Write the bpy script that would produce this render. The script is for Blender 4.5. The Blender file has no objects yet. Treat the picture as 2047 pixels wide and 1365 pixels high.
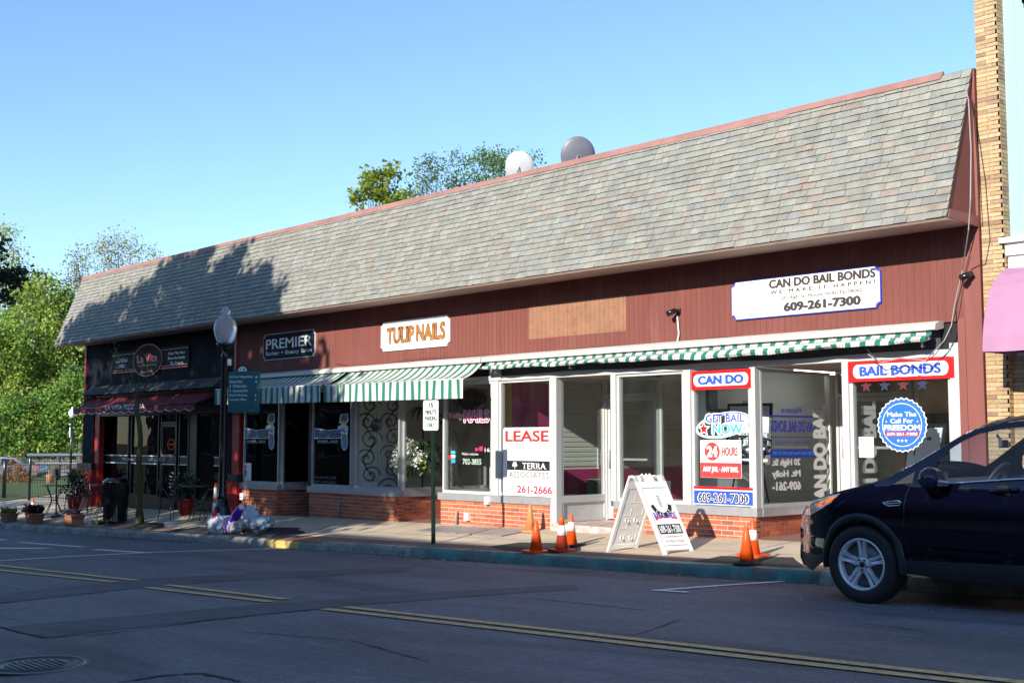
import bpy, bmesh, math, random
from mathutils import Vector, Matrix
from mathutils.geometry import delaunay_2d_cdt
R = math.radians
PI = math.pi
rnd = random.Random(7)
sc = bpy.context.scene
col = bpy.context.collection
# ------------------------------------------------------------------ camera geometry (a survey of the street: eye at z=0, facade on the plane y=0)
CF = 2400.0; CCX = 1023.5; CCY = 682.5; D = 13.3335
YAW = math.atan(2228/CF); PIT = math.atan(198/CF)
_F0 = Vector((-math.cos(YAW), math.sin(YAW), 0)); _R = Vector((math.sin(YAW), math.cos(YAW), 0)); _U0 = Vector((0, 0, 1))
_F = _F0*math.cos(PIT)+_U0*math.sin(PIT); _U = _U0*math.cos(PIT)-_F0*math.sin(PIT)
CAM = Vector((0, -D, 0))
def ray(x, y): return _F+_R*((x-CCX)/CF)-_U*((y-CCY)/CF)
def onY(x, y, Y=0.0):
    d = ray(x, y); return CAM+d*((Y+D)/d.y)
def onX(x, y, X):
    d = ray(x, y); return CAM+d*(X/d.x)
def onZ(x, y, Z):
    d = ray(x, y); return CAM+d*(Z/d.z)
def dep(x, y, t): return CAM+ray(x, y)*t
# ------------------------------------------------------------------ ground heights
def zk(X): return -1.39+.0285*(max(-90, min(30, X))+7.36)
def zf(X): return -1.305+.0185*(max(-110, min(30, X))+9.6)
def gz(X, Y):
    if Y > -2.2:
        t = min(1, max(0, -Y/2.2)); return zf(X)*(1-t)+zk(X)*t
    if Y < -11.8: return zk(X)+.02
    return zk(X)-.125+.08*(1-((Y+7)/4.8)**2)
def G(x, y):
    d = ray(x, y); t = 2.0; st = .4
    while t < 140:
        p = CAM+d*t
        if p.z <= gz(p.x, p.y):
            if st < .002: return p
            t -= st; st /= 8
        t += st
    return CAM+d*t
# ------------------------------------------------------------------ materials
MATS = {}
def nt(name):
    m = bpy.data.materials.new(name); m.use_nodes = True
    n = m.node_tree; n.nodes.clear()
    return m, n, n.nodes, n.links
def N(ns, t, **kw):
    n = ns.new(t)
    for k, v in kw.items():
        if k.startswith('i_'):
            n.inputs[k[2:].replace('_', ' ')].default_value = v
        else: setattr(n, k, v)
    return n
def c4(c): return (c[0], c[1], c[2], 1)
def srgb(r, g, b):
    f = lambda v: ((v/255+.055)/1.055)**2.4 if v > 10 else v/255/12.92
    return (f(r), f(g), f(b))
def mat(name, c, rough=.6, metal=0, amt=.12, scale=6, bump=0, bscale=80, spec=.5, attr=False, coat=0, stain=None, stretch=None, emis=None):
    if name in MATS: return MATS[name]
    m, t, ns, ln = nt(name)
    out = N(ns, 'ShaderNodeOutputMaterial'); b = N(ns, 'ShaderNodeBsdfPrincipled')
    ln.new(b.outputs[0], out.inputs[0])
    b.inputs['Roughness'].default_value = rough; b.inputs['Metallic'].default_value = metal
    b.inputs['Specular IOR Level'].default_value = spec
    b.inputs['Coat Weight'].default_value = coat; b.inputs['Coat Roughness'].default_value = .03
    tc = N(ns, 'ShaderNodeTexCoord'); co = tc.outputs['Object']
    if stretch:
        mp = N(ns, 'ShaderNodeMapping'); mp.inputs['Scale'].default_value = stretch; ln.new(co, mp.inputs[0]); co = mp.outputs[0]
    n1 = N(ns, 'ShaderNodeTexNoise', i_Scale=scale, i_Detail=6.0, i_Roughness=.65); ln.new(co, n1.inputs['Vector'])
    mr = N(ns, 'ShaderNodeMapRange'); ln.new(n1.outputs[0], mr.inputs[0])
    mr.inputs[1].default_value = .3; mr.inputs[2].default_value = .7; mr.inputs[3].default_value = 1-amt; mr.inputs[4].default_value = 1+amt
    if attr:
        a = N(ns, 'ShaderNodeAttribute', attribute_name='col'); base = a.outputs['Color']
    else:
        rgb = N(ns, 'ShaderNodeRGB'); rgb.outputs[0].default_value = c4(c); base = rgb.outputs[0]
    if stain:
        sc_, scol, lo, hi = stain
        n2 = N(ns, 'ShaderNodeTexNoise', i_Scale=sc_, i_Detail=8.0, i_Roughness=.7); ln.new(co, n2.inputs['Vector'])
        m2 = N(ns, 'ShaderNodeMapRange'); ln.new(n2.outputs[0], m2.inputs[0]); m2.inputs[1].default_value = lo; m2.inputs[2].default_value = hi
        mx = N(ns, 'ShaderNodeMix', data_type='RGBA'); ln.new(m2.outputs[0], mx.inputs[0]); ln.new(base, mx.inputs[6]); mx.inputs[7].default_value = c4(scol)
        base = mx.outputs[2]
    mu = N(ns, 'ShaderNodeVectorMath', operation='MULTIPLY'); ln.new(base, mu.inputs[0]); ln.new(mr.outputs[0], mu.inputs[1])
    ln.new(mu.outputs[0], b.inputs['Base Color'])
    if bump:
        n3 = N(ns, 'ShaderNodeTexNoise', i_Scale=bscale, i_Detail=4.0); ln.new(co, n3.inputs['Vector'])
        bp = N(ns, 'ShaderNodeBump', i_Strength=bump, i_Distance=.01); ln.new(n3.outputs[0], bp.inputs['Height']); ln.new(bp.outputs[0], b.inputs['Normal'])
    if emis:
        b.inputs['Emission Color'].default_value = c4(emis[0]); b.inputs['Emission Strength'].default_value = emis[1]
    MATS[name] = m; return m
def glass(name, tint=(.85, .9, .88), ior=1.5, rough=0.0, dirt=.03, dcol=(.5, .5, .48), k=1.0):
    if name in MATS: return MATS[name]
    m, t, ns, ln = nt(name)
    out = N(ns, 'ShaderNodeOutputMaterial'); tr = N(ns, 'ShaderNodeBsdfTransparent'); tr.inputs[0].default_value = c4(tint)
    gl = N(ns, 'ShaderNodeBsdfGlossy'); gl.inputs['Roughness'].default_value = rough
    ge = N(ns, 'ShaderNodeNewGeometry'); dt = N(ns, 'ShaderNodeVectorMath', operation='DOT_PRODUCT'); ln.new(ge.outputs['Normal'], dt.inputs[0]); ln.new(ge.outputs['Incoming'], dt.inputs[1])
    ab = N(ns, 'ShaderNodeMath', operation='ABSOLUTE'); ln.new(dt.outputs['Value'], ab.inputs[0])
    om = N(ns, 'ShaderNodeMath', operation='SUBTRACT'); om.inputs[0].default_value = 1; ln.new(ab.outputs[0], om.inputs[1])
    pw = N(ns, 'ShaderNodeMath', operation='POWER'); ln.new(om.outputs[0], pw.inputs[0]); pw.inputs[1].default_value = 5
    mu = N(ns, 'ShaderNodeMath', operation='MULTIPLY_ADD'); ln.new(pw.outputs[0], mu.inputs[0]); mu.inputs[1].default_value = .95*k; mu.inputs[2].default_value = .045*k; mu.use_clamp = True
    tc = N(ns, 'ShaderNodeTexCoord'); wn = N(ns, 'ShaderNodeTexNoise', i_Scale=1.4, i_Detail=2.0); ln.new(tc.outputs['Object'], wn.inputs['Vector'])
    bp = N(ns, 'ShaderNodeBump', i_Strength=.25, i_Distance=.012); ln.new(wn.outputs[0], bp.inputs['Height']); ln.new(bp.outputs[0], gl.inputs['Normal'])
    mx = N(ns, 'ShaderNodeMixShader'); ln.new(mu.outputs[0], mx.inputs[0]); ln.new(tr.outputs[0], mx.inputs[1]); ln.new(gl.outputs[0], mx.inputs[2])
    df = N(ns, 'ShaderNodeBsdfDiffuse'); df.inputs[0].default_value = c4(dcol)
    n2 = N(ns, 'ShaderNodeTexNoise', i_Scale=3.0, i_Detail=8.0); ln.new(tc.outputs['Object'], n2.inputs['Vector'])
    mr = N(ns, 'ShaderNodeMapRange'); ln.new(n2.outputs[0], mr.inputs[0]); mr.inputs[1].default_value = .35; mr.inputs[2].default_value = .75; mr.inputs[3].default_value = dirt*.3; mr.inputs[4].default_value = dirt*2
    m2 = N(ns, 'ShaderNodeMixShader'); ln.new(mr.outputs[0], m2.inputs[0]); ln.new(mx.outputs[0], m2.inputs[1]); ln.new(df.outputs[0], m2.inputs[2])
    ln.new(m2.outputs[0], out.inputs[0]); MATS[name] = m; return m
def leafmat(name, trans=.4, rough=.5):
    if name in MATS: return MATS[name]
    m, t, ns, ln = nt(name)
    out = N(ns, 'ShaderNodeOutputMaterial'); a = N(ns, 'ShaderNodeAttribute', attribute_name='col')
    d = N(ns, 'ShaderNodeBsdfPrincipled'); d.inputs['Roughness'].default_value = rough; ln.new(a.outputs['Color'], d.inputs['Base Color'])
    tl = N(ns, 'ShaderNodeBsdfTranslucent'); g = N(ns, 'ShaderNodeGamma'); g.inputs[1].default_value = .8; ln.new(a.outputs['Color'], g.inputs[0]); ln.new(g.outputs[0], tl.inputs[0])
    mx = N(ns, 'ShaderNodeMixShader'); mx.inputs[0].default_value = trans; ln.new(d.outputs[0], mx.inputs[1]); ln.new(tl.outputs[0], mx.inputs[2])
    ln.new(mx.outputs[0], out.inputs[0]); MATS[name] = m; return m
# ------------------------------------------------------------------ mesh builder
class MB:
    def __init__(s): s.v = []; s.f = []; s.c = []; s.m = []; s.mi = 0; s.cc = (1, 1, 1); s.sm = []; s.smooth = False
    def face(s, idx):
        s.f.append(tuple(idx)); s.c.append(s.cc); s.m.append(s.mi); s.sm.append(s.smooth)
    def add(s, vs, fs):
        o = len(s.v); s.v += [tuple(v) for v in vs]
        for f in fs: s.face([o+i for i in f])
        return s
    def box(s, x0, x1, y0, y1, z0, z1, M=None):
        vs = [Vector((x, y, z)) for z in (z0, z1) for y in (y0, y1) for x in (x0, x1)]
        if M is not None: vs = [M @ v for v in vs]
        return s.add(vs, [(0, 2, 3, 1), (4, 5, 7, 6), (0, 1, 5, 4), (2, 6, 7, 3), (0, 4, 6, 2), (1, 3, 7, 5)])
    def obox(s, c, sx, sy, sz, rz=0, rx=0, ry=0):
        M = Matrix.Translation(c) @ Matrix.Rotation(rz, 4, 'Z') @ Matrix.Rotation(ry, 4, 'Y') @ Matrix.Rotation(rx, 4, 'X')
        return s.box(-sx/2, sx/2, -sy/2, sy/2, -sz/2, sz/2, M)
    def ext(s, pts, d):
        """extrude a closed 3-D polygon by the vector d"""
        n = len(pts); d = Vector(d); a = [Vector(p) for p in pts]; b = [p+d for p in a]
        return s.add(a+b, [tuple(range(n))[::-1], tuple(range(n, 2*n))]+[(i, (i+1) % n, n+(i+1) % n, n+i) for i in range(n)])
    def poly(s, pts): return s.add(pts, [tuple(range(len(pts)))])
    def tube(s, pts, r, n=8, cap=True):
        pts = [Vector(p) for p in pts]; rs = r if isinstance(r, (list, tuple)) else [r]*len(pts)
        vs = []; up = None
        for i, p in enumerate(pts):
            t = (pts[min(i+1, len(pts)-1)]-pts[max(i-1, 0)])
            if t.length < 1e-9: t = Vector((0, 0, 1))
            t.normalize()
            if up is None: up = Vector((0, 0, 1)) if abs(t.z) < .9 else Vector((1, 0, 0))
            a = t.cross(up)
            if a.length < 1e-4: a = t.cross(Vector((0, 1, 0)))
            a.normalize(); b = t.cross(a); b.normalize(); up = a.cross(t) if abs(a.cross(t).dot(up)) > .2 else up
            for k in range(n):
                an = 2*PI*k/n; vs.append(p+(a*math.cos(an)+b*math.sin(an))*rs[i])
        fs = []
        for i in range(len(pts)-1):
            for k in range(n): fs.append((i*n+k, i*n+(k+1) % n, (i+1)*n+(k+1) % n, (i+1)*n+k))
        if cap: fs += [tuple(range(n))[::-1], tuple(range((len(pts)-1)*n, len(pts)*n))]
        sm = s.smooth; s.smooth = n >= 6; s.add(vs, fs); s.smooth = sm; return s
    def lathe(s, prof, c=(0, 0, 0), n=24, M=None, sx=1, sy=1, cap=True):
        vs = []; c = Vector(c)
        for r, z in prof:
            for k in range(n):
                a = 2*PI*k/n; v = Vector((r*math.cos(a)*sx, r*math.sin(a)*sy, z))
                if M is not None: v = M @ v
                vs.append(v+c)
        fs = [(i*n+k, i*n+(k+1) % n, (i+1)*n+(k+1) % n, (i+1)*n+k) for i in range(len(prof)-1) for k in range(n)]
        if cap and prof[0][0] > 1e-5: fs.append(tuple(range(n))[::-1])
        if cap and prof[-1][0] > 1e-5: fs.append(tuple(range((len(prof)-1)*n, len(prof)*n)))
        sm = s.smooth; s.smooth = True; s.add(vs, fs); s.smooth = sm; return s
    def build(s, name, m, parent=None, origin=None, bev=0):
        me = bpy.data.meshes.new(name)
        if parent is not None: o0 = Vector(parent['_o'])
        elif origin is not None: o0 = Vector(origin)
        else:
            xs = [v[0] for v in s.v]; ys = [v[1] for v in s.v]; zs = [v[2] for v in s.v]
            o0 = Vector(((min(xs)+max(xs))/2, (min(ys)+max(ys))/2, min(zs)))
        me.from_pydata([(v[0]-o0.x, v[1]-o0.y, v[2]-o0.z) for v in s.v], [], s.f)
        for mm in (m if isinstance(m, (list, tuple)) else [m]): me.materials.append(mm)
        me.polygons.foreach_set('material_index', s.m); me.polygons.foreach_set('use_smooth', s.sm)
        if any(c != (1, 1, 1) for c in s.c):
            at = me.color_attributes.new('col', 'FLOAT_COLOR', 'CORNER'); buf = []
            for f, c in zip(s.f, s.c): buf += [c[0], c[1], c[2], 1]*len(f)
            at.data.foreach_set('color', buf)
        me.validate(); me.update()
        o = bpy.data.objects.new(name, me); col.objects.link(o)
        if parent is not None: o.parent = parent
        else: o.location = o0
        o['_o'] = tuple(o0)
        if bev:
            b = o.modifiers.new('bev', 'BEVEL'); b.width = bev; b.segments = 2; b.limit_method = 'ANGLE'; b.angle_limit = R(40)
        return o
def fixn(o):
    bm = bmesh.new(); bm.from_mesh(o.data); bmesh.ops.recalc_face_normals(bm, faces=bm.faces); bm.to_mesh(o.data); bm.free(); return o
def tag(o, label=None, cat=None, group=None, kind=None):
    if label: o['label'] = label
    if cat: o['category'] = cat
    if group: o['group'] = group
    if kind: o['kind'] = kind
    return o
def thing(name, label, cat, loc, group=None):
    e = bpy.data.objects.new(name, None); col.objects.link(e); e.location = loc; e['_o'] = tuple(loc); e.empty_display_size = .1
    return tag(e, label, cat, group)
def struct(mb, name, m): return tag(mb.build(name, m), kind='structure')
def copy_tree(o, loc, rz=0, label=None, sub=None):
    c = o.copy(); col.objects.link(c)
    if sub is None:
        c.location = loc; c.rotation_euler = (0, 0, rz)
        if label: c['label'] = label
    else: c.parent = sub
    for ch in o.children: copy_tree(ch, None, sub=c)
    return c
# ------------------------------------------------------------------ lettering
def glyphs(s, bold=0.0, shear=0.0, space=1.0):
    cu = bpy.data.curves.new('t', 'FONT'); cu.body = s; cu.offset = bold; cu.shear = shear; cu.space_character = space; cu.resolution_u = 3
    o = bpy.data.objects.new('t', cu); col.objects.link(o)
    dg = bpy.context.evaluated_depsgraph_get(); me = bpy.data.meshes.new_from_object(o.evaluated_get(dg))
    vs = [(v.co.x, v.co.y) for v in me.vertices]; fs = [tuple(p.vertices) for p in me.polygons]
    bpy.data.objects.remove(o); bpy.data.curves.remove(cu); bpy.data.meshes.remove(me)
    return vs, fs
SER = {'T': [(.5, 0)], 'U': [(.14, 1), (.86, 1)], 'L': [(.2, 1)], 'I': [(.5, 0), (.5, 1)], 'P': [(.15, 0)], 'N': [(.12, 0), (.12, 1), (.88, 1)], 'A': [(.08, 0), (.92, 0)]}
def lettering(parent, s, P, m, bold=0.0, shear=0.0, space=1.0, u0=0, u1=1, v0=0, v1=1, mirror=False, name='lettering', slab=False):
    """fit a word into the box u0..u1, v0..v1 of the surface P(u, v)"""
    mb = MB(); word_letters(mb, s, P, bold, shear, space, u0, u1, v0, v1, mirror, slab)
    return mb.build(name, m, parent)
def word_letters(mb, s, P, bold=0.0, shear=0.0, space=1.0, u0=0, u1=1, v0=0, v1=1, mirror=False, slab=False):
    vs, fs = glyphs(s, 0, shear, space); fs = list(fs)
    ew = max(0, bold-.004); n0 = len(vs); base_v = list(vs); base_f = list(fs)
    p0, pa, pb = Vector(P(u0, v0)), Vector(P(u0+.01, v0)), Vector(P(u0, v0+.01)); nv = (pa-p0).cross(pb-p0)
    nv = nv.normalized() if nv.length > 0 else Vector((0, -1, 0))
    if nv.dot(CAM-p0) < 0: nv = -nv
    xs = [v[0] for v in vs]; ys = [v[1] for v in vs]
    a, b, c, d = min(xs), max(xs), min(ys), max(ys)
    if slab:
        # slab serifs: short bars across the feet and heads of every upright stroke
        comps = stem_ends(vs, fs, c, d)
        for x, y0, w in comps:
            t = .1*(d-c); yy = c if y0 == 0 else d-t
            o = len(vs); vs += [(x-w, yy), (x+w, yy), (x+w, yy+t), (x-w, yy+t)]; fs.append((o, o+1, o+2, o+3))
    out = []
    for x, y in vs:
        u = (x-a)/(b-a); v = (y-c)/(d-c)
        if mirror: u = 1-u
        out.append(P(u0+(u1-u0)*u, v0+(v1-v0)*v))
    mb.add(out, fs)
    if ew > 0:
        # heavier weight: the same letter laid down again a hair to each side
        du = ew*1.2*(u1-u0)/(b-a); dv = ew*.9*(v1-v0)/(d-c)
        for k, (sx_, sy_) in enumerate(((1, 0), (-1, 0), (0, 1), (0, -1), (.7, .7), (-.7, .7), (.7, -.7), (-.7, -.7))):
            o2 = []
            for x, y in vs:
                u = (x-a)/(b-a); v = (y-c)/(d-c)
                if mirror: u = 1-u
                o2.append(Vector(P(u0+(u1-u0)*u+sx_*du, v0+(v1-v0)*v+sy_*dv))-nv*(.00006*(k+1)))
            mb.add(o2, fs)
def stem_ends(vs, fs, c, d):
    ends = []
    for lev, tgt in ((0, c), (1, d)):
        xs = sorted(set(round(v[0], 3) for v in vs if abs(v[1]-tgt) < .006*(d-c)))
        i = 0
        while i < len(xs)-1:
            w = xs[i+1]-xs[i]
            if .04 < w < .2: ends.append(((xs[i]+xs[i+1])/2, lev, w*1.2)); i += 2
            else: i += 1
    return ends
def planeY(x0, x1, z0, z1, Y): return lambda u, v: (x0+(x1-x0)*u, Y, z0+(z1-z0)*v)
def pbox(a, b, c, d, Y=0.0):
    """a..d pixels of the photo (top-left, top-right, bottom-right, bottom-left) measured on the facade -> x0,x1,z0,z1"""
    p = [onY(q[0], q[1], Y) for q in (a, b, c, d)]
    return (p[0].x+p[3].x)/2, (p[1].x+p[2].x)/2, (p[2].z+p[3].z)/2, (p[0].z+p[1].z)/2
# ------------------------------------------------------------------ foliage
def leafcloud(mb, centres, n, rad, size, cols, squash=.8, rng=rnd, up=.3):
    for c in centres:
        base = rng.choice(cols); q = rng.uniform(.75, 1.25)
        for _ in range(n):
            d = Vector((rng.gauss(0, 1), rng.gauss(0, 1), rng.gauss(0, 1)*squash))*rad*.55
            p = Vector(c)+d
            a = Vector((rng.gauss(0, 1), rng.gauss(0, 1), rng.gauss(0, .7)-up)).normalized()
            b = a.cross(Vector((rng.gauss(0, 1), rng.gauss(0, 1), rng.gauss(0, 1)))).normalized()
            s = size*rng.uniform(.6, 1.3); w = s*.42; k = q*rng.uniform(.8, 1.2)
            nn = a.cross(b)*s*.12
            mb.cc = (base[0]*k, base[1]*k, base[2]*k)
            mb.add([p, p+a*s*.5+b*w+nn, p+a*s, p+a*s*.5-b*w+nn], [(0, 1, 2, 3)])
    mb.cc = (1, 1, 1)
def branches(mb, base, tops, r0, rng=rnd, forks=4, bend=.12):
    """trunk rising from base, splitting towards the clumps of the crown"""
    base = Vector(base)
    top = Vector((0, 0, 0))
    for t in tops: top += Vector(t)
    top = top/len(tops); zs = [t[2] for t in tops]; H = max(zs)-base.z
    lead = [base]
    for i in range(1, 9):
        f = i/8; p = base.lerp(Vector((top.x, top.y, base.z+H*.92)), f); p += Vector((rng.uniform(-1, 1), rng.uniform(-1, 1), 0))*H*.012
        lead.append(p)
    mb.tube(lead, [r0*(1.25 if i == 0 else 1)*(1-.85*i/8) for i in range(9)], 10)
    for t in tops:
        t = Vector(t); h = max(.15, min(.9, (t.z-base.z)/H*.72)); i = h*8; k = int(i); a = lead[k].lerp(lead[min(8, k+1)], i-k)
        mid = a.lerp(t, .5)+Vector((rng.uniform(-1, 1), rng.uniform(-1, 1), rng.uniform(0, 1)))*(t-a).length*bend
        r = max(.012, r0*.32*(1-h*.7))
        mb.tube([a, mid, t], [r, r*.55, r*.2], 5)
    return mb
SKYS, SUNE, EXPO = .134, 4.0, .87
# ================================================================== MATERIALS OF THE STREET
M_siding = mat('red siding', (.195, .068, .056), .8, spec=.15, amt=.12, scale=4, bump=.2, bscale=60, stretch=(1, 1, .15), stain=(2.4, (.26, .11, .09), .55, .8))
M_sidingdk = mat('charcoal siding', (.010, .012, .020), .75, spec=.12, amt=.3, scale=3, stretch=(1, 1, .12))
M_sidefade = mat('tan faded siding', (.30, .15, .085), .7, amt=.18, scale=4, stain=(7, (.22, .075, .05), .56, .66), bump=.3)
M_redtrim = mat('brick red trim', (.23, .072, .057), .55, amt=.14, scale=3, stretch=(1, 1, .2), stain=(9, (.34, .14, .11), .66, .74))
M_redpil = mat('bright red paint', (.35, .018, .014), .45, amt=.12)
M_blackp = mat('black paint', (.012, .012, .018), .4, amt=.2)
M_white = mat('white frame paint', (.50, .51, .50), .45, amt=.08, scale=4, stain=(14, (.42, .40, .37), .6, .72))
M_alu = mat('aluminium frame', (.55, .56, .57), .35, metal=.55, amt=.08, stain=(10, (.35, .34, .33), .62, .74))
M_cream = mat('cream hood metal', (.56, .54, .49), .5, amt=.1, scale=2, stretch=(.4, 1, 1), stain=(11, (.36, .33, .29), .58, .7))
M_soffit = mat('beige soffit', (.42, .30, .25), .7, amt=.12)
M_shingle = mat('slate grey shingles', (1, 1, 1), .9, attr=True, amt=.18, scale=7, bump=.5, bscale=180, spec=.2, stain=(1.6, (.20, .195, .175), .5, .8))
M_brick = mat('facing brick', (1, 1, 1), .8, attr=True, amt=.2, scale=25, bump=.3, bscale=120)
M_mortar = mat('pale mortar', (.62, .54, .46), .9, amt=.15, scale=30)
M_flash = mat('pink roof flashing', (.31, .155, .13), .65, amt=.2, scale=2, stain=(6, (.36, .15, .12), .6, .75))
M_glass = glass('shop glass', tint=(.93, .95, .94), dirt=.006, k=.75)
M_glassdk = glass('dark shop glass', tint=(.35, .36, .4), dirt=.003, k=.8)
M_grey = mat('grey metal', (.3, .3, .31), .5, amt=.1)
M_dark = mat('dark void', (.012, .011, .012), .8, amt=.3)
M_black = mat('matt black', (.015, .015, .016), .5, amt=.2)
M_floor = mat('shop floor', (.30, .26, .22), .5, amt=.3)
M_plaster = mat('white plaster', (.80, .81, .82), .7, amt=.05)
M_wire = mat('black cable', (.02, .02, .02), .5)
M_wireg = mat('grey cable', (.32, .31, .30), .5)
M_pw = mat('white sign face', (.80, .80, .78), .4, amt=.03, scale=2)
M_ink = mat('dark grey ink', (.05, .04, .04), .5, amt=.1)
M_redink = mat('sign red', (.72, .01, .012), .4, amt=.05)
M_blueink = mat('sign blue', (.03, .09, .62), .4, amt=.05)
M_lblue = mat('cyan ink', (.05, .55, .75), .4, amt=.05)
M_whink = mat('white ink', (.82, .82, .82), .45, amt=.03)

# ================================================================== THE SHOP ROW
XL, XR = -30.95, -6.39
shop = thing('shop_building', 'long one storey row of shops with grey shingle mansard roof and brown red siding', 'building', (-18.6, 2, -1.45))
def S(mb, name, m): return mb.build(name, m, shop)
# ---- siding with real grooves
def grooved(x0, x1, z0, z1, Y, step=.0975):
    mb = MB(); x = x0; prof = []
    while x < x1-1e-4:
        xe = min(x1, x+step); prof += [(x, Y), (xe-.006, Y), (xe-.005, Y+.005), (xe-.001, Y+.005)]; x = xe
    prof.append((x1, Y))
    vs = [(p[0], p[1], z) for z in (z0, z1) for p in prof]; n = len(prof)
    mb.add(vs, [(i, i+1, n+i+1, n+i) for i in range(n-1)]); return mb
XD = -23.12
S(grooved(XD, -6.595, 1.39, 2.53, 0), 'siding', M_siding)
S(grooved(XL+.05, XD-.1, 1.20, 2.56, 0), 'siding', M_sidingdk)['label'] = 'charcoal siding over the pizza shop'
a = pbox((1056, 612), (1252, 588), (1256, 662), (1062, 677))
mb = grooved(-13.96, -11.86, 1.625, 2.16, -.0025); S(mb, 'faded_patch', M_sidefade)
for bx_ in ((XD-.1, XD, -.03, .05, 1.2, 2.5), (XL-.02, XL+.07, -.03, .05, -.6, 2.5),):
    mb = MB(); mb.box(*bx_); S(mb, 'corner_trim', M_redpil)
mb = MB(); mb.box(-6.69, -6.60, -.025, .1, -1.3, 1.42); mb.box(-6.60, -6.50, -.012, .1, -1.3, 2.5); mb.box(-6.50, XR, -.035, .1, -1.3, 4.34); mb.box(XR-.02, XR+.0, .1, .4, -1.3, 2.5)
S(mb, 'corner_post', M_redtrim)
# ---- mansard
EY, EZ, TY, TZ = -.77, 2.485, -.04, 4.34
SL = math.hypot(TY-EY, TZ-EZ); SD = Vector((0, (TY-EY)/SL, (TZ-EZ)/SL)); SN = Vector((0, -SD.z, SD.y))
def rp(X, s, h=0): return Vector((X, EY, EZ))+SD*s+SN*h
RL, RR = -31.17, -6.40
mb = MB(); mb.smooth = False
ROWS = 20; EX = (SL-.02)/ROWS; r2 = random.Random(3)
mb.cc = (.1, .1, .1); mb.add([rp(RL, 0), rp(RR, 0), rp(RR, SL), rp(RL, SL)], [(0, 1, 2, 3)])
for r in range(ROWS):
    x = RL-r2.uniform(0, .15); s0 = r*EX
    while x < RR:
        w = r2.choice([.12, .16, .2, .24, .3]); xa = max(RL, x); xb = min(RR, x+w); x += w
        if xb-xa < .02: continue
        q = r2.random(); k = r2.uniform(.9, 1.1)
        if q < .62: c = (.268, .264, .230)
        elif q < .80: c = (.246, .248, .232)
        elif q < .87: c = (.280, .236, .196)
        else: c = (.282, .270, .226)
        mb.cc = (c[0]*k, c[1]*k, c[2]*k)
        j = r2.uniform(-.006, .006); h = .020+r2.uniform(-.004, .004); sa = s0+j; sb = min(SL, s0+EX+.012); g = .0018
        vs = [rp(xa+g, sa, .004), rp(xb-g, sa, .004), rp(xb-g, sa, h), rp(xa+g, sa, h), rp(xa+g, sb, .003), rp(xb-g, sb, .003)]
        mb.add(vs, [(3, 2, 5, 4)]); mb.cc = (.045, .045, .042); mb.add(vs, [(0, 1, 2, 3), (0, 3, 4), (1, 5, 2)])  # dark cut edges of the tabs, painting in the shadow line below each course
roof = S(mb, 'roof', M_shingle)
mb = MB(); xs = [RL, -29.6, -26.5, -24.2, -21.1, -19.0, -16.7, -13.9, -11.1, -8.9, -6.78]
for i in range(len(xs)-1):
    w = .062+.010*((i*7) % 3); h = .022+.006*(i % 2)
    mb.ext([rp(xs[i]-.05, SL-w, h), rp(xs[i+1], SL-w-.01, h), rp(xs[i+1]+.03, SL+.03, h), rp(xs[i]-.03, SL+.03, h)], -SN*.02)
    mb.box(xs[i], xs[i+1], TY-.02, TY+.2, TZ+.012+.003*(i % 2), TZ+.022+.003*(i % 2))
mb.build('ridge_flashing', M_flash, roof)
mb = MB(); mb.ext([(RR, EY-.012, EZ-.006), (RR, EY+.01, EZ-.03), (RR, .0, 2.50), (RR, .0, 2.53)], (RL-RR, 0, 0)); S(mb, 'soffit', M_soffit)
mb = MB(); mb.box(RL, RR, TY+.02, 12, 3.0, 3.1); mb.box(RL, RR, TY+.2, TY+.35, 2.6, TZ+.0); S(mb, 'roof_deck', M_grey)
# gable ends
mb = MB(); mb.ext([rp(RR-.02, .02, -.01), (RR-.02, 0, 2.5), (RR-.02, 0, TZ-.02)], (-.02, 0, 0)); S(mb, 'gable_panel', M_siding); mb = MB(); mb.ext([rp(RL+.02, .02, -.01), (RL+.02, 0, 2.5), (RL+.02, 0, TZ-.02)], (.02, 0, 0))
S(mb, 'gable_panel', M_siding)
mb = MB(); mb.ext([(RR+.012, EY+.02, EZ+.0), (RR+.012, .0, 2.46), (RR+.012, .0, 2.59), (RR+.012, EY+.06, EZ+.10)], (-.03, 0, 0)); S(mb, 'gable_trim', M_redtrim)
# outer walls
for bx_ in ((XL, XL+.15, .1, 12, -1.9, 3.0), (XR-.15, XR-.02, .4, 12, -1.9, 3.0), (XL+.15, XR-.15, 11.9, 12, -1.9, 3.0)):
    mb = MB(); mb.box(*bx_); S(mb, 'wall', M_redtrim)
# ---- metal hood (awning housing) and head beam
mb = MB()
for x0, x1 in ((-22.2, -18.85), (-18.84, -14.9), (-14.89, -6.86)):
    mb = MB(); mb.ext([(x0, 0, 1.405), (x0, -.10, 1.40), (x0, -.20, 1.36), (x0, -.22, 1.295), (x0, -.19, 1.285), (x0, 0, 1.32)], (x1-x0-.012, 0, 0)); S(mb, 'awning_hood', M_cream)
mb = MB(); xb = -14.8
mb.box(-14.85, -14.6, -.03, .03, .99, 1.2)
while xb < -6.78:
    w = .55; x1 = min(-6.78, xb+w); h0 = 1.068+.012*math.sin(xb*2.3); h1 = 1.068+.012*math.sin(x1*2.3)
    mb.ext([(xb, -.02, .985), (x1, -.02, .985), (x1, -.02, h1), (xb, -.02, h0)], (0, .09, 0)); xb = x1
mb.box(-22.85, -14.86, 0, .08, .99, 1.07)
S(mb, 'head_beam', M_white)
mb = MB(); mb.box(-22.9, -6.7, .03, .1, 1.0, 1.42); S(mb, 'sign_backing', M_dark)
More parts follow.
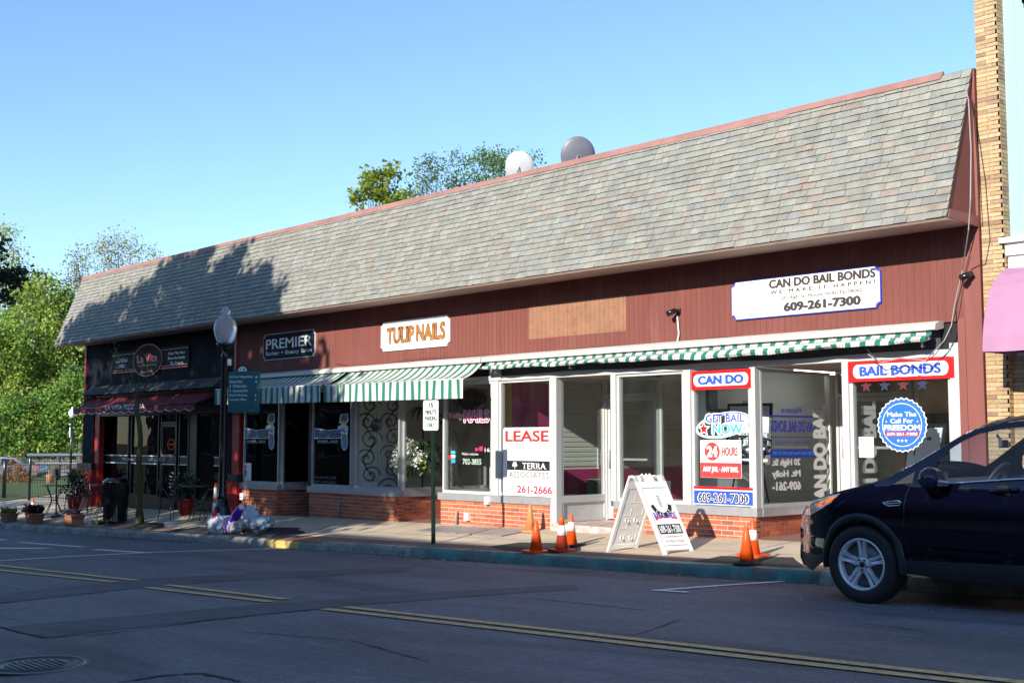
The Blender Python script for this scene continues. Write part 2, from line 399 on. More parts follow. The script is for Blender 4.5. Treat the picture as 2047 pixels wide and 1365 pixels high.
# ---- brick stall risers
def bricks(name, runs, zt, off=0, bw=.2, bh=.0575, mo=.0095, cols=None, mort=None, floor=None, parent=None):
    """runs: (x0,y0,x1,y1) outward normal to the right of travel; bricks laid as blocks on a mortar core"""
    mb = MB(); mc = MB(); r3 = random.Random(11); cols = cols or [(.48, .125, .055), (.54, .16, .07), (.44, .10, .05), (.36, .12, .07), (.50, .14, .06), (.40, .10, .055)]
    for (x0, y0, x1, y1) in runs:
        L = math.hypot(x1-x0, y1-y0); ux, uy = (x1-x0)/L, (y1-y0)/L; nx, ny = uy, -ux
        def W(u, n, z): return (x0+ux*u+nx*n, y0+uy*u+ny*n, z)
        zb = min(zf(x0), zf(x1))-.12 if floor is None else floor
        mc.add([W(0, 0, zb), W(L, 0, zb), W(L, 0, zt), W(0, 0, zt), W(0, -.1, zb), W(L, -.1, zb), W(L, -.1, zt), W(0, -.1, zt)], [(0, 1, 2, 3), (5, 4, 7, 6), (3, 2, 6, 7), (1, 5, 6, 2), (4, 0, 3, 7)])
        z = zt-mo; r = 0
        while z > zb:
            u = -((r % 2)*(bw+mo)/2)
            while u < L:
                a_ = max(.001, u); b_ = min(L-.001, u+bw); u += bw+mo
                if b_-a_ < .02: continue
                k = r3.uniform(.8, 1.18); c = r3.choice(cols); mb.cc = (c[0]*k, c[1]*k, c[2]*k); h = .005+r3.uniform(-.0015, .0015)
                mb.add([W(a_, h, z-bh), W(b_, h, z-bh), W(b_, h, z), W(a_, h, z), W(a_, 0, z-bh), W(b_, 0, z-bh), W(b_, 0, z), W(a_, 0, z)], [(0, 1, 2, 3), (1, 0, 4, 5), (3, 2, 6, 7), (0, 3, 7, 4), (2, 1, 5, 6)])
            z -= bh+mo; r += 1
    o = mb.build(name, M_brick, parent or shop); mc.build('mortar', mort or M_mortar, o); return o
ZS = -1.005
bricks('brick_base', [(-22.85, 0, -21.42, 0), (-21.42, 0, -21.42, 2.0)], ZS)
bricks('brick_base', [(-20.25, 0, -17.36, 0), (-17.36, 0, -17.36, 2.1)], ZS)
bricks('brick_base', [(-16.17, 0, -13.34, 0)], ZS)
bricks('brick_base', [(-12.15, 0, -9.59, 0), (-9.59, 0, -9.59, 1.85)], ZS)
bricks('brick_base', [(-8.22, 0, -6.69, 0)], ZS)
# sills
mb = MB(); sz0, sz1 = -1.01, -.89
for bx_ in ((-22.9, -21.39, -.035, .1), (-20.3, -17.32, -.035, .1), (-16.22, -14.02, -.035, .1), (-12.12, -9.55, -.035, .1), (-8.25, -6.7, -.035, .1), (-14.02, -13.44, -.03, .1), (-21.47, -21.38, .1, 2.0), (-17.41, -17.315, .1, 2.1), (-9.64, -9.545, .1, 1.85)):
    mb = MB(); mb.box(*bx_, sz0, sz1); S(mb, 'sill', M_alu)
# ---- windows: frame + pane (the pane a sub-part)
def window(x0, x1, z0, z1, Y=.02, fr=.045, m=None, g=None, d=.07, name='window', mull=(), label=None):
    mb = MB(); mb.box(x0, x1, Y-.01, Y+d, z0, z0+fr); mb.box(x0, x1, Y-.01, Y+d, z1-fr, z1)
    mb.box(x0, x0+fr, Y-.012, Y+d, z0+fr, z1-fr); mb.box(x1-fr, x1, Y-.012, Y+d, z0+fr, z1-fr)
    for u in mull: mb.box(u-fr/2, u+fr/2, Y-.012, Y+d, z0+fr, z1-fr)
    o = mb.build(name, m or M_alu, shop)
    p = MB(); p.box(x0+fr*.5, x1-fr*.5, Y+.025, Y+.031, z0+fr*.5, z1-fr*.5); p.build('pane', g or M_glass, o)
    if label: o['label'] = label
    return o
def window_x(X, y0, y1, z0, z1, fr=.04, m=None, g=None, name='window', rail=None, panel=None):
    mb = MB(); d = .035
    mb.box(X-d, X+d, y0, y1, z0, z0+fr); mb.box(X-d, X+d, y0, y1, z1-fr, z1); mb.box(X-d, X+d, y0, y0+fr, z0+fr, z1-fr); mb.box(X-d, X+d, y1-fr, y1, z0+fr, z1-fr)
    if rail: mb.box(X-d-.003, X+d+.003, y0, y1, rail[0], rail[1])
    if panel: mb.box(X-.01, X+.012, y0+fr*.9, y1-fr*.9, z0+fr*.9, rail[0]+.01)
    o = mb.build(name, m or M_alu, shop); zb = (rail[1] if rail else z0+fr*.5)
    p = MB(); p.box(X-.003, X+.003, y0+fr*.5, y1-fr*.5, zb, z1-fr*.5); p.build('pane', g or M_glass, o); return o
ZH = .99
# barber shop bay
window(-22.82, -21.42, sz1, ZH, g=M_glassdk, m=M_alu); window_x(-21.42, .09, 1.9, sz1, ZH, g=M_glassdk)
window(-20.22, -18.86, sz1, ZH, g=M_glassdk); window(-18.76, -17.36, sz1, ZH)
mb = MB(); mb.box(-18.86, -18.76, 0, .12, sz1, ZH); S(mb, 'window_post', M_grey)
window_x(-17.36, .09, 1.15, sz1, ZH); window_x(-17.36, 1.19, 2.1, sz1, ZH)
# nail shop
window(-16.14, -14.85, sz1, ZH, m=M_white); window_x(-16.17, .09, 2.1, sz1, ZH, m=M_white)
# vacant shop
window(-14.68, -13.46, sz1, ZH, m=M_white)
for bx_ in ((-14.85, -14.68, -.015, .1, sz1, ZH), (-13.46, -13.32, -.024, .1, zf(-13.4)-.02, ZH), (-12.17, -12.07, -.024, .1, sz1, ZH), (-10.79, -10.66, -.024, .1, sz1, ZH+.06), (-9.65, -9.56, -.024, .09, sz1, ZH), (-8.24, -8.15, -.024, .09, zf(-8.2), ZH), (-6.80, -6.69, -.024, .09, zf(-6.8), ZH+.15)):
    mb = MB(); mb.box(*bx_); S(mb, 'mullion', M_white)
window_x(-13.36, .1, 1.12, -1.27, ZH, rail=(-.97, -.86), panel=-1.0, m=M_white)
window(-12.07, -10.79, sz1, ZH, m=M_white)
window_x(-12.15, .1, 1.12, sz1, ZH, m=M_white)
# bail bond shop
window(-10.66, -9.65, sz1, ZH, m=M_white); window_x(-9.59, .09, 1.8, sz1, ZH-.02, m=M_white)
window(-8.15, -6.80, sz1, ZH, m=M_white); window_x(-8.2, .09, 1.8, sz1, ZH, m=M_white)
def door(x0, x1, Y, z0, z1, m=None, g=None, rail=-.05, label=None, handle=True):
    mb = MB(); f = .06; mb.box(x0-.04, x0, Y-.02, Y+.08, z0-.02, ZH); mb.box(x1, x1+.04, Y-.02, Y+.08, z0-.02, ZH); mb.box(x0, x1, Y-.02, Y+.08, z1, z1+.05); mb.box(x0, x1, Y-.02, Y+.08, ZH-.04, ZH)
    fr = mb.build('door_frame', m or M_alu, shop)
    p = MB(); p.box(x0, x1, Y+.03, Y+.036, z1+.05, ZH-.04); p.build('transom_pane', g or M_glass, fr)
    mb = MB(); mb.box(x0+.01, x0+f, Y-.01, Y+.04, z0, z1-.01); mb.box(x1-f, x1-.01, Y-.01, Y+.04, z0, z1-.01); mb.box(x0+f, x1-f, Y-.01, Y+.04, z1-.07, z1-.01); mb.box(x0+f, x1-f, Y-.01, Y+.04, z0, z0+.2)
    o = mb.build('door', m or M_alu, shop)
    p = MB(); p.box(x0+f, x1-f, Y+.012, Y+.018, z0+.2, z1-.07); p.build('pane', g or M_glass, o)
    if handle:
        h = MB(); h.box(x0+f, x1-f, Y-.045, Y-.02, rail-.015, rail+.02); h.tube([(x0+f+.03, Y-.06, rail-.15), (x0+f+.03, Y-.06, rail+.15)], .012); h.build('handle', M_grey, o)
    if label: o['label'] = label
    return o
door(-13.28, -12.24, 1.12, -1.25, .70, m=M_white, rail=-.3)
door(-9.45, -8.35, 1.84, -1.2, .62, m=M_white, rail=-.1)
door(-21.3, -20.3, 1.95, -1.5, .62, g=M_glassdk)
door(-17.2, -16.25, 2.1, -1.4, .65, m=M_white)
mb = MB(); mb.box(-20.31, -20.22, 0, 2.0, -1.6, ZH); S(mb, 'entry_wall', M_black)
# entry ceilings and floors / steps
for x0, x1, y1 in ((-21.42, -20.25, 2.0), (-17.36, -16.17, 2.15), (-13.36, -12.15, 1.15), (-9.59, -8.2, 1.9)):
    mb = MB(); mb.box(x0, x1, .08, y1, ZH, ZH+.03); S(mb, 'entry_ceiling', M_soffit)
mb = MB(); mb.box(-13.32, -12.0, -.14, 1.2, zf(-13)-.05, -1.275); S(mb, 'entry_step', mat('pink painted step', (.50, .33, .31), .8, amt=.2, stain=(6, (.62, .52, .42), .45, .6)))
for x0, x1, y1, dz in ((-21.42, -20.25, 2.3, .04), (-17.36, -16.17, 2.3, .05), (-9.59, -8.2, 2.0, .06)):
    mb = MB(); mb.add([(x0, 0, zf(x0)+.004), (x1, 0, zf(x1)+.004), (x1, y1, zf(x1)+dz), (x0, y1, zf(x0)+dz)], [(0, 1, 2, 3)]); S(mb, 'entry_floor', mat('red tile floor', (.25, .13, .10), .7, amt=.15))
# ---- interiors
def room(x0, x1, wl, wr, wb, fl, zc=1.12, yb=5.5, zfz=-1.25, name=''):
    mb = MB(); mb.box(x0, x0+.04, .12, yb, zfz, zc); o = S(mb, 'partition_wall', wl)
    mb = MB(); mb.box(x1-.04, x1, .12, yb, zfz, zc); S(mb, 'partition_wall', wr)
    mb = MB(); mb.box(x0, x1, yb, yb+.05, zfz, zc); S(mb, 'back_wall', wb)
    mb = MB(); mb.box(x0, x1, .12 if zfz < -1.3 else 2.3, yb, zfz-.03, zfz); S(mb, 'floor', fl)
    mb = MB(); mb.box(x0, x1, .11, yb, zc, zc+.03); S(mb, 'ceiling', wb)
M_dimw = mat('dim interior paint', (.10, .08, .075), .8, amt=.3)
M_slat = mat('grey slatwall', (.74, .77, .73), .55, amt=.05)
M_mag = mat('magenta wall paint', (.45, .04, .16), .7, amt=.12)
M_och = mat('ochre paint', (.55, .30, .04), .6, amt=.08)
M_blue = mat('pale blue grey wall', (.50, .56, .60), .7, amt=.05)
M_tan = mat('tan wall', (.66, .52, .42), .8, amt=.1)
M_gboard = mat('green black board', (.035, .045, .035), .5, amt=.3)
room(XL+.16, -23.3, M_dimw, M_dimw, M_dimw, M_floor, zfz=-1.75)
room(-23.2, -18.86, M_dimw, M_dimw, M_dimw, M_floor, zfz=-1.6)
room(-18.8, -14.95, M_plaster, M_blue, M_tan, M_floor, zfz=-1.3)
room(-14.9, -10.82, M_slat, M_slat, M_slat, M_floor, zfz=-1.2)
room(-10.78, -6.72, M_blue, M_tan, M_tan, M_floor, zfz=-1.15)
# slatwall boards on the left partition of the vacant shop
mb = MB(); z = .98
while z > -.45:
    mb.ext([(-14.858, 1.35, z), (-14.848, 1.35, z-.008), (-14.848, 1.35, z-.066), (-14.858, 1.35, z-.074)], (0, 4.1, 0))
    mb.ext([(-14.8, 5.48, z), (-14.8, 5.45, z-.008), (-14.8, 5.45, z-.066), (-14.8, 5.48, z-.074)], (4.0, 0, 0)); z -= .085
for yy in (2.55, 3.85): mb.box(-14.849, -14.84, yy, yy+.02, -.5, .98)
S(mb, 'slat_panel', M_slat)
mb = MB(); mb.box(-14.859, -14.84, .13, 1.3, -.9, .98); mb.box(-14.86, -14.835, 1.3, 5.4, -1.19, -.5); mb.box(-14.8, -10.9, 5.42, 5.46, -1.19, -.5); mb.box(-10.9, -10.86, .2, 5.4, -1.19, -.55); S(mb, 'painted_dado', M_mag)
for bx_ in ((-14.838, -14.82, .12, .42, -.88, .98), (-10.98, -10.86, .3, .36, -.88, .9)):
    mb = MB(); mb.box(*bx_); S(mb, 'ochre_post', M_och)
for bx_ in ((-14.8, -13.45, .12, 1.1, -.93, -.89), (-12.1, -10.85, .12, 1.1, -.93, -.89), (-16.1, -14.95, .12, 1.0, -.93, -.89), (-18.74, -17.42, .12, 1.2, -.93, -.89), (-10.65, -9.65, .12, 1.3, -.93, -.89), (-8.1, -6.8, .12, 1.0, -.93, -.89),):
    mb = MB(); mb.box(*bx_); S(mb, 'display_shelf', mat('display shelf', (.62, .64, .62), .5, amt=.1))
# dark stretch of board and light fitting inside the bail bond shop
mb = MB(); mb.box(-10.4, -7.4, 5.40, 5.44, -.9, .45); S(mb, 'notice_board', M_gboard)
mb = MB(); mb.box(-9.9, -9.75, 1.4, 2.9, .98, 1.06); S(mb, 'strip_light', mat('lamp tube', (.8, .8, .78), .4, emis=((1, .97, .9), 3)))
# ---- pizza shop front
Yp = .2
def zpx(x, y, Y=0): return onY(x, y, Y).z
for bx_ in ((XL+.02, -30.27, -.04, .12, -.6, 1.2), (-23.72, -23.26, -.04, .12, -.75, 1.2),):
    mb = MB(); mb.box(*bx_); S(mb, 'pilaster', M_sidingdk)
for bx_ in ((-30.25, -29.98, -.02, .12, -1.75, 1.2), (-23.26, -22.95, -.03, .12, -.85, 1.2), (XL-.08, -30.22, -.08, .12, -1.9, -.74), (-23.75, -22.92, -.08, .12, -1.75, -.86),):
    mb = MB(); mb.box(*bx_); S(mb, 'red_pillar', M_redpil)
for bx_ in ((XL-.12, -30.18, -.12, .1, -.74, -.58), (-23.8, -22.86, -.12, .1, -.86, -.72),):
    mb = MB(); mb.box(*bx_); S(mb, 'pilaster_cap', M_blackp)
mb = MB(); mb.box(-30.3, -23.7, -.01, .3, .62, 1.2); mb.box(-30.0, -23.72, Yp, Yp+.1, -1.75, -1.35); S(mb, 'black_fascia', M_blackp)
for (xa, xb_) in ((200, 258), (262, 318)):
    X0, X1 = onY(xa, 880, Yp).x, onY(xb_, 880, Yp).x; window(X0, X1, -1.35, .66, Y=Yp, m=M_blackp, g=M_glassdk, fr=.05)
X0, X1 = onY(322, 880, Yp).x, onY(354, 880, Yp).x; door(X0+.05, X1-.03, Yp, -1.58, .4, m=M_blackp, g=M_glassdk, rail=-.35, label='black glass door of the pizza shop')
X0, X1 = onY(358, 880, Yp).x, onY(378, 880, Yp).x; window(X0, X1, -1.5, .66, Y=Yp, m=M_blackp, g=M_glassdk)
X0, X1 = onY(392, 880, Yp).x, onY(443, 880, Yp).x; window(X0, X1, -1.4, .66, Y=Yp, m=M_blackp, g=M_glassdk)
mb = MB(); mb.box(onY(379, 880, Yp).x, X0, Yp, Yp+.1, -1.7, .66); S(mb, 'dark_pier', M_blackp)
# curtains inside the last pane
mb = MB(); mb.smooth = True
for k in range(14):
    x = X0+.1+k*(X1-X0-.2)/14; mb.cc = [(.25, .2, .2), (.12, .08, .08), (.1, .12, .3), (.2, .05, .05)][k % 4]; mb.tube([(x, Yp+.25, -.9), (x, Yp+.25, .55)], .05, 6)
mb.smooth = False; mb.cc = (1, 1, 1); S(mb, 'curtain', mat('curtain cloth', (1, 1, 1), .8, attr=True))
# bands across the glass
for (xa, xb_) in ((200, 258), (262, 318), (323, 353), (359, 377), (427, 441)):
    X0, X1 = onY(xa, 880, Yp).x+.05, onY(xb_, 880, Yp).x-.05
    for z in (-.37, -.56): mb = MB(); mb.box(X0, X1, Yp-.012, Yp-.006, z-.012, z+.012); S(mb, 'glass_stripe', M_whink)
    mb = MB(); mb.box(X0, X1, Yp-.004, Yp-.001, -.55, -.38); S(mb, 'glass_band', M_black)
mb = MB(); word_letters(mb, 'We Deliver', planeY(-29.05, -28.35, -.50, -.42, Yp-.009)); S(mb, 'glass_lettering', M_whink)
mb = MB(); word_letters(mb, '609-267-9957', planeY(-27.6, -26.75, -.50, -.42, Yp-.009)); S(mb, 'glass_lettering', M_whink)
mb = MB()
for i, w in enumerate(['Hours', 'Mon-Thurs', '11:00am-10:00pm', 'Fri & Sat', '11:00am-11:00pm', 'Sun', '12:00pm-9pm']):
    word_letters(mb, w, planeY(-26.5+.1*(len(w) < 8), -26.15-.1*(len(w) < 8), -.78-i*.085, -.73-i*.085, Yp-.009))
S(mb, 'glass_lettering', M_whink)
# small shingled pent over the red awning
mb = MB(); r2 = random.Random(5)
for r in range(3):
    x = -30.5; za = 1.17+r*.075; ya = -.3+r*.09
    while x < -23.62:
        w = r2.choice([.2, .26, .32]); xe = min(-23.62, x+w); k = r2.uniform(.8, 1.15); mb.cc = (.07*k, .072*k, .078*k)
        mb.add([(x, ya-.012, za), (xe-.005, ya-.012, za), (xe-.005, ya+.09, za+.078), (x, ya+.09, za+.078), (x, ya, za-.012), (xe-.005, ya, za-.012)], [(0, 1, 2, 3), (4, 5, 1, 0)]); x = xe
mb.cc = (.05, .05, .05); mb.ext([(-30.5, -.3, 1.16), (-30.5, 0, 1.16), (-30.5, 0, 1.38)], (6.88, 0, 0))
mb.cc = (1, 1, 1); S(mb, 'pent_roof', M_shingle)
# little fittings on the brick: outlet boxes and pipes
for px, py, w, h in ((488, 992, .13, .14), (977, 1000, .08, .13), (937, 1032, .09, .13)):
    mb = MB(); p = onY(px, py); mb.box(p.x-w/2, p.x+w/2, -.07, .0, p.z-h/2, p.z+h/2); S(mb, 'outlet_box', M_whink)
for px, y0, y1 in ((681, 1006, 1035), (917, 1024, 1050)):
    mb = MB(); p = onY(px, y0); q = onY(px, y1); mb.tube([(p.x, -.02, p.z), (p.x, -.05, p.z), (p.x, -.055, p.z-.02), (p.x, -.055, q.z)], .018, 8); S(mb, 'pipe', M_grey)
# cables
mb = MB()
def cable(mbx, pts, r=.008, Y=-.05):
    P = [onY(p[0], p[1], p[2] if len(p) > 2 else Y) for p in pts]; mbx.tube(P, r, 5)
cable(mb, [(670, 726), (700, 731), (760, 728), (840, 716), (960, 712), (1060, 709), (1150, 697), (1250, 690), (1340, 684), (1440, 674), (1560, 671), (1660, 657), (1690, 657), (1715, 674, -.2), (1740, 706, -.25), (1765, 731, -.25), (1800, 742, -.22), (1840, 733, -.22), (1870, 708, -.22), (1898, 672, -.2), (1925, 560), (1948, 470)], .0045)
cable(mb, [(1960, 445, -.1), (1952, 300, -.1), (1944, 200, -.1)], .006)
S(mb, 'cable', M_wire)
mb = MB(); cable(mb, [(1920, 148, -.05), (1928, 170, -.12), (1936, 200, -.3), (1941, 300, -.6), (1940, 400, -.8), (1936, 460, -.7), (1924, 540, -.1), (1908, 610, -.06), (1902, 650, -.22), (1888, 680, -.25), (1850, 720, -.24), (1800, 716, -.23), (1760, 724, -.23), (1735, 708, -.23)], .007); S(mb, 'cable', M_wireg)
# ================================================================== AWNINGS
M_stripe = mat('striped canvas', (1, 1, 1), .75, attr=True, amt=.08, scale=3, stain=(7, (.45, .42, .36), .66, .85))
GRN, WHT, LIN = (.018, .17, .12), (.64, .62, .57), (.22, .09, .07)
def stripes(L, per=.2):
    out = []; x = 0
    while x < L-1e-5:
        for w, c in ((.082, GRN), (.03, WHT), (.006, LIN), (.046, WHT), (.006, LIN), (.03, WHT)):
            if x+w > L: w = L-x
            if w > 1e-4: out.append((x, x+w, c))
            x += w
            if x >= L-1e-6: break
    return out
def awning(label, T0, T1, F0, F1, drop):
    T0, T1, F0, F1 = map(Vector, (T0, T1, F0, F1)); L = (F1-F0).length
    aw = thing('striped_awning', label, 'awning', ((T0.x+T1.x)/2, -.02, 1.2), 'striped green and white shop awnings')
    mb = MB(); mv = MB(); nr = 6
    for a, b, c in stripes(L):
        mb.cc = mv.cc = c
        def P(u, v):
            t = T0.lerp(T1, u/L); f = F0.lerp(F1, u/L); p = t.lerp(f, v); p.z -= .05*math.sin(PI*v)*(1+.3*math.sin(u*3)); return p
        for j in range(nr): mb.add([P(a, (j+1)/nr), P(b, (j+1)/nr), P(b, j/nr), P(a, j/nr)], [(0, 1, 2, 3)])
        def V(u, v):
            p = F0.lerp(F1, u/L); w = math.sin(u*17)*.012*v+math.sin(u*5.3)*.012*v; return Vector((p.x, p.y-.006+w, p.z-drop*v))
        for j in range(3): mv.add([V(a, (j+1)/3), V(b, (j+1)/3), V(b, j/3), V(a, j/3)], [(0, 1, 2, 3)])
    mb.build('canopy', M_stripe, aw); mv.build('valance', M_stripe, aw)
    f = MB(); f.tube([F0+Vector((0, .02, 0)), F1+Vector((0, .02, 0))], .018, 8)
    for k in (.04, .96):
        t = T0.lerp(T1, k); g = F0.lerp(F1, k); f.tube([t+Vector((0, 0, -.25)), (t+g)/2+Vector((.25*(1 if k < .5 else -1), 0, -.14)), g+Vector((0, .02, -.01))], .016, 6)
    f.build('frame', M_alu, aw); return aw
ya = -.74
a0 = onY(648, 770, ya); a1 = onY(926, 757, ya)
awning('green and white striped awning over the white display window, extended', (-18.72, -.14, 1.285), (-14.93, -.14, 1.285), a0, a1, .315)
b0 = onY(430, 779, ya); b1 = onY(641, 770, ya)
awning('green and white striped awning over the barber shop door, in tree shade', (-22.6, -.14, 1.285), (-18.86, -.14, 1.285), b0, b1, .315)
# the retracted one: crumpled folds under the hood
aw = thing('striped_awning', 'retracted crumpled green and white awning above the vacant shop and bail bond windows', 'awning', (-10.8, -.02, 1.2), 'striped green and white shop awnings')
mb = MB(); X0, X1 = -14.8, -6.93; r2 = random.Random(9)
def wob(x, s): return math.sin(x*1.9+s)*.5+math.sin(x*4.7+s*2)*.35+math.sin(x*11+s)*.25
for a, b, c in stripes(X1-X0, .2):
    mb.cc = c
    def P(u, k):
        x = X0+u; w = wob(x, k*.9); drop = .02*math.sin(x*.8)
        tab = [(-.17, 1.272), (-.20, 1.235), (-.23, 1.215+.012*w), (-.32+.02*w, 1.20+.012*w+drop*.4), (-.35+.02*w, 1.165+.014*w+drop*.6), (-.33+.015*w, 1.135+.018*w+drop), (-.27, 1.15+drop)]
        return (x+.012*w, tab[k][0], tab[k][1])
    for j in range(6): mb.add([P(a, j+1), P(b, j+1), P(b, j), P(a, j)], [(0, 1, 2, 3)])
mb.build('canopy', M_stripe, aw)
mb = MB(); mb.tube([(X0, -.24, 1.20), (X1, -.24, 1.20)], .03, 8)
for x in (-14.6, -12.9, -9.9, -7.1): mb.tube([(x, -.02, 1.12), (x+.05, -.2, 1.10), (x+.08, -.24, 1.19)], .012, 6)
mb.build('frame', M_alu, aw)
mb = MB(); mb.box(X0+.15, X1+.02, -.016, .0, 1.05, 1.29); mb.build('backing', mat('awning box shadow', (.045, .045, .06), .6, amt=.2), aw)  # dark strip standing in for the shade behind the folded awning
# red awning of the pizza shop
yr = -.7
r0 = onY(146, 829, yr); r1 = onY(389, 815, yr)
aw = thing('red_awning', 'dark red scalloped awning with white pizzeria lettering over the far left shop', 'awning', ((r0.x+r1.x)/2, 0, 1.0))
M_redcan = mat('dark red canvas', (.14, .010, .016), .8, amt=.12, scale=5)
mb = MB(); n = 48; FR0 = Vector((r0.x, yr, .80)); FR1 = Vector((r1.x, yr, .80)); TT0 = Vector((-30.5, -.06, 1.10)); TT1 = Vector((-23.75, -.06, 1.12)); mb.smooth = True
for i in range(n):
    for j in range(6):
        def P(u, v):
            p = TT0.lerp(TT1, u).lerp(FR0.lerp(FR1, u), v); p.z -= .05*math.sin(PI*v)+.012*math.sin(u*44)*v; return p
        mb.add([P(i/n, (j+1)/6), P((i+1)/n, (j+1)/6), P((i+1)/n, j/6), P(i/n, j/6)], [(0, 1, 2, 3)])
mb.build('canopy', M_redcan, aw)
mb = MB(); ns_ = 14; mw = MB()
for i in range(ns_*6):
    u0 = i/(ns_*6); u1 = (i+1)/(ns_*6)
    h = lambda u: .10+.05*abs(math.sin(PI*ns_*u))
    a_ = FR0.lerp(FR1, u0); b_ = FR0.lerp(FR1, u1)
    mb.add([a_+Vector((0, -.004, -h(u0))), b_+Vector((0, -.004, -h(u1))), b_, a_], [(0, 1, 2, 3)])
    mw.tube([a_+Vector((0, -.006, -h(u0))), b_+Vector((0, -.006, -h(u1)))], .006, 4)
va = mb.build('valance', M_redcan, aw); mw.build('piping', M_whink, va)
mb = MB(); word_letters(mb, 'LA VITA PIZZERIA', lambda u, v: (FR0.x+(FR1.x-FR0.x)*(.30+.33*u), yr-.012-0*v, .735+.115*v), slab=True)
mb.build('lettering', M_whink, aw)
mb = MB(); mb.tube([FR0, FR1], .015, 6); mb.tube([TT0, FR0], .015, 6); mb.tube([TT1, FR1], .015, 6); mb.build('frame', M_blackp, aw)

# ================================================================== SIGNS ON THE FACADE
def notched(x0, x1, z0, z1, r, n=5):
    P = []
    for cx, cz, a0 in ((x0, z0, 90), (x1, z0, 180), (x1, z1, 270), (x0, z1, 0)):
        pts = [(cx+r*math.cos(R(a0-90*k/n)), cz+r*math.sin(R(a0-90*k/n))) for k in range(n+1)]
        P += pts
    return P
def signboard(name, label, box, r, m, edge=None, th=.035, Y=-.03):
    x0, x1, z0, z1 = box
    t = thing(name, label, 'sign', ((x0+x1)/2, Y, z0))
    mb = MB(); pts = notched(x0, x1, z0, z1, r); mb.ext([(x, Y, z) for x, z in pts][::-1], (0, th-.006, 0)); o = mb.build('panel', edge or m, t)
    mb = MB(); e = .012; pts = notched(x0+e, x1-e, z0+e, z1-e, r+e*.4); mb.ext([(x, Y-.004, z) for x, z in pts][::-1], (0, .0035, 0)); mb.build('face', m, t)
    return t
def star(mb, cx, cz, r, Y, inner=.42):
    p = []
    for k in range(10):
        a = PI/2+k*PI/5; q = r if k % 2 == 0 else r*inner; p.append((cx+q*math.cos(a), Y, cz+q*math.sin(a)))
    mb.poly(p[::-1])
# bail bonds board
bx = pbox((1462, 568), (1762, 528), (1764, 615), (1468, 641)); x0, x1, z0, z1 = bx
s = signboard('shop_sign', 'long white bail bonds board with notched corners under the right end of the roof', bx, .06, M_pw, edge=M_blueink)
Y = -.037
def tp(s_, par, pts, m, Y=Y, **k):
    b = pbox(*pts, Y=Y); return lettering(par, s_, planeY(b[0], b[1], b[2], b[3], Y), m, **k)
tp('CAN DO BAIL BONDS', s, ((1538, 561), (1749, 536), (1749, 553), (1538, 577)), M_ink, bold=.05, slab=True)
tp('WE MAKE IT HAPPEN!', s, ((1540, 581), (1749, 559), (1749, 567), (1540, 588)), M_ink, bold=.03, space=1.7)
tp('20 High St. Mount Holly, NJ 08060', s, ((1562, 593), (1724, 575), (1724, 585), (1562, 601)), M_ink, bold=.018)
tp('609-261-7300', s, ((1568, 606), (1719, 591), (1719, 609), (1568, 621)), M_ink, bold=.06)
# nail shop board
bx = pbox((763, 645), (900, 630), (902, 692), (765, 702))
s = signboard('shop_sign', 'white nail salon board with orange gold western letters above the extended awning', bx, .07, M_pw)
x0, x1, z0, z1 = bx
mb = MB()
for o_ in (.03,):
    pts = notched(x0+.035, x1-.035, z0+.035, z1-.035, .08)
    for i in range(len(pts)): mb.tube([(pts[i][0], Y, pts[i][1]), (pts[(i+1) % len(pts)][0], Y, pts[(i+1) % len(pts)][1])], .004, 4)
mb.build('border', M_grey, s)
M_gold = mat('orange gold letters', (.40, .19, .04), .5, amt=.25, scale=3, stain=(5, (.30, .07, .03), .45, .6))
for w, pts in (('TULIP', ((774, 658), (827, 652), (827, 682), (774, 687))), ('NAILS', ((833, 650), (889, 644), (889, 676), (833, 681)))):
    tp(w, s, pts, M_ink, Y=-.0365, bold=.062, slab=True); tp(w, s, pts, M_gold, Y=-.039, bold=.035, slab=True)
# barber board
bx = pbox((530, 668), (631, 660), (633, 713), (528, 720))
s = signboard('shop_sign', 'black barber and beauty salon board with white lettering', bx, .06, mat('black sign face', (.010, .012, .024), .6, amt=.1, spec=.12), edge=M_whink)
tp('PREMIER', s, ((532, 679), (623, 670), (623, 690), (532, 698)), M_whink, bold=.02)
tp('Barber + Beauty Salon', s, ((532, 703), (623, 695), (623, 706), (532, 713)), M_whink)
# pizza board: two wings and an oval
x0, x1, z0, z1 = pbox((226, 707), (381, 687), (381, 732), (228, 748))
s = thing('shop_sign', 'dark pizzeria board with red rimmed oval in its middle, above the pizza shop', 'sign', ((x0+x1)/2, -.03, z0))
M_psign = mat('dark maroon sign face', (.014, .011, .016), .6, amt=.15, spec=.12)
mb = MB(); mb.ext([(x, -.035, z) for x, z in notched(x0, x1, z0, z1, .07)][::-1], (0, .03, 0)); mb.build('panel', M_psign, s)
mb = MB()
for z in (z0+.07, z1-.07):
    for k in range(44):
        u = k/43
        if .36 < u < .62: continue
        mb.box(x0+.1+(x1-x0-.2)*u, x0+.13+(x1-x0-.2)*u, -.038, -.0355, z-.01, z+.01)
mb.build('border', M_whink, s)
mb = MB(); mb.box(x0+.05, x1-.05, -.037, -.0352, z0+.0, z0+.03); mb.build('red_edge', M_redink, s)
cx = onY(299, 720).x; cz = onY(299, 720).z; rx = .78; rz = .40
ov = lambda k, e=0: (cx+(rx-e)*math.cos(2*PI*k/40), 0, cz+(rz-e)*math.sin(2*PI*k/40))
mb = MB(); mb.ext([(ov(k)[0], -.06, ov(k)[2]) for k in range(40)][::-1], (0, .025, 0)); mb.build('oval_rim', mat('dull red rim', (.30, .05, .06), .4), s)
mb = MB(); mb.ext([(ov(k, .035)[0], -.064, ov(k, .035)[2]) for k in range(40)][::-1], (0, .004, 0)); mb.build('oval_face', M_psign, s)
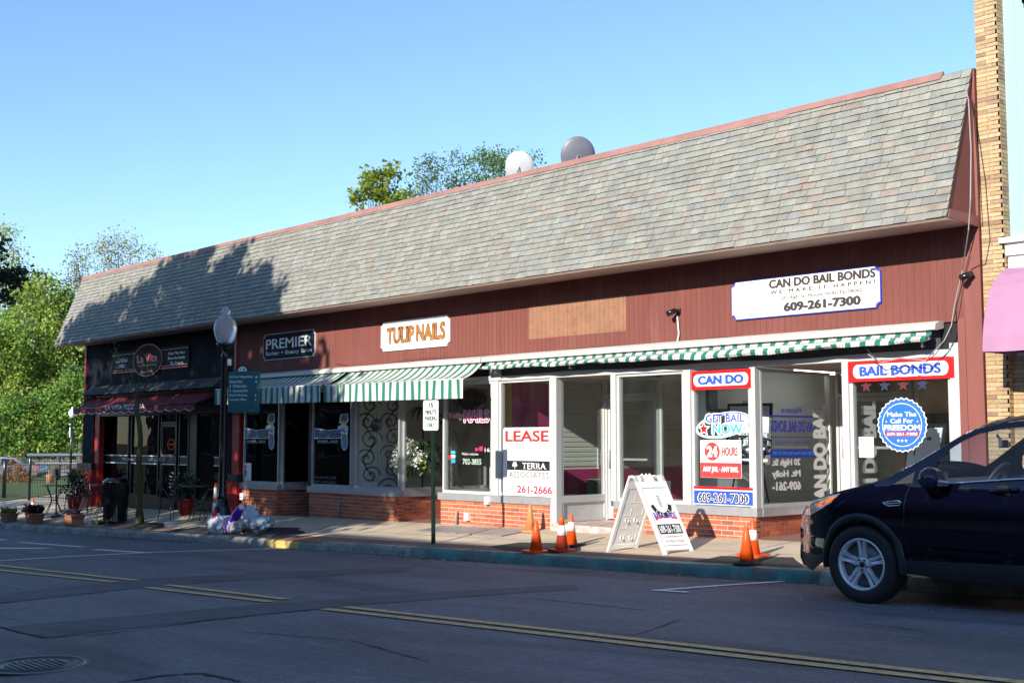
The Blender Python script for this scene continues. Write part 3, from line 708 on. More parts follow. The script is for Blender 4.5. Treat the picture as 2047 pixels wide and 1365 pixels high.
mb = MB(); word_letters(mb, 'La Vita', planeY(cx-.52, cx+.52, cz-.05, cz+.14, -.067), bold=.04, slab=True)
for q in (-.2, 0, .25): mb.tube([(cx+q-.1, -.066, cz+.2), (cx+q, -.066, cz+.29), (cx+q+.1, -.066, cz+.2)], .01, 4)
mb.build('lettering', mat('dull red letters', (.45, .05, .06), .4), s)
mb = MB(); word_letters(mb, 'New York Style Pizzeria', planeY(cx-.48, cx+.48, cz-.16, cz-.09, -.067)); word_letters(mb, '&', planeY(cx-.02, cx+.02, cz-.22, cz-.175, -.067)); word_letters(mb, 'Italian Grille', planeY(cx-.3, cx+.3, cz-.31, cz-.24, -.067)); mb.build('lettering', mat('pale yellow letters', (.5, .5, .2), .5), s)
mb = MB(); word_letters(mb, 'Established', planeY(x0+.25, x0+.85, z1-.26, z1-.16, -.0375), bold=.02, slab=True); word_letters(mb, '- 1983 -', planeY(x0+.25, x0+.85, z1-.40, z1-.31, -.0375), bold=.02); mb.build('lettering', M_whink, s); mb = MB()
for i, w in enumerate(('Only The Best', 'From Our Family', 'To Yours')): word_letters(mb, w, planeY(x1-1.02+.1*(i == 2), x1-.2-.1*(i == 2), z1-.22-i*.115, z1-.14-i*.115, -.0375), bold=.02)
mb.build('lettering', M_whink, s)
# red window banners
def rpanel(name, label, pts, m, Y=-.025, th=.006):
    x0, x1, z0, z1 = pbox(*pts, Y=Y); t = thing(name, label, 'sign', ((x0+x1)/2, Y, z0)); mb = MB(); mb.box(x0, x1, Y, Y+th, z0, z1); mb.build('panel', m, t); return t, (x0, x1, z0, z1)
def pill(x0, x1, z0, z1, Y, n=10):
    r = (z1-z0)/2; P = []
    for k in range(n+1): a = -PI/2+PI*k/n; P.append((x1-r*.8+r*.8*math.cos(a), Y, (z0+z1)/2+r*math.sin(a)))
    for k in range(n+1): a = PI/2+PI*k/n; P.append((x0+r*.8+r*.8*math.cos(a), Y, (z0+z1)/2+r*math.sin(a)))
    return P
s, b = rpanel('window_banner', 'short red banner with blue words on a white oval, above the narrow bail bond window', ((1381, 742), (1501, 737), (1501, 775), (1383, 780)), M_redink)
mb = MB(); mb.ext(pill(b[0]+.04, b[1]-.04, b[2]+.045, b[3]-.045, -.029), (0, .003, 0)); mb.build('oval', M_whink, s)
lettering(s, 'CAN DO', planeY(b[0]+.13, b[1]-.13, b[2]+.075, b[3]-.075, -.031), M_blueink, bold=.06)
s, b = rpanel('window_banner', 'long red banner with blue words on a white oval, beside the brown corner post', ((1694, 725), (1907, 711), (1908, 753), (1697, 766)), M_redink)
mb = MB(); mb.ext(pill(b[0]+.07, b[1]-.07, b[2]+.04, b[3]-.04, -.029), (0, .003, 0)); mb.build('oval', M_whink, s)
lettering(s, 'BAIL BONDS', planeY(b[0]+.17, b[1]-.17, b[2]+.07, b[3]-.07, -.031), M_blueink, bold=.05)
s, b = rpanel('window_sign', 'blue strip with a phone number under a red stripe, at the foot of the window', ((1386, 971), (1506, 975), (1507, 1011), (1387, 1008)), M_whink)
mb = MB(); mb.box(b[0]+.005, b[1]-.005, -.028, -.0255, b[3]-.035, b[3]); mb.build('stripe', M_redink, s)
mb = MB(); mb.box(b[0]+.01, b[1]-.01, -.028, -.0255, b[2]+.012, b[3]-.055); mb.build('field', M_blueink, s)
pp = planeY(b[0]+.08, b[1]-.08, b[2]+.04, b[3]-.09, -.030); lettering(s, '609-261-7300', pp, M_whink, bold=.06)
lettering(s, '609-261-7300', planeY(b[0]+.087, b[1]-.087, b[2]+.045, b[3]-.095, -.032), M_black, bold=.02)
s, b = rpanel('window_sign', 'white and red square sign reading 24 hours, taped in the window', ((1398, 880), (1481, 879), (1483, 956), (1402, 954)), M_whink)
zm = b[2]+(b[3]-b[2])*.40
mb = MB(); mb.box(b[0]+.003, b[1]-.003, -.028, -.0255, b[2]+.003, zm); mb.build('field', mat('coral red ink', (.68, .05, .045), .5), s)
cx = b[0]+(b[1]-b[0])*.3; cz = (zm+b[3])/2; mb = MB(); mb.poly([(cx+.13*math.cos(-k*PI/14), -.028, cz+.125*math.sin(-k*PI/14)) for k in range(28)][::-1]); mb.build('disc', MATS['coral red ink'], s)
lettering(s, '24', planeY(cx-.085, cx+.085, cz-.07, cz+.07, -.030), M_whink, bold=.05)
lettering(s, 'HOURS', planeY(cx+.17, b[1]-.06, cz-.055, cz+.055, -.030), MATS['coral red ink'], bold=.04)
lettering(s, 'ANY JAIL \u00b7 ANY BAIL', planeY(b[0]+.05, b[1]-.05, b[2]+.065, zm-.055, -.030), M_whink, bold=.05)
# GET BAIL NOW decal
x0, x1, z0, z1 = pbox((1392, 820), (1503, 820), (1503, 879), (1392, 879))
s = thing('window_decal', 'oval white outlined decal with blue and cyan words and a red star', 'decal', ((x0+x1)/2, -.012, z0))
cx, cz, rx, rz = (x0+x1)/2, (z0+z1)/2, (x1-x0)/2, (z1-z0)/2; th = .30
def el(k, e, n=48): a = 2*PI*k/n; X_ = (rx-e)*math.cos(a); Z_ = (rz*.86-e)*math.sin(a); return (cx+X_, cz+Z_+X_*th*.45)
mb = MB()
for e0, e1 in ((0, .035),):
    for k in range(48):
        a_, b_, c_, d_ = el(k, e0), el(k+1, e0), el(k+1, e1), el(k, e1); mb.add([(a_[0], -.012, a_[1]), (b_[0], -.012, b_[1]), (c_[0], -.012, c_[1]), (d_[0], -.012, d_[1])], [(0, 1, 2, 3)])
word_letters(mb, 'GET BAIL', planeY(cx-.30, cx+.36, cz+.03, cz+.155, -.012), bold=.09); word_letters(mb, 'NOW', planeY(cx-.18, cx+.33, cz-.125, cz+.02, -.012), bold=.09)
star(mb, cx-.33, cz-.05, .12, -.012); mb.build('backing', M_whink, s)
mb = MB()
for k in range(-6, 15):
    a_, b_, c_, d_ = el(k, .012), el(k+1, .012), el(k+1, .024), el(k, .024); mb.add([(a_[0], -.0145, a_[1]), (b_[0], -.0145, b_[1]), (c_[0], -.0145, c_[1]), (d_[0], -.0145, d_[1])], [(0, 1, 2, 3)])
word_letters(mb, 'GET BAIL', planeY(cx-.29, cx+.35, cz+.04, cz+.145, -.0145), bold=.02); mb.build('lettering', M_blueink, s)
mb = MB(); word_letters(mb, 'NOW', planeY(cx-.17, cx+.32, cz-.115, cz+.01, -.0145), bold=.03)
for k in range(17, 40):
    a_, b_, c_, d_ = el(k, .012), el(k+1, .012), el(k+1, .024), el(k, .024); mb.add([(a_[0], -.0145, a_[1]), (b_[0], -.0145, b_[1]), (c_[0], -.0145, c_[1]), (d_[0], -.0145, d_[1])], [(0, 1, 2, 3)])
mb.build('lettering', M_lblue, s)
mb = MB(); star(mb, cx-.33, cz-.05, .08, -.0145); mb.build('star', M_redink, s)
# round blue seal
c = onY(1803, 849, -.012); s = thing('window_decal', 'round blue seal with scalloped white rim and white words', 'decal', (c.x, -.012, c.z-.33)); RX, RZ = .335, .335
mb = MB(); nn = 28; P = []
for k in range(nn*4):
    a = 2*PI*k/(nn*4); q = 1-.055*abs(math.sin(nn*a/2)); P.append((c.x+RX*q*math.cos(a), -.012, c.z+RZ*q*math.sin(a)))
def fan(mbx, P, cc):
    o = len(mbx.v); mbx.add([cc]+P, [(0, i+2 if i+2 <= len(P) else 1, i+1) for i in range(len(P))])
fan(mb, P, (c.x, -.012, c.z)); mb.build('rim', M_whink, s)
mb = MB(); fan(mb, [(c.x+(p[0]-c.x)*.955, -.0135, c.z+(p[2]-c.z)*.955) for p in P], (c.x, -.0135, c.z)); mb.build('field', mat('seal blue', (.03, .15, .62), .4), s)
mb = MB()
for k in range(48):
    a0, a1 = 2*PI*k/48, 2*PI*(k+1)/48; mb.add([(c.x+q*math.cos(a), -.015, c.z+q*math.sin(a)) for q, a in ((.262, a0), (.262, a1), (.254, a1), (.254, a0))], [(0, 1, 2, 3)])
word_letters(mb, 'Make The', planeY(c.x-.19, c.x+.19, c.z+.10, c.z+.155, -.0155), bold=.02); word_letters(mb, 'Call For', planeY(c.x-.15, c.x+.15, c.z+.022, c.z+.075, -.0155), bold=.02); word_letters(mb, 'FREEDOM', planeY(c.x-.235, c.x+.235, c.z-.065, c.z+.0, -.0155), bold=.035)
for q in (-.05, 0, .05): star(mb, c.x+q, c.z-.19, .022, -.0155)
for q in (-.205, .205): star(mb, c.x+q, c.z+.04, .014, -.0155)
mb.build('lettering', M_whink, s)
mb = MB(); mb.box(c.x-.225, c.x+.225, -.0155, -.0145, c.z-.135, c.z-.085); mb.build('band', M_redink, s)
lettering(s, '609-261-7300', planeY(c.x-.2, c.x+.2, c.z-.125, c.z-.095, -.0165), M_whink, bold=.04)
# writing on the glass of the entrance
def on_x(X, y0, y1, z0, z1): return lambda u, v: (X, y0+(y1-y0)*u, z0+(z1-z0)*v)
def vert(X, y0, y1, z0, z1): return lambda u, v: (X, y0+(y1-y0)*v, z0+(z1-z0)*u)
s = thing('glass_lettering', 'large white sideways letters on the left entrance pane, read from behind', 'lettering', (-9.54, 1.5, -.8))
lettering(s, 'CAN DO BAIL', vert(-9.545, 1.62, 1.33, -.98, .50), M_whink, bold=.06, name='word')
s = thing('glass_lettering', 'white address lettering on the left entrance pane, read from behind', 'lettering', (-9.54, .6, -.6))
for i, w in enumerate(('20 High St.', 'Mt. Holly', '609-261-')):
    lettering(s, w, on_x(-9.545, .32, .98, -.36-i*.155, -.25-i*.155), M_whink, bold=.05, mirror=True, name='word')
s = thing('glass_lettering', 'blue lettering and a blue bar across the left entrance pane', 'lettering', (-9.54, .7, 0))
mb = MB(); word_letters(mb, 'Welcome to', on_x(-9.546, .55, 1.05, .38, .46), bold=.03, mirror=True); word_letters(mb, 'CAN DO BAIL BONDS', on_x(-9.546, .3, 1.38, .12, .27), bold=.04, mirror=True)
mb.box(-9.548, -9.546, .28, 1.4, .32, .345); mb.box(-9.548, -9.546, .28, 1.4, .04, .05); word_letters(mb, 'We Make It Happen', on_x(-9.546, .4, 1.2, -.06, 0), mirror=True); mb.ext([(-9.548, y, z) for y, z in ((.3, -.12), (1.38, -.12), (1.42, -.17), (1.38, -.23), (.3, -.23), (.26, -.17))], (.002, 0, 0)); mb.build('blue_print', mat('violet blue ink', (.03, .035, .42), .5), s)
mb = MB(); word_letters(mb, '20 High Street, Mount Holly (609) 261-7300', on_x(-9.5455+.0005, .34, 1.34, -.205, -.145), mirror=True); mb.build('cyan_print', M_lblue, s)
s = thing('glass_lettering', 'large white sideways letters on the pane behind the seal window', 'lettering', (-8.16, 1.0, -.8))
lettering(s, 'CAN DO BAIL', vert(-8.16, .62, .30, -.98, .50), M_whink, bold=.06, name='word')
s = thing('glass_lettering', 'white address lettering behind the round seal', 'lettering', (-8.16, 1.4, -.6))
for i, w in enumerate(('20 High St.', 'Mt. Holly', '609-261-')):
    lettering(s, w, on_x(-8.155, 1.95-.6, 2.75-.6, -.36-i*.155, -.25-i*.155), M_whink, bold=.05, name='word')
# stars along the transom
s = thing('window_decal', 'row of red and blue stars along the top of the right window', 'decal', (-7.6, .02, .6))
for m_, xs in ((mat('dim red ink', (.10, .02, .025), .5), (-7.92, -7.42)), (mat('dim blue ink', (.02, .03, .08), .5), (-7.67, -7.17))):
    mb = MB()
    for x in xs: star(mb, x, .67, .085, .012)
    mb.build('star', m_, s)
# small poster by the lettering
s, b = rpanel('paper_notice', 'small white paper notice taped inside the glass left of the round seal', ((1716, 873), (1746, 873), (1747, 914), (1718, 914)), M_whink, Y=.012, th=.002)
lettering(s, 'NOTICE', planeY(b[0]+.04, b[1]-.04, b[2]+.14, b[2]+.2, .010), M_grey)
# PREMIER decals on the barber windows
def barber_decal(px, label):
    L_, Rr = px; b = pbox((L_, 828), (Rr, 826), (Rr, 892), (L_, 892), Y=-.012); x0, x1, z0, z1 = b; W = x1-x0; H = z1-z0
    s = thing('window_decal', label, 'decal', ((x0+x1)/2, -.012, z0), 'barber pole decals on the dark windows')
    zc0, zc1 = z0+H*.24, z0+H*.55; xr = x0+W*.78
    mb = MB(); mb.poly([(x0, -.012, zc0), (xr, -.012, zc0), (xr, -.012, zc1-.01), ((x0+xr)/2, -.012, zc1-.03), (x0, -.012, zc1+.02)])
    hx = x0+W*.86
    # hat, bow and striped pole as one emblem on white
    mb.poly([(hx-.14, -.0118, z0+H*.98), (hx-.19, -.0118, z0+H*.72), (hx+.02, -.0118, z0+H*.62), (hx+.13, -.0118, z0+H*.78), (hx+.1, -.0118, z0+H*1.0)])
    mb.poly([(hx-.22, -.0116, z0+H*.62), (hx-.24, -.0116, z0+H*.5), (hx-.1, -.0116, z0+H*.3), (hx+.1, -.0116, z0+H*.3), (hx+.12, -.0116, z0+H*.6), (hx, -.0116, z0+H*.7)])
    mb.poly([(hx+.115*math.cos(k*PI/10), -.0114, z0+H*.15+.17*math.sin(k*PI/10)*1.0) for k in range(20)]); mb.build('backing', M_whink, s)
    mb = MB(); mb.poly([(x0+.02, -.0135, zc0+.015), (xr-.02, -.0135, zc0+.015), (xr-.02, -.0135, zc1-.025), ((x0+xr)/2, -.0135, zc1-.045), (x0+.02, -.0135, zc1)])
    mb.poly([(hx+.095*math.cos(k*PI/10), -.0135, z0+H*.15+.15*math.sin(k*PI/10)) for k in range(20)]); mb.build('field', mat('steel blue print', (.12, .2, .34), .4, amt=.5, scale=4), s)
    lettering(s, 'PREMIER', planeY(x0+.03, xr-.02, zc0+.02, zc1-.04, -.015), mat('navy print', (.02, .03, .08), .4), bold=-.005)
    mb = MB(); word_letters(mb, 'BARBER . SHOP', planeY(x0+.12, xr-.12, z0+H*.14, z0+H*.19, -.0125)); mb.box(x0+.12, xr-.12, -.0128, -.012, z0+H*.11, z0+H*.12); mb.build('lettering', M_whink, s)
    mb = MB(); mb.poly([(hx-.10, -.0138, z0+H*.97), (hx-.13, -.0138, z0+H*.80), (hx+.04, -.0138, z0+H*.74), (hx+.09, -.0138, z0+H*.82), (hx+.08, -.0138, z0+H*.97)]); mb.build('hat', mat('grey print', (.18, .18, .2), .5), s)
    mb = MB(); mb.poly([(hx-.14, -.0137, z0+H*.80), (hx-.15, -.0137, z0+H*.74), (hx+.02, -.0137, z0+H*.67), (hx+.05, -.0137, z0+H*.72)]); mb.build('hat_band', mat('yellow print', (.7, .6, .08), .5), s)
    mb = MB(); mb.poly([(hx-.08, -.0139, z0+H*.56), (hx+.0, -.0139, z0+H*.52), (hx+.0, -.0139, z0+H*.58), (hx-.08, -.0139, z0+H*.53)]); mb.poly([(hx-.16, -.0139, z0+H*.36), (hx+.02, -.0139, z0+H*.30), (hx+.02, -.0139, z0+H*.33), (hx-.16, -.0139, z0+H*.40)]); mb.build('red_stripe', M_redink, s)
    mb = MB(); mb.poly([(hx-.17, -.0139, z0+H*.50), (hx+.04, -.0139, z0+H*.42), (hx+.04, -.0139, z0+H*.47), (hx-.17, -.0139, z0+H*.54)]); mb.build('blue_stripe', M_blueink, s)
barber_decal((489, 552), 'barber decal with grey hat and blue nameplate, left of the dark doorway')
barber_decal((628, 699), 'barber decal with grey hat and blue nameplate, right of the dark doorway')
s = thing('glass_lettering', 'faint grey walk-ins welcome lettering low on the barber window', 'lettering', (-19.7, -.01, -.8))
for i, w in enumerate(('WALK-INS WELCOME', 'APPTS. AVAILABLE')): tp(w, s, ((626, 951+i*9), (672, 952+i*9), (672, 957+i*9), (626, 956+i*9)), mat('faint grey ink', (.2, .2, .22), .5), Y=-.011)
# paper flyer in the first barber window
s, b = rpanel('paper_flyer', 'white flyer with a colourful crest propped in the barber window corner', ((485, 925), (501, 925), (503, 965), (486, 965)), M_whink, Y=.012, th=.002)
mb = MB(); mb.poly([(b[0]+.1+.07*math.cos(k), .0105, (b[2]+b[3])/2+.09*math.sin(k)) for k in (0, 1, 2, 3, 4, 5)][::-1]); mb.build('crest', mat('olive print', (.25, .25, .08), .6), s)
mb = MB(); mb.poly([(b[0]+.1+.04*math.cos(k), .0100, (b[2]+b[3])/2+.13+.04*math.sin(k)) for k in (0, 1, 2, 3, 4, 5)][::-1]); mb.build('emblem', mat('purple print', (.15, .05, .3), .6), s)
# Tulip nails letters on glass, number, stickers, neon oval
s = thing('glass_lettering', 'pink tulip nails lettering across the nail shop window', 'lettering', (-15.5, -.01, .3))
for w, pts, k in (('Tulip', ((895, 826), (926, 824), (926, 837), (895, 839)), .05), ('NAILS', ((928, 822), (977, 819), (977, 842), (928, 845)), .05)):
    tp(w, s, pts, M_whink, Y=-.0105, bold=k*1.5, slab=True); tp(w, s, pts, mat('hot pink ink', (.75, .08, .25), .5), Y=-.0125, bold=k*.5, slab=True)
tp('702-3855', s, ((925, 917), (962, 917), (962, 928), (925, 928)), mat('pale green ink', (.45, .6, .5), .5), Y=-.0105, bold=.02)
tp('Walk-in welcome', s, ((923, 905), (956, 904), (956, 909), (923, 910)), M_whink, Y=-.0105)
tp('16', s, ((969, 895), (979, 895), (979, 903), (969, 903)), M_whink, Y=-.0105)
s = thing('window_sticker', 'red white and cyan stickers in a stack on the nail shop window', 'sticker', (-15.7, -.01, -.3))
for m_, q in ((M_lblue, (902, 901, 910, 907)), (M_whink, (902, 909, 910, 915)), (mat('sky ink', (.02, .35, .7), .5), (902, 917, 910, 925)), (M_redink, (896, 910, 901, 918)), (mat('rose ink', (.6, .03, .12), .5), (958, 892, 965, 901)), (mat('rose ink', (.6, .03, .12), .5), (950, 895, 956, 901))):
    b = pbox((q[0], q[1]), (q[2], q[1]), (q[2], q[3]), (q[0], q[3]), Y=-.0105); mb = MB(); mb.box(b[0], b[1], -.011, -.0105, b[2], b[3]); mb.build('sticker_patch', m_, s)
c = onY(941, 798, .12); s = thing('neon_sign', 'dark oval unlit neon sign hanging in the nail shop window', 'sign', (c.x, .12, c.z-.2))
M_dkplast = mat('dark plastic', (.012, .012, .02), .3)
mb = MB(); mb.ext([(c.x+.36*math.cos(-2*PI*k/32), .12, c.z+.185*math.sin(-2*PI*k/32)) for k in range(32)][::-1], (0, .04, 0)); mb.build('panel', M_dkplast, s)
mb = MB(); P = [(c.x+.33*math.cos(2*PI*k/32), .115, c.z+.16*math.sin(2*PI*k/32)) for k in range(33)]; mb.tube(P, .007, 5); word_letters(mb, 'Open', planeY(c.x-.18, c.x+.18, c.z-.04, c.z+.07, .113)); mb.build('tube', mat('dim red tube', (.22, .01, .03), .4), s)
mb = MB(); mb.tube([(c.x-.2, .13, c.z+.1), (c.x-.2, .13, .97)], .003, 4); mb.tube([(c.x+.2, .13, c.z+.1), (c.x+.2, .13, .97)], .003, 4); mb.build('chain', M_grey, s)
c = onX(341, 888, -26.4); c = onY(342, 888, Yp+.1); s = thing('neon_sign', 'round red neon sign hanging behind the pizza shop door glass', 'sign', (c.x, c.y, c.z-.15))
mb = MB(); P = [(c.x+.17*math.cos(2*PI*k/32), c.y, c.z+.125*math.sin(2*PI*k/32)) for k in range(33)]; mb.tube(P, .007, 5); mb.box(c.x-.1, c.x+.1, c.y, c.y+.01, c.z-.012, c.z+.012)
mb.build('tube', mat('red neon', (.5, .05, .04), .4, emis=((1, .12, .08), .8)), s)
# LEASE board
x0, x1, z0, z1 = pbox((1004, 855), (1102, 853), (1108, 993), (1008, 990), Y=-.03)
s = thing('lease_sign', 'white lease board with red and black lettering in the vacant shop window', 'sign', ((x0+x1)/2, -.03, z0))
mb = MB(); r = .05; P = []
for cx, cz, a0 in ((x1-r, z1-r, 0), (x0+r, z1-r, 90), (x0+.01, z0+.01, 180), (x1-.01, z0+.01, 270)):
    for k in range(5): q = r if a0 < 180 else .01; P.append((cx+q*math.cos(R(a0+22.5*k)), -.032, cz+q*math.sin(R(a0+22.5*k))))
mb.ext(P, (0, .012, 0)); mb.build('board', M_pw, s); fixn(s.children[0])
q = lambda a, b, c, d: ((a, b), (c, b-.5), (c, d-.5), (a, d))
tp('LEASE', s, ((1011, 862), (1096, 860), (1096, 881), (1011, 883)), mat('lease red', (.65, .02, .02), .5), Y=-.034, bold=.03, slab=True)
b = pbox(*q(1014, 921, 1099, 940), Y=-.034); mb = MB(); mb.box(b[0], b[1], -.0345, -.033, b[2], b[3]); mb.build('bar', M_black, s)
tp('TERRA', s, ((1044, 925), (1091, 925), (1091, 938), (1044, 937)), M_whink, Y=-.0365, slab=True, bold=.01)
tp('ASSOCIATES', s, ((1017, 943), (1097, 943), (1097, 955), (1017, 955)), M_ink, Y=-.034)
tp('(609)', s, ((1015, 973), (1031, 973), (1031, 980), (1015, 980)), mat('crimson ink', (.5, .02, .06), .5), Y=-.034)
tp('261-2666', s, ((1034, 971), (1103, 972), (1103, 987), (1034, 985)), mat('crimson ink', (.5, .02, .06), .5), Y=-.034, bold=.03)
mb = MB()
for dx, dz, rr in ((0, 0, .03), (-.035, -.01, .025), (.035, -.01, .025), (-.02, .025, .02), (.02, .025, .02)):
    c = onY(1029, 928, -.0365); mb.poly([(c.x+dx+rr*math.cos(-k), -.0365, c.z+dz+rr*math.sin(-k)) for k in (0, 1, 2, 3, 4, 5)][::-1])
mb.box(c.x-.006, c.x+.006, -.0366, -.036, c.z-.07, c.z); mb.build('tree_emblem', M_whink, s)
mb = MB()
for a_, b_ in (((1013, 957), (1101, 957)), ((1013, 966), (1102, 966))):
    u, v = onY(*a_, -.034), onY(*b_, -.034); mb.box(u.x, v.x, -.0342, -.0336, u.z-.003, u.z+.003)
mb.build('rule', M_grey, s)
# ================================================================== GROUND
def asphalt(name, c, amt=.3, sc=.35):
    m, t, ns, ln = nt(name); out = N(ns, 'ShaderNodeOutputMaterial'); b = N(ns, 'ShaderNodeBsdfPrincipled'); ln.new(b.outputs[0], out.inputs[0])
    tc = N(ns, 'ShaderNodeTexCoord'); mp = N(ns, 'ShaderNodeMapping'); mp.inputs['Scale'].default_value = (sc, 1, 1); ln.new(tc.outputs['Object'], mp.inputs[0])
    n1 = N(ns, 'ShaderNodeTexNoise', i_Scale=1.1, i_Detail=9.0, i_Roughness=.65); ln.new(mp.outputs[0], n1.inputs['Vector'])
    n2 = N(ns, 'ShaderNodeTexNoise', i_Scale=15.0, i_Detail=10.0, i_Roughness=.92); ln.new(tc.outputs['Object'], n2.inputs['Vector'])
    n3 = N(ns, 'ShaderNodeTexVoronoi', i_Scale=95.0); ln.new(tc.outputs['Object'], n3.inputs['Vector'])
    r1 = N(ns, 'ShaderNodeMapRange'); ln.new(n1.outputs[0], r1.inputs[0]); r1.inputs[1].default_value = .35; r1.inputs[2].default_value = .68; r1.inputs[3].default_value = 1-amt; r1.inputs[4].default_value = 1+amt
    r2_ = N(ns, 'ShaderNodeMapRange'); ln.new(n2.outputs[0], r2_.inputs[0]); r2_.inputs[1].default_value = .3; r2_.inputs[2].default_value = .75; r2_.inputs[3].default_value = .35; r2_.inputs[4].default_value = 1.7
    mu = N(ns, 'ShaderNodeMath', operation='MULTIPLY'); ln.new(r1.outputs[0], mu.inputs[0]); ln.new(r2_.outputs[0], mu.inputs[1])
    # smears of dirt and worn, polished wheel tracks
    n4 = N(ns, 'ShaderNodeTexNoise', i_Scale=3.2, i_Detail=10.0, i_Roughness=.75); ln.new(mp.outputs[0], n4.inputs['Vector'])
    r4 = N(ns, 'ShaderNodeMapRange'); ln.new(n4.outputs[0], r4.inputs[0]); r4.inputs[1].default_value = .60; r4.inputs[2].default_value = .72; r4.inputs[3].default_value = 0; r4.inputs[4].default_value = .55
    rgb = N(ns, 'ShaderNodeRGB'); rgb.outputs[0].default_value = c4(c)
    vm = N(ns, 'ShaderNodeVectorMath', operation='MULTIPLY'); ln.new(rgb.outputs[0], vm.inputs[0]); ln.new(mu.outputs[0], vm.inputs[1])
    mx = N(ns, 'ShaderNodeMix', data_type='RGBA'); ln.new(r4.outputs[0], mx.inputs[0]); ln.new(vm.outputs[0], mx.inputs[6]); mx.inputs[7].default_value = c4([v*2.1 for v in c])
    n5 = N(ns, 'ShaderNodeTexNoise', i_Scale=.8, i_Detail=7.0, i_Roughness=.6, i_Distortion=.6); ln.new(mp.outputs[0], n5.inputs['Vector'])
    r5_ = N(ns, 'ShaderNodeMapRange'); ln.new(n5.outputs[0], r5_.inputs[0]); r5_.inputs[1].default_value = .56; r5_.inputs[2].default_value = .66; r5_.inputs[3].default_value = 1; r5_.inputs[4].default_value = .62
    vm2 = N(ns, 'ShaderNodeVectorMath', operation='MULTIPLY'); ln.new(mx.outputs[2], vm2.inputs[0]); ln.new(r5_.outputs[0], vm2.inputs[1])
    ln.new(vm2.outputs[0], b.inputs['Base Color'])
    rr = N(ns, 'ShaderNodeMapRange'); ln.new(n1.outputs[0], rr.inputs[0]); rr.inputs[3].default_value = .5; rr.inputs[4].default_value = .85; ln.new(rr.outputs[0], b.inputs['Roughness'])
    bp = N(ns, 'ShaderNodeBump', i_Strength=.9, i_Distance=.01); ln.new(n3.outputs[0], bp.inputs['Height']); ln.new(bp.outputs[0], b.inputs['Normal'])
    b.inputs['Specular IOR Level'].default_value = .35
    MATS[name] = m; return m
M_asph = asphalt('asphalt', (.185, .172, .190), .30, .3); M_patch = asphalt('newer asphalt', (.120, .111, .122), .2)
def concrete(name, c, sx=1.55, sy=1.1, joint=.012, amt=.24, dark=(.1, .09, .08)):
    m = mat(name, c, .85, amt=amt, scale=1.3, bump=.25, bscale=90, stain=(2.6, [v*.55 for v in c], .55, .78)); ns = m.node_tree.nodes; ln = m.node_tree.links
    b = [n for n in ns if n.type == 'BSDF_PRINCIPLED'][0]; src = b.inputs['Base Color'].links[0].from_socket
    tc = N(ns, 'ShaderNodeTexCoord'); br = N(ns, 'ShaderNodeTexBrick'); br.offset = 0.0; ln.new(tc.outputs['Object'], br.inputs['Vector'])
    br.inputs['Scale'].default_value = 1; br.inputs['Brick Width'].default_value = sx; br.inputs['Row Height'].default_value = sy; br.inputs['Mortar Size'].default_value = joint; br.inputs['Mortar Smooth'].default_value = .3
    br.inputs['Color1'].default_value = (0, 0, 0, 1); br.inputs['Color2'].default_value = (0, 0, 0, 1); br.inputs['Mortar'].default_value = (1, 1, 1, 1)
    mx = N(ns, 'ShaderNodeMix', data_type='RGBA'); ln.new(br.outputs['Fac'], mx.inputs[0]); ln.new(src, mx.inputs[6]); mx.inputs[7].default_value = c4(dark); ln.new(mx.outputs[2], b.inputs['Base Color']); return m
M_conc = concrete('sidewalk concrete', (.52, .42, .295)); M_pav = concrete('red pavers', (.25, .125, .09), .2, .1, .008, .25, (.09, .07, .06))
M_kerb = mat('kerb stone', (.30, .29, .26), .8, amt=.25, scale=4, bump=.3, bscale=50, stain=(5, (.14, .12, .10), .5, .7))
M_teal = mat('teal kerb paint', (.07, .23, .20), .6, amt=.35, scale=3, stain=(5, (.13, .14, .12), .44, .60))
M_yelk = mat('yellow kerb paint', (.52, .38, .11), .6, amt=.15, scale=5, stain=(9, (.38, .3, .14), .52, .7))
M_yel = mat('yellow road paint', (.66, .43, .16), .7, amt=.22, scale=14, stain=(22, (.24, .19, .14), .50, .66))
M_wht = mat('white road paint', (.78, .76, .74), .7, amt=.15, scale=14, stain=(14, (.22, .22, .22), .56, .74))
M_soil = mat('dark soil and tar', (.028, .024, .022), .9, amt=.5, scale=12, bump=1, bscale=40)
M_lawn = mat('lawn grass', (.075, .13, .022), .9, amt=.3, scale=2.5, bump=1, bscale=30, stain=(.5, (.14, .16, .03), .45, .7))
def sheet(name, m, xs, ys, f):
    mb = MB(); nx, ny = len(xs), len(ys); mb.smooth = True
    mb.add([(x, y, f(x, y)) for y in ys for x in xs], [(j*nx+i, j*nx+i+1, (j+1)*nx+i+1, (j+1)*nx+i) for j in range(ny-1) for i in range(nx-1)])
    return struct(mb, name, m)
lin = lambda a, b, n: [a+(b-a)*i/n for i in range(n+1)]
sheet('ground', mat('distant ground', (.07, .09, .03), .95, amt=.3, scale=.05), [-900, -400, -200]+lin(-120, 40, 32)+[200, 600], [-600, -200, -60]+lin(-20, 100, 24)+[300, 900], lambda x, y: min(zf(x), zk(x))-.35)
sheet('road', M_asph, lin(-110, 30, 70), lin(-11.8, -2.202, 24), gz)
sheet('sidewalk', M_conc, lin(-110, 30, 70), [-2.195, -1.6, -1.1, -.5, 0, .05], lambda x, y: gz(x, min(0, y))+.0)
sheet('forecourt_paving', M_conc, lin(-62, XL+.0, 20), [.05, .5, 1.2, 2, 4, 8, 12], lambda x, y: gz(x, 0))
sheet('far_sidewalk', M_conc, lin(-110, 30, 70), [-15.6, -14, -12.5, -11.95], lambda x, y: zk(x)+.02)
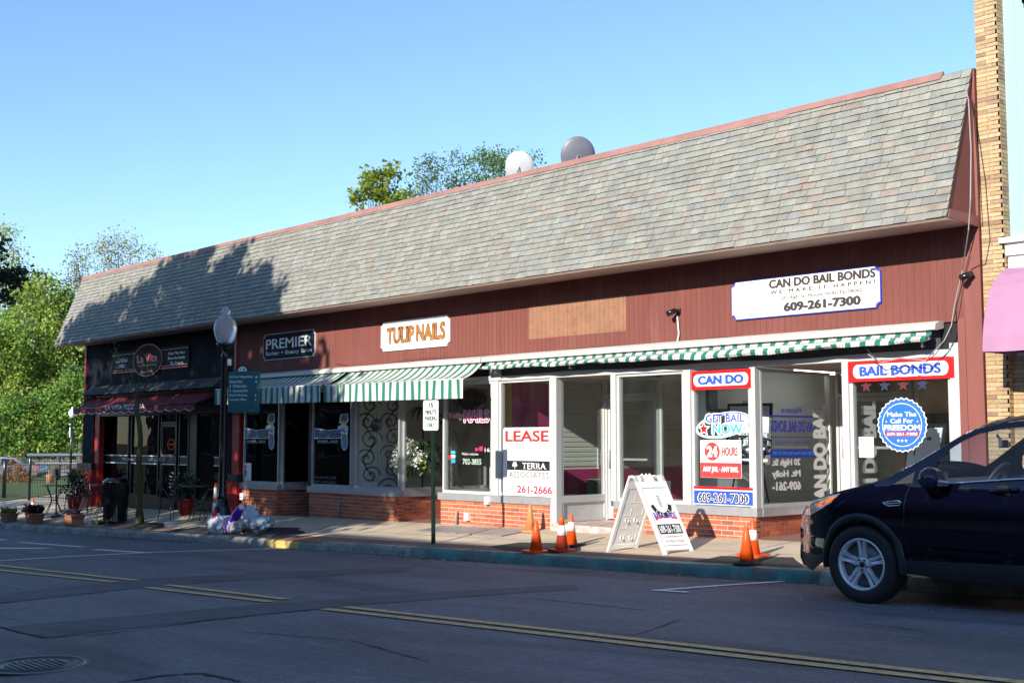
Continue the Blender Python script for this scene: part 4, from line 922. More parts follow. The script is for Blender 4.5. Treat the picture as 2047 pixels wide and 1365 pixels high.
def over(name, pts, m, dz=.005, sub=10, kind='structure'):
    """thin sheet draped on the ground; pts = ground points (x, y) of a 4-cornered strip"""
    a, b, c, d = [Vector((p[0], p[1], 0)) for p in pts]; mb = MB(); mb.smooth = True
    n = max(1, int(max((b-a).length, (c-d).length)/.5)) if sub is None else sub; k = 3
    vs = []
    for j in range(k+1):
        for i in range(n+1):
            p = a.lerp(b, i/n).lerp(d.lerp(c, i/n), j/k); vs.append((p.x, p.y, gz(p.x, p.y)+dz))
    mb.add(vs, [(j*(n+1)+i, j*(n+1)+i+1, (j+1)*(n+1)+i+1, (j+1)*(n+1)+i) for j in range(k) for i in range(n)])
    return tag(mb.build(name, m), kind=kind)
def gp(*px): return [G(*p) for p in px]
def blob(name, px, m, dz=.006):
    """irregular flat patch from outline points"""
    P = gp(*px); c = sum(P, Vector())/len(P); mb = MB(); ring = []
    n = len(P)
    for i in range(n):
        for f in (0, .33, .66): q = P[i].lerp(P[(i+1) % n], f); q = q+(q-c)*rnd.uniform(-.05, .05); ring.append(q)
    V = [(c.x, c.y, gz(c.x, c.y)+dz)]+[(c.x+(q.x-c.x)*.5, c.y+(q.y-c.y)*.5, gz(c.x+(q.x-c.x)*.5, c.y+(q.y-c.y)*.5)+dz) for q in ring]+[(q.x, q.y, gz(q.x, q.y)+dz) for q in ring]
    k = len(ring); F = []
    for i in range(k): j = (i+1) % k; F += [(0, 1+i, 1+j), (1+i, 1+k+i, 1+k+j, 1+j)]
    mb.add(V, F); return struct(mb, name, m)
# kerb with painted lengths
mb = MB(); mb.smooth = True
def kseg(x0, x1, mi):
    mb.mi = mi; n = max(1, int((x1-x0)/1.0))
    prof = [(-2.232, -.16), (-2.222, -.04), (-2.205, -.008), (-2.18, .006), (-2.05, .008), (-2.05, -.05)]
    for i in range(n):
        a, b = x0+(x1-x0)*i/n+.004, x0+(x1-x0)*(i+1)/n-.004
        vs = [(x, y, gz(x, max(-2.19, y))+z) for x in (a, b) for y, z in prof]; k = len(prof)
        mb.add(vs, [(q, k+q, k+q+1, q+1) for q in range(k-1)]+[tuple(range(k)), tuple(range(2*k-1, k-1, -1))])
xa, xb_ = G(533, 1079).x, G(600, 1086).x; xt = G(822, 1097).x; xe = G(1640, 1144).x
kseg(-110, xa, 0); kseg(xa, xb_, 2); kseg(xb_, xt, 0); kseg(xt, xe, 1); kseg(xe, 30, 0)
tag(mb.build('kerb', [M_kerb, M_teal, M_yelk]), kind='structure')
mb = MB(); mb.box(-110, 30, -11.95, -11.8, -4.5, -1.2)
mb2 = MB(); n = 70
for i in range(n): a, b = -110+2*i, -108+2*i; mb2.add([(a, -11.95, zk(a)+.02), (b, -11.95, zk(b)+.02), (b, -11.8, zk(b)+.02), (a, -11.8, zk(a)+.02), (a, -11.8, zk(a)-.2), (b, -11.8, zk(b)-.2)], [(0, 1, 2, 3), (3, 2, 5, 4)])
struct(mb2, 'far_kerb', M_kerb)
over('paver_strip', [(-46, -2.04), (25, -2.04), (25, -1.72), (-46, -1.72)], M_pav, .004, 80)
# tactile plate and other marks
over('paver_ramp', [(p.x, p.y) for p in gp((548, 1080), (640, 1085), (690, 1078), (605, 1073))], mat('orange brick ramp', (.36, .15, .08), .8, amt=.3, scale=30), .008)
# trench patches
over('asphalt_patch', [(p.x, p.y) for p in gp((0, 1206), (300, 1172), (300, 1156), (0, 1186))], M_patch, .003, 12)
over('asphalt_patch', [(p.x, p.y) for p in gp((300, 1172), (810, 1142), (830, 1133), (300, 1156))], M_patch, .003, 12)
over('asphalt_patch', [(p.x, p.y) for p in gp((90, 1274), (640, 1216), (640, 1199), (0, 1254))], M_patch, .003, 16)
over('asphalt_patch', [(p.x, p.y) for p in gp((640, 1216), (1160, 1177), (1150, 1168), (640, 1199))], M_patch, .003, 16)
mb = MB()
def crack(px, w=.012, dz=.005):
    P = gp(*px); Q = []
    for i in range(len(P)-1):
        for k in range(8): q = P[i].lerp(P[i+1], k/8); q = q+Vector((rnd.uniform(-1, 1), rnd.uniform(-1, 1), 0))*.012; Q.append(q)
    Q.append(P[-1])
    for i in range(len(Q)-1):
        a, b = Q[i], Q[i+1]; d = (b-a).normalized(); nn = Vector((-d.y, d.x, 0))*w*rnd.uniform(.4, 1.2)
        V = [a-nn, b-nn, b+nn, a+nn]; mb.add([(v.x, v.y, gz(v.x, v.y)+dz) for v in V], [(0, 1, 2, 3)])
crack([(0, 1206), (130, 1192), (300, 1173)]); crack([(90, 1274), (200, 1268), (420, 1240), (650, 1216)], .016); crack([(0, 1253), (90, 1275)], .02)
crack([(660, 1215), (900, 1196)], .006); crack([(240, 1363), (340, 1349), (400, 1346), (480, 1362)], .02); crack([(1180, 1284), (1290, 1264), (1360, 1238)], .006); crack([(740, 1100), (900, 1140), (1290, 1168)], .005)
crack([(480, 1262), (700, 1280), (860, 1322)], .008); crack([(1700, 1243), (1850, 1262)], .006)
struct(mb, 'road_crack', M_dark)
# centre lines
def strip(name, p, q, w, m, dz=.008, n=None):
    p, q = Vector((p.x, p.y, 0)), Vector((q.x, q.y, 0)); d = (q-p).normalized(); nn = Vector((-d.y, d.x, 0))*w/2
    return over(name, [p-nn, q-nn, q+nn, p+nn], m, dz, n or max(2, int((q-p).length/1.2)))
for a, b in (((-60, 1124), (272, 1160.5)), ((333, 1169.5), (572, 1198)), ((-60, 1134), (230, 1164)), ((292, 1174.5), (541, 1203.5))):
    strip('centre_line', G(*a), G(*b), .1, M_yel)
for a, b in (((690, 1213.5), (2000, 1360)), ((648, 1217.5), (1640, 1331))):
    p, q = G(*a), G(*b); q = p+(q-p).normalized()*13; strip('centre_line', p, q, .1, M_yel)
for a, b, w in (((-40, 1123.5), (300, 1104.5), .13), ((300, 1104.5), (560, 1097), .13), ((-30, 1096), (92, 1096.5), .3), ((38, 1084), (165, 1093.5), .15), ((187, 1098.5), (300, 1105.5), .15), ((-30, 1076), (12, 1079.5), .15), ((1308, 1181), (1565, 1162.5), .1), ((1306, 1180), (1376, 1184.5), .1)):
    strip('white_line', G(*a), G(*b), w, M_wht)
strip('teal_stain', G(585, 1153), G(680, 1165), .05, mat('teal paint stain', (.03, .12, .12), .7, amt=.5, scale=20, stain=(9, (.05, .05, .055), .4, .6)), .002); strip('teal_stain', G(1060, 1195), G(1290, 1219), .05, MATS['teal paint stain'], .002)
# tree pits, soil, iron plates
blob('tree_pit', [(975, 1092), (1040, 1084), (1150, 1086), (1160, 1100), (1100, 1108), (1010, 1101)], M_soil)
blob('tree_pit', [(1375, 1124), (1440, 1111), (1590, 1114), (1610, 1134), (1480, 1139)], M_soil)
blob('tree_pit', [(325, 1062), (400, 1053), (600, 1055), (605, 1066), (520, 1073), (400, 1069)], M_soil)
blob('tree_pit', [(200, 1049), (240, 1043), (330, 1045), (330, 1054), (240, 1056)], M_soil)
def plate(px):
    P = gp(*px); m = mat('diamond plate', (.36, .35, .34), .45, metal=.4, amt=.12, bump=1, bscale=60)
    c = sum(P, Vector())/4; t = thing('floor_hatch', None, 'hatch', c); mb = MB(); o = 0
    mb.ext([(p.x, p.y, gz(p.x, p.y)+.004) for p in P], (0, 0, .012)); fixn(mb.build('plate', m, t)); mb = MB()
    for i in range(1, 26):
        for k in range(1, 9):
            q = P[0].lerp(P[1], k/9).lerp(P[3].lerp(P[2], k/9), i/26); a = .012 if (i+k) % 2 else -.012
            mb.add([(q.x-.014, q.y-a, gz(q.x, q.y)+.0175), (q.x, q.y, gz(q.x, q.y)+.0185), (q.x+.014, q.y+a, gz(q.x, q.y)+.0175), (q.x, q.y-.004, gz(q.x, q.y)+.0185)], [(0, 3, 2, 1)])
    mb.build('tread', m, t); return t
plate([(832, 1062), (884, 1052), (975, 1056), (912, 1067)])['label'] = 'iron hatch plate in the sidewalk, the one nearer the green sign post'
plate([(916, 1067.5), (979, 1056.5), (1062, 1060), (1003, 1072)])['label'] = 'iron hatch plate in the sidewalk, the one nearer the dirty cone'
# manhole
c = G(72, 1331); t = thing('manhole_cover', 'round iron manhole cover in the road, cut by the lower left frame edge', 'manhole', (c.x, c.y, gz(c.x, c.y)))
M_iron = mat('worn iron', (.13, .12, .115), .45, metal=.6, amt=.3, scale=18, stain=(8, (.05, .045, .045), .5, .7))
mb = MB(); mb.lathe([(.335, .004), (.335, .014), (.30, .014), (.298, .004)], c, 40, cap=False); fixn(mb.build('ring', M_iron, t))
mb = MB(); mb.lathe([(.001, .010), (.292, .010), (.292, .002)], c, 40)
for r_ in (.24, .26): mb.lathe([(r_, .010), (r_+.004, .015), (r_+.008, .010)], c, 40, cap=False)
for i in range(-5, 6):
    for j in range(-5, 6):
        if i*i+j*j < 24: mb.box(c.x+i*.042-.014, c.x+i*.042+.014, c.y+j*.042-.008, c.y+j*.042+.008, c.z+.009, c.z+.016)
fixn(mb.build('lid', M_iron, t))
# litter in the gutter
mb = MB(); r2 = random.Random(21)
for i in range(420):
    x = r2.uniform(-34, -6.5); y = -2.25-abs(r2.gauss(0, .10)); s_ = r2.uniform(.006, .022); mb.cc = r2.choice([(.1, .07, .04), (.05, .04, .03), (.22, .16, .09), (.4, .38, .33), (.06, .05, .03)]); a = r2.uniform(0, 6)
    z = gz(x, y)+.004; mb.add([(x+s_*math.cos(a), y+s_*math.sin(a), z), (x+s_*math.cos(a+1.7), y+s_*math.sin(a+1.7), z+s_*.6), (x+s_*math.cos(a+3.3), y+s_*math.sin(a+3.3), z), (x+s_*math.cos(a+4.7), y+s_*math.sin(a+4.7), z+s_*.2)], [(0, 1, 2, 3)])
for px, n, sp in (((850, 1118), 60, .5), ((940, 1122), 60, .35), ((975, 1122), 50, .2), ((1750, 1210), 25, .5), ((520, 1068), 40, .4)):
    c = G(*px)
    for i in range(n):
        x = c.x+r2.gauss(0, sp); y = c.y+r2.gauss(0, .05); s_ = r2.uniform(.005, .02); mb.cc = r2.choice([(.1, .07, .04), (.45, .42, .36), (.2, .12, .06), (.05, .04, .03)]); a = r2.uniform(0, 6); z = gz(x, y)+.006
        mb.add([(x+s_*math.cos(a), y+s_*math.sin(a), z), (x+s_*math.cos(a+1.7), y+s_*math.sin(a+1.7), z+s_), (x+s_*math.cos(a+3.3), y+s_*math.sin(a+3.3), z)], [(0, 1, 2)])
mb.cc = (1, 1, 1); tag(mb.build('leaf_litter', leafmat('dry litter', .1)), kind='stuff')
# ================================================================== STREET THINGS
def zpy(px, py, Y): return onY(px, py, Y).z
def put(px, Y, py=1000): x = onY(px, py, Y).x; return Vector((x, Y, gz(x, Y)))
M_blackg = mat('gloss black paint', (.010, .010, .012), .25, amt=.2, coat=.3)
# street lamp
M_globe, t_, ns, ln = nt('acorn globe'); out = N(ns, 'ShaderNodeOutputMaterial'); b = N(ns, 'ShaderNodeBsdfPrincipled'); b.inputs['Base Color'].default_value = (.86, .88, .9, 1); b.inputs['Roughness'].default_value = .22; b.inputs['Transmission Weight'].default_value = .75; b.inputs['IOR'].default_value = 1.3; ln.new(b.outputs[0], out.inputs[0])
c = put(443, -1.65, 1045); LX = c.x
t = thing('street_lamp', 'black post lamp with large clear acorn globe beside the rubbish bags', 'street lamp', c, 'acorn globe street lamps')
zc = zpy(446, 689, -1.65); h = zc-c.z
mb = MB(); mb.lathe([(.20, 0), (.20, .06), (.175, .08), (.17, .36), (.15, .40), (.16, .44), (.12, .47), (.10, .60)], c, 20)
for k in range(10): a = k*PI/5; mb.tube([(c.x+.172*math.cos(a), c.y+.172*math.sin(a), c.z+.08), (c.x+.168*math.cos(a), c.y+.168*math.sin(a), c.z+.36)], .014, 5)
mb.build('base', M_blackg, t)
mb = MB(); mb.lathe([(.10, .60), (.085, .66), (.072, .8), (.055, h-.25), (.075, h-.22), (.055, h-.18), (.05, h-.1)], c, 16); mb.build('post', M_blackg, t)
mb = MB(); mb.lathe([(.05, h-.1), (.13, h-.04), (.165, h-.01), (.17, h+.02), (.12, h+.03)], c, 20); mb.build('collar', M_blackg, t)
s_ = 97.; gy = lambda py: (689-py)/s_
mb = MB(); mb.lathe([(.125, h+.03), (.16, h+.06), (.20, h+.17), (.222, h+.28), (.218, h+.38), (.19, h+.46), (.14, h+.50), (.115, h+.51), (.12, h+.53), (.08, h+.56), (.065, h+.58), (.088, h+.62), (.092, h+.65), (.06, h+.69), (.035, h+.72), (.001, h+.735)], c, 28); mb.build('globe', M_globe, t)
mb = MB(); mb.lathe([(.05, h+.03), (.05, h+.16), (.03, h+.18)], c, 12); mb.build('lamp_socket', M_grey, t)
# wayfinding sign on the post
sd = Vector((math.cos(R(28)), math.sin(R(28)), 0)); sn = Vector((sd.y, -sd.x, 0))
w0 = Vector((c.x, c.y, 0))+sd*.10; zt = zpy(456, 743, -1.65); zb = zpy(455, 824, -1.65); Wd = .68
s = thing('wayfinding_sign', 'teal directional sign with white place names hung on the lamp post', 'sign', (w0.x, w0.y, zb))
def sgn(u, v, o=0): p = w0+sd*(Wd*u)+sn*(.02+o); return (p.x, p.y, zb+(zt-zb)*v)
M_teals = mat('teal sign paint', (.035, .13, .14), .4, amt=.05)
mb = MB(); mb.ext([sgn(0, 0), sgn(1, 0), sgn(1, 1), sgn(0, 1)], tuple(-sn*.03)); fixn(mb.build('panel', M_teals, s))
rows = [('Mill Race Village/Shops', .04, .80, 'u'), ('Monroe Park', .04, .46, 'u'), ('Mill Dam Park', .16, .60, 'l'), ('Ironworks Park', .16, .64, 'l'), ('King St. Shopping', .04, .62, 'r'), ('Township Offices', .04, .60, 'r')]
mb = MB()
for i, (w, u0, u1, ar) in enumerate(rows):
    v = .865-i*.112; word_letters(mb, w, lambda a, b: sgn(a, b, .003), bold=.02, u0=u0, u1=u1, v0=v-.03, v1=v+.035)
    q = {'u': [(.86, v-.025), (.95, v-.025), (.905, v+.03)], 'l': [(.08, v-.03), (.04, v), (.08, v+.035)], 'r': [(.88, v-.035), (.92, v), (.88, v+.035)]}[ar]
    mb.poly([sgn(a, b, .003) for a, b in q])
mb.build('lettering', M_whink, s)
mb = MB(); cx, cv = .46, 1.0
mb.poly([sgn(cx+.2*math.cos(k*PI/14), 1.0+.165*math.sin(k*PI/14), .004) for k in range(15)]); mb.build('crest_rim', M_black, s)
mb = MB(); mb.poly([sgn(cx+.145*math.cos(k*PI/14), 1.01+.115*math.sin(k*PI/14), .006) for k in range(15)]); mb.build('crest', M_whink, s)
mb = MB(); mb.poly([sgn(cx+a, 1.03+b, .008) for a, b in ((-.1, 0), (0, .03), (-.01, .05), (-.09, .03))]); mb.poly([sgn(cx+a, 1.03+b, .008) for a, b in ((.02, .0), (.1, .0), (.08, .05), (.04, .07))])
for k in range(13): a = (k+1)*PI/14; mb.poly([sgn(cx+.165*math.cos(a)+e*.008, 1.0+.14*math.sin(a)+g*.006, .0075) for e, g in ((-1, -1), (1, -1), (1, 1), (-1, 1))]) if k % 2 else None
mb.build('emblem', mat('sage ink', (.12, .2, .18), .5), s)
mb = MB()
for z in (zt+.035, zb-.03): a = w0-sd*.16; b_ = w0+sd*(Wd+.0); mb.tube([(a.x, a.y, z), (b_.x, b_.y, z)], .014, 6)
mb.build('bracket', M_blackg, s)
p = w0+sd*-.02; mb = MB(); mb.lathe([(.035, 0), (.04, .02), (.04, .11), (.03, .13)], (p.x+.07, p.y-.02, zpy(455, 731, -1.65)), 12); tag(mb.build('sensor_box', M_whink), 'small pale sensor box clipped to the lamp post', 'sensor')
# parking sign
c = G(866, 1087); c.z = gz(c.x, c.y); t = thing('parking_sign', 'fifteen minute parking sign on a dark green post at the kerb', 'sign', c)
zt = onY(862, 800, c.y).z; zb = onY(862, 860, c.y).z; M_gpost = mat('dark green steel', (.012, .03, .026), .35, metal=.3, amt=.15)
mb = MB(); n_ = 26
mb.ext([(c.x-.03, c.y+.02, c.z), (c.x-.024, c.y-.018, c.z), (c.x+.024, c.y-.018, c.z), (c.x+.03, c.y+.02, c.z), (c.x+.02, c.y+.02, c.z), (c.x+.016, c.y-.008, c.z), (c.x-.016, c.y-.008, c.z), (c.x-.02, c.y+.02, c.z)], (-.03, 0, zt-.05-c.z)); fixn(mb.build('post', M_gpost, t))
d = Vector((math.cos(R(10)), math.sin(R(10)), 0)); nn = Vector((d.y, -d.x, 0)); W2 = .305; cc_ = Vector((c.x-.035, c.y-.03, 0))
def ps(u, v, o=0): p = cc_+d*(W2*(u-.5))+nn*o; return (p.x, p.y, zb+(zt-zb)*v)
def rr(e, o, r=.10, ry=.07):
    P = []
    for cx, cy, a0 in ((1-e-r, 1-e*.67-ry, 0), (e+r, 1-e*.67-ry, 90), (e+r, e*.67+ry, 180), (1-e-r, e*.67+ry, 270)):
        for k in range(5): P.append(ps(cx+r*math.cos(R(a0+22.5*k)), cy+ry*math.sin(R(a0+22.5*k)), o))
    return P
mb = MB(); mb.ext(rr(0, 0), tuple(nn*.004)); fixn(mb.build('plate', M_whink, t)); M_gink = mat('green sign ink', (.003, .07, .045), .6)
mb = MB(); mb.ext(rr(.035, .004), tuple(nn*.001)); fixn(mb.build('border', M_gink, t)); mb = MB(); mb.ext(rr(.062, .0048), tuple(nn*.001)); fixn(mb.build('face', M_pw, t))
mb = MB()
for w, u0, u1, v in (('15', .38, .66, .82), ('MINUTE', .16, .86, .585), ('PARKING', .13, .89, .385), ('ONLY', .28, .76, .16)): word_letters(mb, w, lambda a, b: ps(a, b, .0065), bold=.05, u0=u0, u1=u1, v0=v-.055, v1=v+.085)
mb.build('lettering', M_gink, t)
mb = MB(); mb.tube([ps(.5, .9, .005), ps(.5, .9, .012)], .008, 6); mb.tube([ps(.5, .08, .005), ps(.5, .08, .012)], .008, 6); mb.build('bolt', M_grey, t)
# cones
M_or = mat('orange cone plastic', (.85, .09, .008), .45, amt=.08); M_or2 = mat('faded orange plastic', (.62, .24, .09), .6, amt=.25, scale=14); M_rd = mat('dull red plastic', (.38, .04, .02), .55, amt=.15); M_rub = mat('black rubber', (.02, .018, .018), .7, amt=.2)
def cone(label, px, tip, r=.09, body=M_or, base=M_or, bands=(), rb=.175, sq=True, lean=(0, 0), h=None, name='traffic_cone'):
    c = G(*px) if len(px) == 2 else put(px[0], px[1], px[2]); c.z = gz(c.x, c.y); h = h or (onY(px[0], tip, c.y).z-c.z)
    t = thing(name, label, 'traffic cone', c, 'traffic cones on the sidewalk'); a = rnd.uniform(-.3, .3)
    M = Matrix.Rotation(a, 4, 'Z')
    mb = MB()
    if sq:
        e = rb*.9; P = []
        for cx, cy, a0 in ((e-.05, e-.05, 0), (-e+.05, e-.05, 90), (-e+.05, -e+.05, 180), (e-.05, -e+.05, 270)):
            for k in range(4): v = M @ Vector((cx+.05*math.cos(R(a0+30*k)), cy+.05*math.sin(R(a0+30*k)), 0)); P.append((c.x+v.x, c.y+v.y, c.z+.003))
        mb.ext(P, (0, 0, .028))
    else: mb.lathe([(rb, .003), (rb, .03), (r+.02, .045)], c, 24)
    fixn(mb.build('base', base, t))
    R_ = lambda f: r*(1-f)+.022*f
    def seg(f0, f1, e=0): mbx = MB(); mbx.lathe([(R_(f0)+e, .03+(h-.03)*f0), (R_(f1)+e, .03+(h-.03)*f1)]+([(.018, h+.004)] if f1 == 1 else []), c, 24, Matrix.Shear('XY', 4, lean)); return mbx
    seg(0, 1).build('body', body, t)
    for f0, f1, m_ in bands: seg(f0, f1, .0025).build('collar', m_, t)
    return t
cone('plain bright orange cone at the kerb, left of the white collared cone', (1072, 1104), 1041, base=M_or)
cone('dull red cone with white collar and orange tip, beside the plain orange one', (1123, 1101), 1031, body=M_rd, base=M_rd, bands=((.42, .72, M_whink), (.72, 1, M_or)))
cone('orange cone with white collar on black foot, behind the dull red cone', (1142, 1091), 1028, base=M_rub, bands=((.45, .75, M_whink),), r=.085)
cone('dirty faded orange cone standing against the brick base under the lease board', (1060, 1063), 1009, body=M_or2, base=M_or2, r=.075, rb=.13)
cone('plain orange cone with round black foot near the parked car', (1493, 1129), 1052, base=M_rub, sq=False, rb=.155, r=.092)
cone('orange cone with white band half hidden behind the black footed cone', (1506, 1112), 1040, bands=((.42, .72, M_whink),), r=.085)
cone('tall slim orange and white channelizer cone behind the lamp post', (430, -1.1, 1030), 972, r=.07, bands=((.25, .5, M_whink), (.62, .88, M_whink)), rb=.16, h=.82)
cone('small orange cone with white band behind the planters', (65, -1.2, 1030), 998, bands=((.5, .75, M_whink),), r=.08, h=.42)
# sandwich board
FL, FR, BL, BR = G(1328, 1109), G(1389, 1101), G(1213, 1103), G(1270, 1093)
for p in (FL, FR, BL, BR): p.z = gz(p.x, p.y)
wv = ((FR-FL)+(BR-BL))*.5; wv.z = 0; FR = FL+wv; BR = BL+wv; FR.z = gz(FR.x, FR.y); BR.z = gz(BR.x, BR.y)
TLm = (FL+BL)/2; zt = onY(1262, 951, TLm.y).z; ex = (FL-BL).normalized(); sh = onY(1262, 951, TLm.y).x-TLm.x
TF = Vector((TLm.x+sh+.035, TLm.y, zt)); TB = Vector((TLm.x+sh-.035, TLm.y, zt)); wy = wv
t = thing('sandwich_board', 'white plastic A-frame sidewalk sign with bail bond poster on its right face', 'sign', ((FL+BR)/2)[:])
M_wpl = mat('white plastic', (.78, .78, .78), .4, amt=.04)
def fr_panel(T, B, nm, out):
    """frame with feet; T top-left, B bottom-left, width along wy"""
    up = (T-B); L = up.length; up.normalize(); wd = wy.normalized(); W_ = wy.length; nn = wd.cross(up).normalized()*out
    def P(u, v, o=0): return T*(v)+B*(1-v)+wd*(u*W_)+nn*o
    mb = MB()
    def q(u0, u1, v0, v1, o0=-.02, o1=.015): mb.add([P(u0, v0, o0), P(u1, v0, o0), P(u1, v1, o0), P(u0, v1, o0), P(u0, v0, o1), P(u1, v0, o1), P(u1, v1, o1), P(u0, v1, o1)], [(0, 1, 2, 3), (4, 7, 6, 5), (0, 4, 5, 1), (3, 2, 6, 7), (0, 3, 7, 4), (1, 5, 6, 2)])
    q(0, .09, 0, 1); q(.91, 1, 0, 1); q(.09, .91, .84, .92); q(.09, .91, .05, .10); q(.09, .91, .10, .84, -.014, .004)
    for a, b in ((.0, .18), (.36, .62), (.82, 1)): q(a, b, .92, 1.0)
    return P, fixn(mb.build(nm, M_wpl, t)), mb
PF, o1, _ = fr_panel(TF, FL, 'front_leaf', 1)
PB, o2, _ = fr_panel(TB, BL, 'rear_leaf', -1)
wd = wy.normalized(); sgnf = 1
mb = MB()
for u in (.36, .5, .62): p0, p1 = PF(u, .96), PB(u, .96); mb.tube([p0, (p0+p1)/2+Vector((0, 0, .06)), p1], .012, 6)
for u in (.03, .97): p0, p1 = PF(u, .97), PB(u, .97); mb.tube([p0, (p0+p1)/2+Vector((0, 0, .02)), p1], .02, 6)
mb.build('hinge_handle', M_wpl, t)
mb = MB()
for v0 in (.14, .31, .48, .65):
    for u0 in (.14, .54):
        for (ua, ub, va, vb) in ((u0, u0+.26, v0, v0+.005), (u0+.26, u0+.268, v0, v0+.10)):
            mb.add([PB(ua, va, -.017), PB(ub, va, -.017), PB(ub, vb, -.017), PB(ua, vb, -.017), PB(ua, va, -.013), PB(ub, va, -.013), PB(ub, vb, -.013), PB(ua, vb, -.013)], [(0, 1, 2, 3), (0, 4, 5, 1), (3, 2, 6, 7), (0, 3, 7, 4), (1, 5, 6, 2)])
for u, v in ((.34, .19), (.64, .19), (.34, .42), (.64, .42)):
    c_ = PB(u, v, -.018); mb.tube([c_+Vector((0, .03*math.cos(a), .03*math.sin(a))) for a in [k*PI/6 for k in range(13)]], .006, 5)
mb.build('moulding', M_wpl, o2)
# poster
def pf(u, v, o): return PF(u, v, o)
mb = MB(); mb.add([pf(.10, .11, .016), pf(.90, .11, .016), pf(.90, .83, .016), pf(.10, .83, .016)], [(0, 1, 2, 3)]); po = mb.build('poster', M_pw, t)
def pq(name, pts, m, o): mb = MB(); mb.poly([pf(a, b, o) for a, b in pts]); return mb.build(name, m, po)
arc = lambda r, a: (.5+r*math.cos(a), .66+r*.58*math.sin(a))
mb = MB(); K = 16
for k in range(K):
    a0, a1 = PI*(1.08+.84*k/K), PI*(1.08+.84*(k+1)/K); mb.poly([pf(*q, .018) for q in (arc(.36, a0), arc(.36, a1), arc(.25, a1), arc(.25, a0))])
mb.build('ribbon', M_black, po)
mb = MB()
for k, ch in enumerate('CAN DO'):
    if ch == ' ': continue
    a = PI*(1.26+.48*k/5); r0, r1 = .265, .345; da = .07
    word_letters(mb, ch, lambda u, v, a=a: pf(.5+(r0+(r1-r0)*(1-v))*math.cos(a+(u-.5)*2*da), .66+(r0+(r1-r0)*(1-v))*.58*math.sin(a+(u-.5)*2*da), .020), bold=.03)
mb.build('lettering', M_whink, po)
def wave(u, v): return pf(.14+.72*u, .40+.10*v+.02*math.cos(2*PI*u)*(v*2-1), .020)
mb = MB(); word_letters(mb, 'BAIL BONDS', wave, bold=.03, v0=.45, v1=1.0); mb.build('lettering', M_blueink, po)
mb = MB(); word_letters(mb, 'BAIL BONDS', lambda u, v: pf(.14+.72*u, .40+.05*v+.02*math.cos(2*PI*u)*(v-1), .0215), bold=.03, v0=0, v1=1); 
mb = MB(); vs_, fs_ = glyphs('BAIL BONDS', .03); xs_ = [v[0] for v in vs_]; ys_ = [v[1] for v in vs_]
# the lower half of the word is red: clip the letters at mid height
cl = MB()
for f in fs_:
    P = [((vs_[i][0]-min(xs_))/(max(xs_)-min(xs_)), (vs_[i][1]-min(ys_))/(max(ys_)-min(ys_))) for i in f]; Q = []
    for i in range(len(P)):
        a, b = P[i], P[(i+1) % len(P)]
        if a[1] <= .5: Q.append(a)
        if (a[1]-.5)*(b[1]-.5) < 0: tt = (.5-a[1])/(b[1]-a[1]); Q.append((a[0]+(b[0]-a[0])*tt, .5))
    if len(Q) > 2: cl.poly([pf(.14+.72*u, .445+.055*v+.02*math.cos(2*PI*u)*(v*2-1), .0215) for u, v in Q])
cl.build('lettering', M_redink, po)
pq('number_bar', [(.12, .25), (.88, .25), (.88, .37), (.12, .37)], M_black, .018)
lettering(po, '609-261-7300', lambda u, v: pf(.16+.68*u, .265+.09*v, .020), M_whink, bold=.03)
lettering(po, 'www.candobailbonds.com', lambda u, v: pf(.20+.62*u, .205+.028*v, .018), M_grey)
lettering(po, 'We Make It Happen', lambda u, v: pf(.20+.62*u, .135+.042*v, .018), mat('faded rose ink', (.35, .2, .22), .6))
mb = MB()
for i in range(7): q = .60+i*.022; mb.tube([pf(.46, q, .018), pf(.50, q-.008, .019), pf(.545, q, .018)], .0035, 4)
mb.build('stripe', M_black, po)
# rubbish bags
from mathutils import noise as mnoise
def bag(name, label, cat, c, sx, sy, sz, m, amp=.18, fr=2.2, neck=0, seed=0, flat=0, group='rubbish heaped round the lamp post'):
    bm = bmesh.new(); bmesh.ops.create_icosphere(bm, subdivisions=5, radius=1)
    for v in bm.verts:
        d = v.co.normalized(); o = Vector((seed*3.1, seed*1.7, seed)); n_ = mnoise.fractal(d*fr+o, 1.3, 2.1, 3)
        rg = abs(mnoise.noise(Vector((d.x*7, d.y*7, d.z*1.5))+o))
        k = 1+amp*n_-.06*rg
        if neck and d.z > .3: k *= 1-.38*((d.z-.3)/.7)**1.2; 
        q = d*k; q.z = max(q.z, -.78)
        if neck and d.z > .85: q.z += (d.z-.85)*1.6
        if abs(q.z) > 0 and flat and q.z > flat: q.z = flat+(q.z-flat)*.25
        v.co = Vector((c[0]+q.x*sx, c[1]+q.y*sy, c[2]+(q.z+.78)*sz))
    mb = MB(); mb.smooth = True; mb.add([v.co[:] for v in bm.verts], [tuple(v.index for v in f.verts) for f in bm.faces]); bm.free()
    if label is None: return mb
    return tag(mb.build(name, m), label, cat, group)
M_bag = mat('white bin liner', (.50, .53, .60), .4, amt=.06, scale=8, bump=.4, bscale=14); M_bagc = mat('pale blue clear bag', (.40, .50, .56), .25, amt=.15, scale=5, bump=.45, bscale=12, coat=.3); M_bagp = mat('printed carrier bag', (.52, .48, .55), .4, amt=.1, bump=.4, bscale=16)
c = G(434, 1066); c.z = gz(c.x, c.y)
t = thing('rubbish_bag', 'white tied bin bag with red drawstring, leftmost of the heap', 'rubbish bag', c, 'rubbish heaped round the lamp post')
bag('x', None, '', c, .22, .20, .235, M_bag, neck=1, seed=1).build('sack', M_bag, t)
mb = MB(); z = c.z+.37
